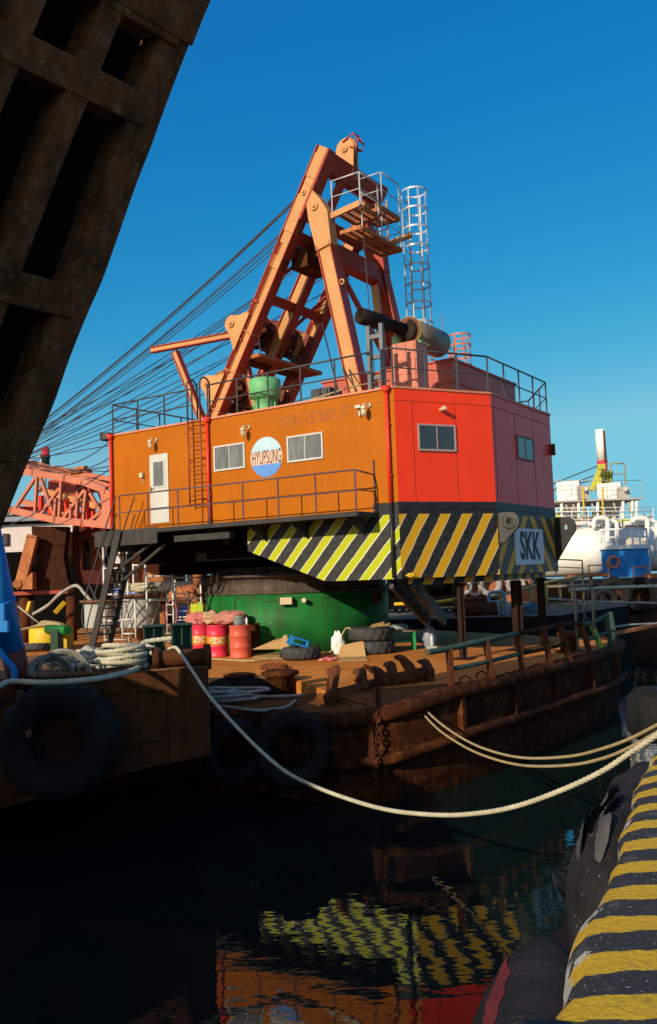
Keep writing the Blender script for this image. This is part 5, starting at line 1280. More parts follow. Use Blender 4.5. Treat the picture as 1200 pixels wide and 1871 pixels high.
# ================================================================== THINGS ON THE DECK
def drum(label, px, py, mat, band=None, txt=None, seed=0):
    p = wz(px, py, ZD); R = .29; p = p + V((p.x, p.y, 0)).normalized() * R
    t = thing('oil_drum', label, 'drum', Matrix.Translation(p), 'oil drums by the pedestal')
    mb = MB(); H = .88
    prof = [(R - .02, .004), (R, .004), (R + .008, .015), (R + .008, .03), (R, .04), (R, .27), (R + .013, .285), (R + .013, .30), (R, .315), (R, .57), (R + .013, .585), (R + .013, .60), (R, .615), (R, .84), (R + .008, .85), (R + .008, .875), (R - .01, .88), (R - .015, .86), (.02, .855)]
    mb.lathe(prof, n=40); mb.lathe([(.03, .856), (.045, .875), (.02, .88)], (.12, -.1, 0), n=12)
    F = frame(p, V((-p.y, p.x, 0)) * -1)
    o = mb.build('barrel', mat, t, Matrix.Translation(p))
    if band:
        mb = MB(); mb.lathe([(R + .001, .32), (R + .004, .325), (R + .004, .56), (R + .001, .565)], n=40, closed=True); mb.build('band', band, o, Matrix.Translation(p))
    if txt:
        fx = frame(p, V((p.y, -p.x, 0)))
        for s, sz, x, zc, sx in txt: curved(s, sz, o, fx, x, zc, sx, R + .005)
    return t
def curved(s, size, par, F, x0, zc, sx, R):
    o = text('drum_lettering', s, size, PLAST, par, F, (0, 0, 0), sx=sx, ext=.0015)
    bm_ = bmesh.new(); bm_.from_mesh(o.data)
    for k_ in range(-12, 13): bmesh.ops.bisect_plane(bm_, geom=bm_.verts[:] + bm_.edges[:] + bm_.faces[:], plane_co=(k_ * .02, 0, 0), plane_no=(1, 0, 0))
    bmesh.ops.triangulate(bm_, faces=bm_.faces[:]); bm_.to_mesh(o.data); bm_.free()
    for v in o.data.vertices:
        a = (v.co.x + x0) / R; r = R - v.co.y; v.co = V((r * math.sin(a), -r * math.cos(a), v.co.z + zc))
ORB = paint('orange_drum_band', (.62, .24, .015), .4, .1, .03)
drum('pink oil drum with orange band, half hidden leftmost of the drums', 367, 1198, PINKD, ORB, [('ZIC', .22, -.03, .445, 1.05)])
drum('pink oil drum with orange band between its twin and the faded red one', 398, 1201, PINKD, ORB, [('SK', .10, -.19, .46, 1.0), ('ZIC', .22, .04, .445, 1.05)])
drum('faded plain red oil drum with plastic tub on top', 440, 1203, REDD)
drum('rust brown oil drum in shadow behind the plain red one', 462, 1196, BROWN)
def onto(px, py, Y): return wY(px, py, Y)
mb = MB(); mb.blob(wz(413, 1200, ZD) + V((.1, .25, 1.04)), (.46, .30, .20), 5, .34, 2.0, nu=40, nv=28, flat=-.145)
tag(mb.build('tarp_bundle', TARP), 'large salmon tarp bundle piled on the pink drums', 'sack')
mb = MB(); mb.blob(wz(382, 1200, ZD) + V((.05, .3, 1.05)), (.24, .22, .22), 9, .30, 1.8, nu=36, nv=24, flat=-.16)
tag(mb.build('sack', BURLAP), 'tan cloth sack between the two pink bundles', 'sack')
mb = MB(); mb.blob(wz(360, 1198, ZD) + V((.0, .15, 1.00)), (.27, .25, .22), 2, .42, 2.0, nu=36, nv=24, flat=-.115)
tag(mb.build('tarp_bundle', paint('rose_tarp', (.55, .17, .16), .75, .25, 0, scale=4, bump=.4)), 'crumpled rose tarp draped on the leftmost pink drum', 'sack')
q = wz(440, 1203, ZD); q = q + V((q.x, q.y, 0)).normalized() * .29
tub = thing('plastic_tub', 'clear plastic tub with pale lid standing on the red drum', 'tub', loc=q + ZZ * .885)
mb = MB(); mb.lathe([(.14, 0), (.15, .02), (.15, .2), (.155, .21), (.155, .215)], q + V((-.02, 0, .882)), n=24); mb.build('body', CLEARP, tub); mb = MB(); mb.lathe([(.16, .0), (.16, .025), (.02, .03)], q + V((-.02, 0, 1.098)), n=24); mb.build('lid', paint('olive_lid', (.3, .3, .2), .6, .2, .2), tub)
mb = MB(); mb.lathe([(.035, 0), (.035, .13), (.015, .17), (.015, .2)], q + V((.19, -.02, .882)), n=14); tag(mb.build('bottle', PLAST), 'small white bottle beside the tub on the red drum', 'bottle')
def card(label, pts, th=.012, mat=CARD):
    mb = MB(); pts = [V(p) for p in pts]; n = (pts[1] - pts[0]).cross(pts[2] - pts[0]).normalized(); mb.prism(pts, n * th); return mb.build('cardboard', mat)
def flap(g, x0, x1, y0, y1, z0, z1): return [V(g) + V((x0, y0, z0)), V(g) + V((x1, y0, z0)), V(g) + V((x1, y1, z1)), V(g) + V((x0, y1, z1))]
g = wz(486, 1203, ZD)
bx = thing('cardboard_box', 'collapsed brown cardboard box leaning beside the drums', 'box', loc=g)
for nm, pts in (('flap', [wz(461, 1202, ZD + .01), wz(507, 1205, ZD + .01), wz(520, 1186, ZD + .03) , wz(476, 1185, ZD + .03)]), ('panel', [wY(461, 1187, 23.7), wY(514, 1186, 23.7), wY(524, 1164, 24.1), wY(500, 1170, 24.1)]), ('panel', [wY(511, 1187, 23.5), wY(528, 1184, 23.5), wY(524, 1160, 23.9), wY(517, 1162, 24.0)])):
    mb = MB(); pts = [V(p) for p in pts]; nn = (pts[1] - pts[0]).cross(pts[2] - pts[0]).normalized(); mb.prism(pts, nn * .012); mb.build(nm, CARD if pts[0].z < 2.2 or nm == 'flap' else CARD, bx)
g = wz(646, 1209, ZD)
b2_ = thing('cardboard_box', 'flattened cardboard sheet propped against the stacked tyres', 'box', loc=g)
for nm, pts in (('panel', [wY(618, 1202, 23.0), wY(668, 1199, 23.0), wY(664, 1171, 23.35), wY(622, 1180, 23.35)]), ('flap', [wz(618, 1209, ZD + .01), wz(672, 1207, ZD + .01), wz(668, 1200, ZD + .02), wz(618, 1202, ZD + .02)])):
    mb = MB(); pts = [V(p) for p in pts]; nn = (pts[1] - pts[0]).cross(pts[2] - pts[0]).normalized(); mb.prism(pts, nn * .012); mb.build(nm, CARD, b2_)
tp = wz(549, 1208, ZD); tp = tp + V((0, .52, .165))
tyre('loose_tyre', 'single black tyre lying flat on the orange deck', 'tyre', tp, (0, 0.02, 1), .52, .31, 'loose tyres on the deck', RUBBERG, 0, .55)
sp_ = wz(684, 1197, ZD); sp_ = sp_ + V((0, .58, 0))
tyre('loose_tyre', 'lower tyre of the stack beside the green bench', 'tyre', sp_ + V((0.02, 0, .18)), (0, 0, 1), .58, .35, 'loose tyres on the deck', RUBBERG, .3, .55)
tyre('loose_tyre', 'upper tyre of the stack with cardboard lying on it', 'tyre', sp_ + V((-.05, 0, .53)), (0.02, 0, 1), .62, .34, 'loose tyres on the deck', RUBBERG, .1, .55)
mb = MB(); e = sp_ + ZZ * .715; mb.prism([e + V((-.1, -.4, 0)), e + V((.45, -.3, .02)), e + V((.5, .1, .06)), e + V((.05, .05, .0))], (0, 0, .012)); mb.prism([e + V((-.05, -.2, .02)), e + V((.3, -.1, .05)), e + V((.35, .2, .1)), e + V((.0, .2, .03))], (0, 0, .012)); tag(mb.build('cardboard_scrap', CARD), 'torn cardboard lying on top of the tyre stack', 'cardboard')
mb = MB(); mb.path(catmull([sp_ + V((-.5, -.2, .62)), sp_ + V((-.7, -.1, .70)), sp_ + V((-.9, 0, .4)), sp_ + V((-1.2, .2, .04)), sp_ + V((-1.7, .1, .03))], 8), .022, 7); tag(mb.build('hose', ROPET), 'tan hose drooping from the tyre stack to the deck', 'hose')
# blue crate on the flat tyre
cr_ = thing('stool', 'upturned bright blue plastic step stool lying in the flat tyre', 'stool', Matrix.Translation(tp + V((-.10, -.05, .16))) @ Matrix.Rotation(.35, 4, 'Y') @ Matrix.Rotation(.3, 4, 'Z'))
mb = MB(); mb.box((-.24, -.15, .20), (.24, .15, .24)); mb.build('seat', BLUEL, cr_, WM[cr_], bevel=.01)
for sx_ in (-1, 1):
    for sy_ in (-1, 1): mb = MB(); mb.beam((sx_ * .19, sy_ * .12, .20), (sx_ * .24, sy_ * .15, .0), .07, .05, (1, 0, 0)); mb.build('leg', BLUEL, cr_, WM[cr_], bevel=.006)
mb = MB(); mb.box((-.2, -.16, .06), (.2, -.13, .10)); mb.build('stretcher', BLUEL, cr_, WM[cr_])
mb = MB(); e = wz(615, 1197, ZD) + V((0, .2, 0)); mb.blob(e + V((.05, 0, .27)), (.17, .10, .34), 4, .32, 2.2, nu=30, nv=22, flat=-.27); tag(mb.build('paper_sack', PLAST), 'crumpled white sack standing between the pedestal and cardboard', 'sack')
mb = MB()
for k in range(4): mb.blob(wz(590 + k * 7, 1208 - (k % 2) * 2, ZD) + ZZ * .04, (.10, .07, .04), k + 20, .5)
tag(mb.build('crumpled_wrapper', paint('red_wrapper', (.55, .06, .08), .5, .3, 0, chip=(.8, .78, .75), chipa=.16, scale=5)), 'small red and white crumpled wrapper on the deck', 'litter')
# bench
g = wz(738, 1189, ZD)
bn = thing('bench', 'small bright green bench beside the stacked tyres', 'bench', rotz(g + V((0, .25, 0)), .12))
mb = MB(); mb.box((-.44, -.18, .50), (.46, .18, .545)); mb.build('seat', TIMBER, bn, WM[bn], bevel=.006)
for x in (-.32, .30):
    for y in (-.13, .13): mb = MB(); mb.box((x - .035, y - .03, 0), (x + .035, y + .03, .499)); mb.build('leg', GREENB, bn, WM[bn], bevel=.005)
    mb = MB(); mb.box((x - .03, -.099, .18), (x + .03, .099, .25)); mb.build('stretcher', GREENB, bn, WM[bn])
mb = MB(); mb.box((-.284, -.02, .20), (.264, .02, .26)); mb.build('stretcher', GREENB, bn, WM[bn])
mb = MB(); mb.blob(g + V((-.08, .25, .62)), (.26, .12, .10), 12, .4, 2.2, flat=-.073); tag(mb.build('plastic_bag', CLEARP), 'crumpled grey plastic bag on the green bench', 'bag')
fb = wz(788, 1187, ZD)
mb = MB(); mb.blob(fb + V((-.02, .15, .30)), (.16, .12, .34), 15, .35, 2.2, flat=-.3); tag(mb.build('plastic_bag', paint('bluish_bag', (.22, .24, .32), .3, .25, 0)), 'tall bluish plastic bag standing at the rail end', 'bag')
mb = MB(); mb.lathe([(.055, 0), (.058, .01), (.058, .22), (.045, .25), (.045, .30), (.02, .31)], fb + V((.02, -.05, .10)), n=18); mb.box(fb + V((-.12, -.15, 0)), fb + V((.14, .05, .098))); tag(mb.build('flask', GALV), 'shiny steel flask beside the bluish bag at the rail end', 'flask')
mb = MB(); mb.blob(wz(862, 1172, ZD) + ZZ * .02, (.22, .08, .03), 33, .5); tag(mb.build('paper_scrap', CREAM), 'pale paper scrap on the dark deck beyond the rail', 'litter')
# ================================================================== LEFT MIDDLE GROUND (on the crane barge deck)
def scaffold(label, x0, x1, ytop, ybot, Y, rungs=(.12, .5, .95), ladder=None, mat=None):
    t = thing('scaffold_frame', label, 'scaffold', loc=wY(x0, ybot, Y), group='scaffold frames behind the drums')
    a, b = wY(x0, ybot, Y), wY(x1, ybot, Y); c, d = wY(x0, ytop, Y), wY(x1, ytop, Y)
    c = V((a.x, a.y, c.z)); d = V((b.x, b.y, d.z))
    mb = MB(); mb.tube(a, c, .03, n=8); mb.tube(b, d, .03, n=8)
    for q in rungs: mb.tube(a.lerp(c, q), b.lerp(d, q), .024, n=8)
    if ladder:
        l0, l1 = a.lerp(b, ladder), c.lerp(d, ladder)
        mb.tube(l0.lerp(l1, .12), l0.lerp(l1, .75), .022, n=8)
        for q in (.25, .4, .55, .7): mb.tube(l0.lerp(l1, q), (b if ladder > .5 else a).lerp(d if ladder > .5 else c, q), .018, n=6)
    mb.build('frame', mat or PALEST, t)
    mb = MB(); k = V((0, .9, 0)); mb.tube(a + k * .0, d + k * .3, .012, n=5); mb.tube(b, c + k * .3, .012, n=5); mb.build('cross_brace', GREYR, t)
    return t
scaffold('tall pale scaffold frame standing behind the green bitts', 270, 318, 1050, 1172, 25.9, (.0, .12, .62, .98), .75)
scaffold('pale scaffold frame nearest the pink drums', 322, 369, 1052, 1160, 26.4, (.3, .62, .97), .5)
scaffold('low pale scaffold frame in front of the cable reel', 224, 248, 1098, 1166, 25.0, (.12, .5, .98))
scaffold('slim pale scaffold frame behind the black stair', 246, 268, 1030, 1160, 27.5, (.35, .7, .98))
scaffold('pale scaffold frame left of the stair under the walkway', 192, 236, 1000, 1192, 26.2, (.12, .3, .55, .8))
mb = MB(); mb.tube(wY(274, 1150, 25.7), wY(308, 1052, 26), .022, n=6); tag(mb.build('pole', ROPET), 'slanting yellow bamboo pole leaning on the tall scaffold', 'pole')
mb = MB(); mb.path([wY(313 + 10 * math.cos(a), 1122 + 26 * math.sin(a), 25.7) for a in [2 * PI * k / 30 for k in range(30)]], .014, 6, closed=True); tag(mb.build('hose', paint('pink_hose', (.55, .12, .16), .5, .2, 0)), 'loop of pink hose hanging on the scaffold', 'hose')
for px, h in ((355, 0), (366, .01)):
    p = wY(px, 1122, 26.0); mb = MB(); mb.box(p + V((-.09, -.08, 0)), p + V((.09, .08, .30))); mb.box(p + V((-.03, -.02, .33)), p + V((.07, .02, .37))); mb.lathe([(.025, .301), (.025, .36)], p + V((-.05, 0, 0)), n=10); mb.tube(p + V((-.02, 0, .30)), p + V((-.02, 0, .35)), .02)
    tag(mb.build('jerrycan', LIME if px < 360 else paint('yellow_green_can', (.42, .56, .04), .4, .15, 0), bevel=.02), 'lime yellow jerrycan beside the pedestal, ' + ('left of the pair' if px < 360 else 'right of the pair'), 'jerrycan')
mb = MB(); p = wz(336, 1150, ZD) + V((0, 0, .0)); mb.blob(p + ZZ * .45, (.42, .3, .5), 6, .25, 2, flat=-.44); tag(mb.build('tarp_bundle', BLUET), 'blue tarp bundle behind the green bitts', 'sack')
def reel(label, px, py, Y, R, w_, mat):
    p = wY(px, py, Y); t = thing('cable_reel', label, 'cable reel', loc=p, group='reels of rope on the deck')
    mb = MB(); mb.lathe([(R, .08), (R + .005, .1)] + [(R + (.02 if k % 2 else 0), .1 + w_ * k / 24) for k in range(25)] + [(R, w_ + .1)], p, n=40); mb.build('winding', mat, t)
    for z in (0.0, w_ + .12): mb = MB(); mb.lathe([(.05, z), (R * 1.3, z), (R * 1.3, z + .07), (.05, z + .07)], p, n=40); mb.build('flange', DECKD, t)
    return p, w_
PGR = paint('pale_grey_winding', (.36, .36, .34), .8, .2, 0)
r1 = reel('wooden reel wound with pale grey rope, rope heaped on top', 256, 1150, 26.6, .58, .88, PGR)
reel('wooden reel of pale grey rope half hidden behind the black stair', 186, 1150, 29.5, .55, .80, PGR)
mb = MB(); cc = r1[0] + ZZ * 1.12
for k in range(6):
    ph = random.uniform(0, 6); mb.rope(catmull([cc + V((random.uniform(-.1, .2) + .5 * math.cos(a + ph), .35 * math.sin(a + ph), .05 + .04 * k)) for a in [2 * PI * i / 16 for i in range(17)]], 3), .035, n=7)
tag(mb.build('rope_heap', ROPEW), 'white rope heaped on top of the cable reel', 'rope heap')
bl = wz(256, 1192, ZD); bt = thing('bollard', 'rusty bollard with pale rope wound round its neck', 'bollard', loc=bl)
mb = MB(); mb.lathe([(.24, 0), (.24, .85), (.25, .95), (.36, 1.10), (.38, 1.18), (.28, 1.19), (.26, 1.05), (.1, 1.04)], bl, n=28); mb.build('post', rusty('warm_bollard_rust', (.26, .11, .06), (.36, .17, .09), (.14, .06, .03), 1.4), bt)
mb = MB()
for k in range(3): mb.path([bl + V((.285 * math.cos(a), .285 * math.sin(a), .84 + .06 * k + .01 * a)) for a in [2 * PI * i / 24 for i in range(24)]], .035, 7, closed=True, lobes=0)
mb.rope(catmull([bl + V((.28, .0, .9)), bl + V((.6, .3, 1.2)), wY(290, 1120, 25.9)], 8), .03, n=7)
mb.build('rope', ROPEW, bt)
yb = wz(78, 1188, ZD); yd = thing('yellow_tank', 'short yellow drum with rope on it beside the green roller frame', 'drum', loc=yb)
mb = MB(); yb2 = yb + V((0, .5, 0)); mb.lathe([(.58, .05), (.60, .1), (.60, .66), (.56, .72), (.05, .74)], yb2, n=36); mb.box(yb2 + V((.35, -.5, .02)), yb2 + V((.80, .3, .66))); mb.build('body', YELLOW, yd)
mb = MB()
for k in range(5): mb.rope(catmull([yb2 + V((-.75 + .12 * k, -.35 + .1 * k, .70)), yb2 + V((-.2, -.1 + .05 * k, .80 + .03 * k)), yb2 + V((.35, .1 * k - .2, .84)), yb2 + V((.65, -.3 + .1 * k, .70))], 6), .035, n=7)
mb.build('rope', ROPET, yd)
gr_ = thing('roller_stand', 'green deck roller on dark green stand behind the yellow drum', 'roller', loc=yb + V((.9, .9, 0)))
mb = MB(); a, b = wY(88, 1150, 29.2), wY(124, 1151, 28.2); mb.tube(a, b, .15, n=22); mb.build('roller', GREEN, gr_)
mb = MB(); mb.obox(wY(104, 1172, 28.6), (.12, 0, 0), (0, .3, 0), (0, 0, .40)); mb.build('stand', GREEND, gr_)
tyre('loose_tyre', 'dusty tyre lying flat before the yellow drum', 'tyre', wz(68, 1190, ZD) + V((0, .1, .13)), (0, .1, 1), .55, .24, 'loose tyres on the deck', RUBBERG, 0, .5)
mb = MB(); pts = [wz(100 + 18 * math.cos(a), 1188 + 4 * math.sin(a * 1.3), ZD) + ZZ * .03 for a in [k * .35 for k in range(24)]]; chain(mb, pts, .02, .12); tag(mb.build('chain', HULLO), 'rusty chain heap on the deck by the yellow drum', 'chain')
# clutter in the shadow below the house: planks, bundles
for i, (px, py, Y, sz, mt, lab) in enumerate(((300, 1075, 31, (1.5, .5, .25), CABLE, 'dark bundle of cables on the bench behind the scaffold'), (345, 1085, 30, (.7, .4, .3), RUSTO, 'orange rusty machine casing beside the pedestal'), (240, 1085, 31, (.6, .4, .3), BLUET, 'faded blue bundle behind the black stair'))):
    mb = MB(); mb.blob(wY(px, py, Y), sz, 40 + i, .3, 2.2); tag(mb.build('bundle' if i != 1 else 'machine_casing', mt), lab, 'bundle' if i != 1 else 'machine')
mb = MB(); p = wY(300, 1150, 31.5); mb.box(p + V((-2.3, 0, .9)), p + V((1.6, .8, .98)));
for x in (-2.2, -.4, 1.5): mb.box(p + V((x - .05, .05, 0)), p + V((x + .05, .7, .9)))
tag(mb.build('work_bench', BROWN), 'long dark work bench behind the scaffold frames', 'bench')
mb = MB(); p = wY(345, 1075, 29.5); mb.tube(p, p + V((.5, 0, -1.0)), .12); mb.tube(p + V((.4, .2, .1)), p + V((-.1, .2, -1.1)), .12); mb.tube(p + V((.2, 0, .4)), p + V((.5, 0, .4)), .35, n=20); mb.tube(p + V((-.1, .2, -1.1)), V((p.x - .1, p.y + .2, ZD)), .08); mb.box(V((p.x - .5, p.y - .3, ZD)), V((p.x + .8, p.y + .5, ZD + .2)))
tag(mb.build('winch', RUSTO), 'orange rusty winch left of the green pedestal', 'winch')
mb = MB(); p = wY(270, 1060, 36); mb.box(p + V((-.9, 0, -2.9)), p + V((.65, .4, 1.7))); tag(mb.build('steel_plate', RUSTO), 'upright rusty orange steel plate behind the scaffold', 'plate')
# ================================================================== BOOM REST (brown trestle)
tr = thing('boom_rest', 'brown steel trestle with pivot arms holding up the boom', 'trestle', loc=wY(110, 1150, 34))
def plateY(name, pts, Y, th, mat, par=tr, bev=.01):
    mb = MB(); mb.prism([wY(x, y, Y) for x, y in pts], (0, th, 0)); return mb.build(name, mat, par, bevel=bev)
BR1 = rusty('brown_trestle', (.040, .014, .008), (.065, .024, .013), (.025, .011, .007), .9)
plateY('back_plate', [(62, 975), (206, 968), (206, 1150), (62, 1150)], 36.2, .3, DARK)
plateY('side_plate', [(57, 962), (122, 962), (116, 1020), (124, 1062), (134, 1078), (60, 1078), (64, 1040), (72, 1015), (60, 1000)], 33.0, .5, BR1)
plateY('side_plate', [(132, 960), (205, 960), (205, 985), (150, 985), (150, 1042), (205, 1042), (205, 1068), (145, 1068), (132, 1040)], 33.6, .5, rusty('dark_red_frame', (.06, .014, .010), (.09, .024, .017), (.035, .012, .009), .9))
mb = MB(); mb.beam(wY(61, 978, 32.6), wY(40, 1062, 32.6), .40, .34); mb.build('arm', RUSTO, tr, bevel=.02)
mb = MB(); mb.prism([wY(x, y, 32.4) for x, y in ((28, 1062), (34, 1057), (45, 1059), (59, 1045), (59, 1077), (30, 1077))], (0, .5, 0)); mb.tube(wY(31, 1067, 32.3), wY(31, 1067, 32.95), .16, n=18); mb.build('pivot_foot', RUSTO, tr, bevel=.01)
mb = MB(); mb.tube(wY(70, 1000, 32.9), wY(70, 1000, 33.0), .22, n=18); mb.build('pin', BR1, tr)
mb = MB(); mb.box(wY(22, 1088, 33), wY(134, 1077, 33.8)); mb.build('base_beam', GRAZING_RED, tr)
for x in (130, 45): mb = MB(); mb.tube(wY(x, 1088, 33.4), V((*wY(x, 1088, 33.4).xy, ZD)), .20, n=14); mb.build('leg', BROWN, tr)
mb = MB()
for x in (112, 122): mb.tube(wY(x, 1035, 33.8), wY(x, 990, 34.2), .03, n=6)
for y in (1030, 1020, 1010): mb.tube(wY(112, y, 33.85), wY(122, y, 33.85), .03, n=6)
mb.build('ladder', paint('lilac_ladder', (.4, .4, .5), .5, .2, .1), tr)
for x0, y0, x1, y1 in ((100, 1120, 118, 1100), (50, 1118, 55, 1100)):
    mb = MB(); mb.beam(wY(x0, y0, 33.1), wY(x1, y1, 33.3), .12, .14); mb.build('brace', YELLOW, tr)
mb = MB(); mb.obox(wY(122, 995, 34.6), (.3, 0, 0), (0, .2, 0), (0, 0, .5)); mb.obox(wY(178, 1010, 34.8), (.25, 0, 0), (0, .2, 0), (0, 0, .9)); mb.build('inner_plate', RUSTO, tr)
mb = MB(); mb.rope(catmull([wY(60, 1122, 32.5), wY(85, 1108, 32.4), wY(110, 1085, 32.3), wY(138, 1070, 32.2), wY(155, 1085, 32), wY(175, 1110, 31.8)], 8), .06, .12, n=7); tag(mb.build('hose', ROPEG), 'thick grey hose arching in front of the brown trestle', 'hose')
mb = MB(); mb.path([wY(32, 1107, 31), wY(60, 1130, 31), wY(85, 1148, 31)], .03, 6); tag(mb.build('hose', ROPEG), 'thin grey line slanting down to the green roller', 'hose')
# ================================================================== FAR LEFT: white wheelhouse, dark hull
def box_px(mb, x0, y0, x1, y1, Y, depth): 
    a, b = wY(x0, y1, Y), wY(x1, y0, Y); mb.box((a.x, Y, a.z), (b.x, Y + depth, b.z)); return a, b
wh = thing('wheelhouse', 'white ship wheelhouse with grey roof edge behind the boom', 'wheelhouse', loc=wY(80, 1090, 50))
mb = MB(); box_px(mb, -120, 950, 262, 1090, 50, 8); mb.build('wall', paint('dull_white_paint', (.60, .52, .50), .6, .1, .05), wh)  # wall in a dull pinkish white
mb = MB(); box_px(mb, -124, 943, 268, 949.6, 49.4, 9); mb.build('roof', paint('grey_roof_edge', (.22, .24, .30), .6, .1, .05), wh)
for x0, y0, x1, y1 in ((5, 975, 15, 997), (49, 977, 57, 997), (-30, 975, -20, 997)):
    mb = MB(); a, b = wY(x0, y1, 49.9), wY(x1, y0, 49.9); mb.box((a.x, 49.86, a.z), (b.x, 49.999, b.z)); w_ = mb.build('window', BROWN, wh); mb = MB(); mb.box((a.x + .06, 49.84, a.z + .06), (b.x - .06, 49.859, b.z - .06)); mb.build('pane', GLASSD, w_)
mb = MB(); box_px(mb, -30, 925, 44, 942.6, 51, 5); mb.build('deckhouse', WHITE, wh)
for k in range(6): mb = MB(); box_px(mb, -28 + k * 12, 930, -21 + k * 12, 939, 50.9, .09); mb.build('window', GLASSD, wh)
mh = thing('signal_mast', 'white mast with a red lantern above the boom', 'mast', loc=wY(80, 900, 49))
mb = MB(); mb.tube(wY(80, 940, 52), wY(80, 850, 52), .14, n=10); mb.tube(wY(68, 834, 52), wY(86, 834, 52), .06, n=8); mb.tube(wY(76, 858, 52), wY(76, 834, 52), .08, n=8); mb.build('pole', WHITE, mh)
mb = MB(); q = wY(83, 845, 52); mb.lathe([(.24, -.3), (.24, .25), (.3, .28), (.3, .35)], q, n=16); mb.build('base', GREEND, mh)
mb = MB(); q = wY(83, 831, 52); mb.lathe([(.36, -.06), (.24, 0), (.24, .4), (.15, .48), (.05, .5)], q, n=16); mb.build('lantern', paint('red_lantern', (.5, .03, .03), .3, .1, 0), mh)
mb = MB(); box_px(mb, 10, 1008, 42, 1100, 38, 3); tag(mb.build('dark_container', DARK), 'black container behind the blue post and trestle', 'container')
mb = MB(); a, b = wY(-260, 1145, 46), wY(470, 1068, 46); mb.box((a.x, 46, -.5), (b.x, 62, b.z))
for x_, y_, w_ in ((232, 1006, 26), (300, 1012, 40), (352, 1020, 22), (210, 1030, 12)): p_ = wY(x_, y_, 47); mb.box((p_.x - w_ * .015, 47, b.z - .2), (p_.x + w_ * .015, 50, p_.z))
tag(mb.build('dark_barge', rusty('dark_far_hull', (.03, .016, .012), (.05, .025, .018), (.02, .012, .01), .5)), 'dark brown hull lying beyond the trestle on the left', 'barge')
# ================================================================== SHIP BOW OVERHEAD
bow = thing('ship_bow', 'huge rusty brown bow ramp with box ribs looming overhead', 'ship', loc=wY(120, 700, 10))
YB = 10.0
HD = V((-.62, -.79, 0)).normalized()
ed_px = [(418, -90), (378, 0), (338, 100), (335, 113), (321, 140), (290, 215), (277, 268), (262, 305), (232, 372), (216, 440), (186, 520), (163, 560), (150, 600), (120, 680), (95, 745), (68, 812), (46, 850), (34, 890), (14, 945), (-14, 1000), (-40, 1040)]
edge_b = [wY(x, y, YB) for x, y in ed_px]
edge_b = [edge_b[0]] + [edge_b[i] * .5 + (edge_b[i - 1] + edge_b[i + 1]) * .25 for i in range(1, len(edge_b) - 1)] + [edge_b[-1]]
edge_s = resample(catmull(edge_b, 4), .16)
nB = HD.cross(V((-.37, 0, -.93)).normalized()).normalized()
if nB.dot(EYE - edge_b[5]) < 0: nB = -nB           # towards the eye
def cur(k): return (edge_s[min(k + 1, len(edge_s) - 1)] - edge_s[max(k - 1, 0)]).normalized()
def strip(name, s0, s1, proud, depth, mat, k0=0, k1=None, rough_e=0.0):
    """a longitudinal along the bow edge: from s0 to s1 metres inboard"""
    mb = MB(); prev = None; k1 = k1 or len(edge_s)
    for k in range(k0, k1):
        p = edge_s[k]; j = rough_e * mnoise.noise(p * 1.3)
        row = [mb.v(p + HD * (s0 + j) + nB * proud), mb.v(p + HD * s1 + nB * proud), mb.v(p + HD * s1 + nB * (proud - depth)), mb.v(p + HD * (s0 + j) + nB * (proud - depth))]
        if prev:
            for i in range(4): mb.f([prev[i], row[i], row[(i + 1) % 4], prev[(i + 1) % 4]])
        else: mb.f(row[::-1])
        prev = row
    mb.f(prev); return mb.build(name, mat, bow)
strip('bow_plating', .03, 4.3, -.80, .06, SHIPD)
strip('edge_rib', 0, .41, .0, .34, SHIP, rough_e=.03)
edge_keep = edge_s
edge_s = resample(catmull([edge_b[0], edge_b[0].lerp(edge_b[8], .55), edge_b[8], edge_b[11], edge_b[14], edge_b[18], edge_b[-1]], 8), .16)
for i, s in enumerate((.98, 1.82, 2.68, 3.56)): strip('box_rib', s, s + .28, .01, .34, SHIP)
edge_s = edge_keep
def crossrib(px, py, h, name='cross_rib', s0=.22):
    d0 = min(range(len(edge_s)), key=lambda k: abs(edge_s[k].z - wY(px, py, YB).z)); p = edge_s[d0]; t = cur(d0); mb = MB(); t = (t - HD * t.dot(HD)).normalized()
    mb.obox(p + HD * (s0 + 2.0) + nB * (.035 - .17), HD * 2.0, t * h / 2, nB * .18)
    for s in (.75, 1.25, 2.1, 2.95): mb.obox(p + HD * s + nB * .05, HD * .012, t * h / 2 * 1.01, nB * .012)
    return mb.build(name, SHIP, bow, bevel=.02)
for q, h in (((300, 66), .50), ((262, 226), .36), ((152, 552), .36), ((46, 815), .36), ((360, -60), .4)): crossrib(*q, h)
d0 = edge_s[:8]; strip('sun_stop_plate', 4.3, 4.36, .02, .86, SHIPD); strip('bow_plate', .0, 4.3, .06, .03, SHIP, 0, 9)  # unseen plate added at the inboard end to keep sun out of the cells
# unseen rest of the ship behind left, height set for its cast shade
mb = MB()
mb.prism([(-5.9, -16, -.5), (-5.9, -5.0, -.5), (-5.9, 6.4, -.5), (-7.5, 9.2, -.5), (-11, 9.6, -.5), (-14, 6, -.5), (-14, -16, -.5)], (0, 0, 5.6))
mb.build('hull', SHIP, bow)
mb = MB(); mb.beam(edge_s[-1] + HD * 3.6 + nB * -.4, V((-8.0, 5.5, 4.6)), .5, .5); mb.build('hinge_arm', SHIP, bow)
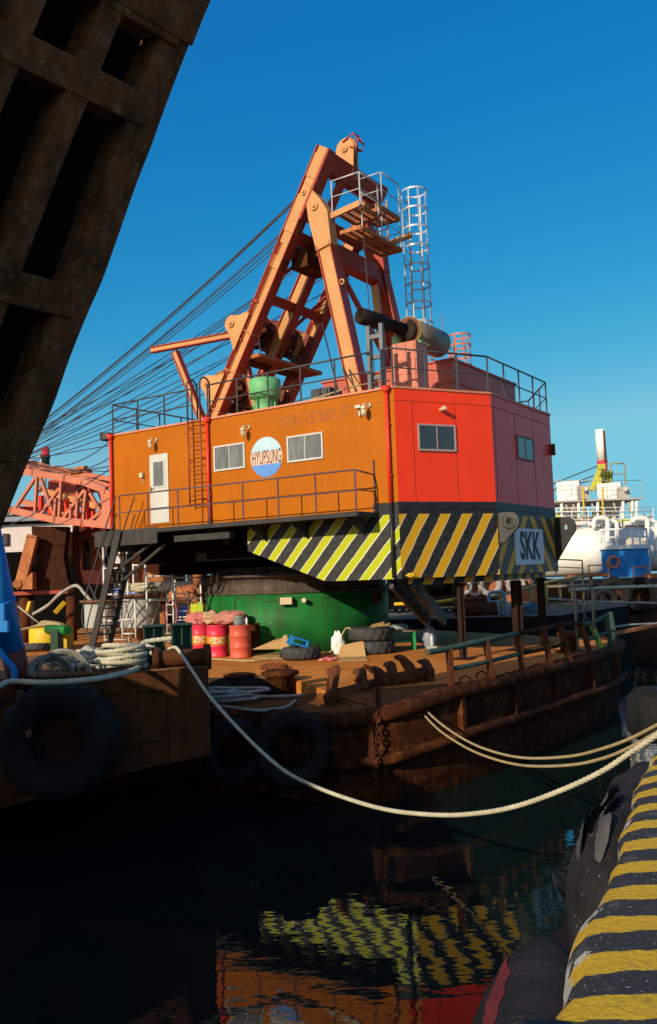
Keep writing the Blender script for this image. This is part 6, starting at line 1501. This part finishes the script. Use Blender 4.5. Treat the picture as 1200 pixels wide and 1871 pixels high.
# ================================================================== RIGHT BACKGROUND
# pontoon between
pn = thing('pontoon', 'low dark pontoon with yellow railing moored behind the crane barge', 'pontoon', loc=(6, 40, 0))
mb = MB(); pp = [(2.6, 35.8), (8.8, 34.2), (13.5, 40.0), (15.5, 47), (-2, 54), (-3, 40)]
mb.prism([(x, y, 2.0) for x, y in pp], (0, 0, -2.4)); mb.build('hull', rusty('black_hull', (.010, .009, .009), (.02, .016, .014), (.015, .01, .008), .6), pn)
mb = MB(); mb.poly([(x, y, 2.006) for x, y in pp]); mb.build('deck', rusty('grey_deck', (.11, .095, .065), (.17, .145, .10), (.06, .045, .03), .5), pn)
YRL = paint('dull_yellow_rail', (.34, .25, .06), .6, .3, .2)
mb = MB(); r0, r1, r2 = wY(905, 1090, 38), wY(1010, 1062, 42), wY(1085, 1052, 47)
top = catmull([r0, r1, r2], 8); mb.path(top, .075, 8)
for i in range(1, 17, 2): mb.tube(top[i], V((top[i].x, top[i].y, 2.0)), .07, n=8)
mb.build('railing', YRL, pn)
mb = MB(); mb.path([wY(720, 1104, 40), wY(800, 1100, 40), wY(850, 1092, 40)], .08, 6); mb.build('yellow_pipe', YELLOW, pn)
bf = thing('steel_rack', 'pale blue tubular frame standing on the pontoon deck', 'frame', loc=wY(905, 1130, 36.5))
PBL = paint('pale_blue_frame', (.22, .30, .38), .5, .25, .15)
mb = MB()
for Y in (36.4, 37.4):
    mb.path(catmull([wY(893, 1105, Y), wY(894, 1086, Y), wY(905, 1082, Y), wY(920, 1086, Y), wY(925, 1128, Y)], 5), .08, 8); mb.tube(wY(908, 1098, Y), wY(908, 1128, Y), .06); mb.tube(wY(894, 1100, Y), wY(924, 1098, Y), .06)
mb.tube(wY(905, 1083, 36.4), wY(905, 1083, 37.4), .06); mb.tube(wY(893, 1104, 36.4), wY(928, 1128, 36.4), .06); mb.build('frame', PBL, bf)
mb = MB(); chain(mb, [wY(710, 1115, 37.2), wY(760, 1113, 37), wY(800, 1117, 37), wY(850, 1113, 37)], .05, .42); tag(mb.build('chain', CABLE), 'heavy dark anchor chain laid on the pontoon deck', 'chain')
mb = MB(); p = wY(870, 1118, 36.6); mb.box(p + V((-.8, 0, -.4)), p + V((.9, .9, .55))); mb.tube(p + V((-.7, -.2, .1)), p + V((.8, -.2, .1)), .3, n=18); tag(mb.build('winch', BROWN), 'dark brown deck winch at the pontoon edge', 'winch')
mb = MB(); mb.tube(wY(948, 1130, 36.2), wY(975, 1110, 37), .28, n=18); tag(mb.build('pipe', GREYR), 'short grey pipe lying on the pontoon', 'pipe')
for k, (px, py, R) in enumerate(((823, 1070, .5), (846, 1071, .55), (895, 1068, .72), (942, 1068, .6), (868, 1075, .5), (985, 1068, .55))):
    tyre('tyre_fender', 'pale grey tyre on the orange hull, ' + ('leftmost under the striped skirt', 'second from the left', 'large one between the support posts', 'half behind the middle post', 'dark low one between two pale ones', 'rightmost of the row')[k], 'tyre', wY(px, py, 51.6), (0, 1, 0), R, .35, 'tyre row on the far orange hull', RUBBERG if k in (4, 5) else paint('pale_tyre', (.30, .28, .27), .8, .2, 0), 0, .55)
mb = MB(); a, b = wY(660, 1120, 52), wY(1020, 1058, 52); mb.box((a.x, 52, -.4), (b.x, 60, b.z)); tag(mb.build('orange_hull', rusty('orange_far_hull', (.36, .12, .06), (.46, .18, .09), (.20, .07, .04), .5)), 'orange rusty hull seen below the striped skirt', 'barge')
for k, (px, lab) in enumerate(((735, 'dark clutter of gear left under the black strut'), (800, 'low black machinery on the pontoon below the striped corner'))):
    mb = MB(); p = wY(px, 1075, 46); mb.box(p + V((-1.3, 0, -1.4)), p + V((1.2, 1, .25))); mb.tube(p + V((-.8, -.3, .2)), p + V((.4, -.3, .2)), .4); mb.tube(p + V((.8, -.2, -1)), p + V((.8, -.2, .7)), .12); tag(mb.build('deck_machinery', DARK), lab, 'machinery')
# black ramp strut under the corner
mb = MB(); a, b = cb(716, 1063, .3), cb(783, 1135, 3.2); a, b = CR @ a, CR @ b
mb.beam(a, b, .10, .34, (1, -.6, 0)); mb.beam(a + V((.45, .15, 0)), b + V((.45, .15, 0)), .10, .30, (1, -.6, 0))
for k in range(9): p = a.lerp(b, (k + .5) / 9); mb.obox(p + V((.22, .08, 0)), (.2, .08, 0), (-.05, .1, 0), (0, 0, .012))
mb.build('rear_stair', BLACK, crane)
mb = MB(); c_, d_ = CR @ cb(752, 1062, .8), CR @ cb(785, 1088, 1.6); mb.path([c_, d_, CR @ cb(785, 1130, 2.4)], .025, 6); mb.path([CR @ cb(742, 1058, .8), CR @ cb(772, 1090, 1.6), CR @ cb(772, 1120, 2.4)], .02, 6); mb.build('stair_handrail', GREYR, crane)
mb = MB(); p = CR @ cb(748, 1051, -.02); mb.blob(p + V((.05, .1, 0)), (.10, .06, .05), 61, .6); mb.build('rag', YELLOW, crane)
# thin scaffold at the right behind the rail
t = thing('scaffold_frame', 'weathered pale scaffold tower by the barge corner on the right', 'scaffold', loc=wz(1056, 1195, ZD))
mb = MB(); p = wz(1056, 1196, ZD); tp_ = wY(1051, 1068, p.y); mb.tube(p, V((p.x, p.y, tp_.z)), .035, n=8); mb.tube(wY(1000, 1072, p.y + .5), wY(1080, 1069, p.y + .2), .035, n=8); mb.tube(wY(1025, 1105, p.y), wY(1051, 1105, p.y), .03, n=6); mb.tube(wY(1082, 1072, p.y), wY(1085, 1150, p.y), .04, n=8); mb.build('frame', paint('weathered_pole', (.17, .145, .11), .7, .3, .1), t)
mb = MB(); mb.tube(wY(1056, 1115, p.y), wY(1080, 1070, p.y + .3), .018, n=6); mb.tube(wY(1052, 1098, p.y), wY(1075, 1135, p.y), .018, n=6); mb.tube(wY(1065, 1140, p.y), wY(1078, 1075, p.y), .014, n=6); mb.build('cross_brace', GREYR, t)
# cement barge
CY = 50.0
hullr = rusty('dark_rust_hull', (.045, .02, .012), (.09, .035, .018), (.03, .016, .012), .5)
cbg = thing('cement_barge', 'rust hulled cement barge with white silos and tanks', 'barge', loc=(22, CY, 0))
def cpx(name, mat, items, par=None, bev=0):
    mb = MB()
    for it in items:
        if it[0] == 'b': _, x0, y0, x1, y1, Y, d = it; box_px(mb, x0, y0, x1, y1, Y, d)
        elif it[0] == 't': _, x0, y0, x1, y1, Y, r = it; mb.tube(wY(x0, y0, Y), wY(x1, y1, Y), r, n=12)
        elif it[0] == 'p': _, pts, r = it; mb.path(catmull([wY(*q) for q in pts], 5), r, 8)
        elif it[0] == 'z': _, pts, Y, d = it; mb.prism([wY(x, y, Y) for x, y in pts], (0, d, 0))
    return mb.build(name, mat, par or cbg, bevel=bev)
a, b = wY(985, 1100, CY - 4), wY(1420, 1056, CY - 4)
mb = MB(); mb.prism([(a.x, CY - 4, b.z), (b.x, CY - 4, b.z), (b.x, CY + 14, b.z), (a.x, CY + 14, b.z)], (0, 0, -b.z - .4)); mb.build('hull', hullr, cbg)
cpx('rusty_bulwark', RUSTO, [('b', 1035, 1046, 1110, 1056, CY - 3.6, .3), ('b', 1180, 1040, 1400, 1056, CY - 3.6, .3)])
def tank(x0, x1, ytop, ybot, Y, dome, mat=WHITE2):
    p0, p1 = wY(x0, (ytop + ybot) / 2, Y), wY(x1, (ytop + ybot) / 2, Y); R = (wY(x1, ytop, Y).z - wY(x1, ybot, Y).z) / 2; d = V((1, -.45, 0)).normalized(); L = (p1 - p0).length
    mb = MB(); mb.lathe([(.02, 0), (R, .01), (R, L)] + [(R * math.cos(q), L + dome * math.sin(q)) for q in [PI / 2 * k / 12 for k in range(1, 12)]] + [(.02, L + dome)], V(p1) - d * L, d, 48); 
    o = mb.build('silo_tank', mat, cbg); return o
tank(960, 1085, 962, 1052, CY, 1.1); tank(1080, 1172, 958, 1035, CY + 7, 1.0); tank(1165, 1300, 955, 1040, CY + 12, 1.0)
def hopper(x0, x1, y0, y1, y2, Y):
    a, b = wY(x0, y1, Y), wY(x1, y0, Y); w_ = b.x - a.x; D = w_ * .8; mb = MB(); c = wY((x0 + x1) / 2, y2, Y)
    mb.box((a.x, Y, a.z), (b.x, Y + D, b.z))
    T = [(a.x, Y, a.z - .002), (b.x, Y, a.z - .002), (b.x, Y + D, a.z - .002), (a.x, Y + D, a.z - .002)]; Bt = [(c.x - .4, Y + D / 2 - .4, c.z), (c.x + .4, Y + D / 2 - .4, c.z), (c.x + .4, Y + D / 2 + .4, c.z), (c.x - .4, Y + D / 2 + .4, c.z)]
    tv = [mb.v(q) for q in T]; bv = [mb.v(q) for q in Bt]
    for i in range(4): mb.f([tv[i], tv[(i + 1) % 4], bv[(i + 1) % 4], bv[i]])
    mb.f(tv); mb.f(bv)
    for k in range(1, 4): z = a.z + (b.z - a.z) * k / 4; mb.box((a.x - .04, Y - .05, z), (b.x + .04, Y - .001, z + .08))
    M = Matrix.Translation(V((b.x, Y, 0))) @ Matrix.Rotation(-.42, 4, 'Z') @ Matrix.Translation(V((-b.x, -Y, 0)))
    bmesh.ops.transform(mb.bm, matrix=M, verts=mb.bm.verts)
    return mb.build('hopper', WHITE2, cbg)
hopper(1019, 1057, 878, 911, 950, CY + 2); hopper(1094, 1133, 881, 911, 952, CY + 2)
DKW = paint('weathered_grey_white', (.42, .38, .34), .6, .2, .2)
cpx('hopper_shed', DKW, [('b', 1058, 887, 1075, 912, CY + 1.6, 3), ('b', 1132, 889, 1150, 912, CY + 1.6, 3)])
cpx('gallery', DKW, [('b', 1012, 912, 1175, 915, CY + .6, 4.5), ('b', 1020, 962, 1190, 965, CY - .3, 4)])
for x in (1026, 1057, 1092, 1138, 1155, 1163): cpx('column', WHITE2, [('t', x, 915, x, 965, CY + .8, .09)])
for x in (1066, 1101): cpx('column', YELLOW, [('t', x, 890, x, 960, CY + .5, .055)])
mb = MB()
for x0, x1, y in ((1012, 1175, 912), (1020, 1190, 962)):
    a, b = wY(x0, y, CY + .6), wY(x1, y, CY + .6); handrail(mb, [a, b], 1.1 if y < 950 else .9, .018, 1.0); mb.build('gallery_railing', YRL if y > 950 else DKW, cbg); mb = MB()
a, b = wY(1118, 885, CY + 4), wY(1143, 885, CY + 4); handrail(mb, [a, b], 1.3, .04, .8)
mb.build('gallery_railing', YRL, cbg)
cpx('pipework', WHITE2, [('p', [(1085, 965, CY - 1), (1086, 950, CY - 1), (1092, 947, CY - 1), (1108, 948, CY - 1), (1110, 960, CY - 1), (1110, 990, CY - 1)], .13), ('p', [(1075, 958, CY - .6), (1100, 954, CY - .6), (1123, 953, CY - .6), (1127, 962, CY - .6), (1126, 985, CY - .6)], .12),
     ('p', [(1155, 955, CY - 1), (1160, 948, CY - 1), (1178, 948, CY - 1), (1183, 956, CY - 1), (1181, 990, CY - 1)], .15), ('p', [(1140, 957, CY - .6), (1170, 954, CY - .6), (1194, 953, CY - .6), (1199, 962, CY - .6), (1199, 1010, CY - .6)], .13), ('t', 1020, 958, 1090, 955, CY - .3, .12)])
cpx('valve_box', LIME, [('b', 1136, 948, 1154, 953, CY - .2, .8), ('b', 1017, 936, 1040, 950, CY + 3, 1.0)])
cpx('pump_pipes', YELLOW, [('t', 1088, 960, 1088, 935, CY + 2.8, .2), ('t', 1104, 960, 1104, 933, CY + 2.8, .3), ('t', 1097, 925, 1097, 960, CY + 3, .12), ('b', 1080, 945, 1100, 960, CY + 4, .4)])
chm = thing('chimney', 'tall white chimney with red band on the cement barge', 'chimney', loc=wY(1099, 900, CY + 9))
mb = MB(); mb.tube(wY(1100, 842, CY + 9), wY(1096, 785, CY + 9), .33, n=28); mb.build('shaft', WHITE2, chm)
mb = MB(); mb.tube(wY(1101, 890, CY + 9), wY(1100, 842.2, CY + 9), .345, n=28); mb.build('red_band', paint('red_band', (.55, .05, .07), .5, .15, .05), chm)
mb = MB(); mb.tube(wY(1106, 842, CY + 8.6), wY(1103, 786, CY + 8.6), .03, n=6)
for k in range(14): p = wY(1106 - k * .22, 841 - k * 4, CY + 8.6); mb.obox(p, (.06, 0, 0), (0, .04, 0), (0, 0, .04))
mb.build('ladder', BROWN, chm)
LMY = paint('lime_yellow_crane', (.5, .47, .05), .5, .15, .1)
lc = thing('loader_crane', 'lime yellow loader crane in front of the chimney base', 'crane', loc=wY(1095, 900, CY + 3))
mb = MB(); mb.beam(wY(1080, 897, CY + 3), wY(1097, 853, CY + 3), .22, .26); mb.obox(wY(1098, 853, CY + 3), (.22, 0, 0), (0, .2, 0), (0, 0, .16)); mb.beam(wY(1093, 898, CY + 3), wY(1094, 872, CY + 3), .3, .3); mb.beam(wY(1082, 895, CY + 3), wY(1095, 880, CY + 3), .1, .1); mb.build('arm', LMY, lc, bevel=.03)
mb = MB(); mb.prism([wY(x, y, CY + 4) for x, y in ((1097, 885), (1097, 866), (1103, 858), (1120, 861), (1118, 885))], (0, 1.4, 0)); mb.build('cabin', paint('olive_cabin', (.12, .11, .04), .6, .2, .1), lc)
mb = MB()
for x in (1104, 1110, 1116): mb.tube(wY(x, 884, CY + 3.9), wY(x, 861, CY + 3.9), .06, n=6)
for y in (866, 875, 883): mb.tube(wY(1104, y, CY + 3.9), wY(1116, y, CY + 3.9), .05, n=6)
mb.build('ladder', LMY, lc)
for (x0, y0, x1, y1) in ((1010, 884, 1090, 852), (1010, 897, 1084, 869), (1012, 894, 1080, 878)):
    mb = MB(); mb.tube(wY(x0, y0, CY + 3), wY(x1, y1, CY + 3), .035, n=5); mb.build('stay_wire', CABLE, lc)
for k_ in range(16):
    rnd_ = random.Random(k_ + 5); x_ = 1018 + rnd_.uniform(0, 165); y_ = rnd_.uniform(938, 950)
    cpx('pump_pipes', (WHITE2, YRL, DKW, RUSTO)[k_ % 4], [('t', x_, 962, x_, y_, CY + rnd_.uniform(.2, 3), rnd_.uniform(.04, .12)), ('t', x_ - 4, y_ + 6, x_ + rnd_.uniform(5, 14), y_ + 6, CY + 1, .05)])
mb = MB()
for y_, Y_ in ((949, CY + .2), (956, CY - .4)):
    handrail(mb, [wY(1016, y_ + 8, Y_), wY(1195, y_ + 6, Y_)], .9, .024, .9)
mb.build('gallery_railing', WHITE2, cbg)
for x_, y_ in ((1070, 893), (1143, 893)): cpx('lamp_globe', WHITE2, [('b', x_ - 2, y_ - 3, x_ + 2, y_ + 4, CY + 1.2, .3)])
for x_ in (1032, 1045, 1065, 1080, 1120, 1147): cpx('brace', DKW, [('t', x_, 915, x_ + 7, 940, CY + .9, .06)])
# blue deckhouse
dh = thing('deckhouse', 'bright blue deckhouse with white rim on the cement barge', 'deckhouse', loc=wY(1150, 1056, CY - 3))
mb = MB(); a, b = wY(1101, 1056, CY - 3), wY(1195, 1001, CY - 3); x1_, x2_ = a.x, a.x + (b.x - a.x) * .58
mb.prism([(x1_, CY - 3, a.z), (x2_, CY - 3.2, a.z), (b.x, CY - 2, a.z), (b.x * 1.07, CY + 1, a.z), (x1_ * 1.09, CY + 1, a.z)], (0, 0, b.z - a.z)); mb.box((b.x - .75, CY - 2.75, b.z - 1.0), (b.x - .2, CY - 2.3, b.z - .35)); mb.build('wall', BLUEP, dh)
mb = MB(); mb.prism([(x1_ - .12, CY - 3.12, b.z + .002), (x2_, CY - 3.32, b.z + .002), (b.x + .12, CY - 2.1, b.z + .002), (b.x * 1.07 + .1, CY + 1.1, b.z + .002), (x1_ * 1.09 - .1, CY + 1.1, b.z + .002)], (0, 0, .22)); mb.build('rim', WHITE2, dh)
mb = MB(); handrail(mb, [(x1_, CY - 3, b.z + .22), (x2_, CY - 3.2, b.z + .22), (b.x, CY - 2, b.z + .22)], .85, .06, .75); mb.build('railing', WHITE2, dh)
lr = thing('lifebuoy', 'orange lifebuoy hanging on the blue deckhouse', 'lifebuoy', loc=wY(1121, 1027, CY - 3.3))
mb = MB(); c_ = wY(1121, 1027, CY - 3.35); mb.path([c_ + V((.28 * math.cos(q), 0, .28 * math.sin(q))) for q in [2 * PI * k / 28 for k in range(28)]], .08, 10, closed=True); mb.build('ring', paint('faded_orange', (.58, .17, .09), .5, .2, 0, chip=(.7, .6, .55), chipa=.08, scale=1), lr)
mb = MB(); mb.tube(c_ + V((-.1, 0, .5)), c_ + V((.1, 0, -.3)), .02); mb.build('line', CABLE, lr)
mb = MB()
for k in range(9): mb.blob(wY(1155 + (k % 5) * 4.5, 994 - (k // 5) * 5, CY - .5), (.32, .3, .22), 70 + k, .4)
tag(mb.build('rope_heap', DKW), 'grey white heap of netting on the blue deckhouse roof', 'rope heap')
OR = paint('orange_rail', (.55, .17, .06), .5, .2, .1)
for lab, pts in (('orange railing in front of the white tank', [(1077, 1068), (1113, 1068)]), ('orange railing gate at the right of the blue deckhouse', [(1158, 1072), (1187, 1070)]), ('dark thin railing at the left end of the cement barge', [(1016, 1050), (1065, 1052)])):
    mb = MB(); f_ = [wY(x, y, CY - 4.4) for x, y in pts]; handrail(mb, f_, 1.0 if 'dark' not in lab else .8, .035, 1.1); tag(mb.build('railing', OR if 'dark' not in lab else GREYR), lab, 'railing', 'railings on the cement barge')
for k, (px, py, R, lab) in enumerate(((1122, 1085, .9, 'black tyre on the cement barge side below the lifebuoy'), (1172, 1087, .95, 'black tyre on the cement barge side at the right frame edge'), (1105, 1098, .7, 'small black tyre low on the cement barge side'))):
    tyre('tyre_fender', lab, 'tyre', wY(px, py, CY - 4.35), (0.1, 1, 0), R, .5, 'tyres on the cement barge', RUBBER, 0, .5)
for lab, pts, r, mt in (('pale mooring rope stretched across at the upper right', [(1040, 1078, 34), (1110, 1074, 35), (1200, 1071, 36), (1300, 1070, 37)], .07, ROPEW), ('thin grey mooring line below the pale one', [(1000, 1094, 36), (1100, 1100, 36), (1200, 1102, 36), (1300, 1104, 36)], .045, ROPEG), ('thin grey line from the barge corner to the right', [(1110, 1148, 27), (1150, 1142, 28), (1200, 1139, 29), (1300, 1130, 30)], .035, ROPEG)):
    mb = MB(); mb.rope(catmull([wY(*q) for q in pts], 8), r, .12, n=7); tag(mb.build('mooring_line', mt), lab, 'rope')
mb = MB(); a, b = wY(1120, 1158, 24.8), wY(1230, 1136, 27); mb.beam(a, b, .12, .09); tag(mb.build('gangplank', RUSTO), 'narrow orange rusty plank from the barge corner to the right', 'plank')
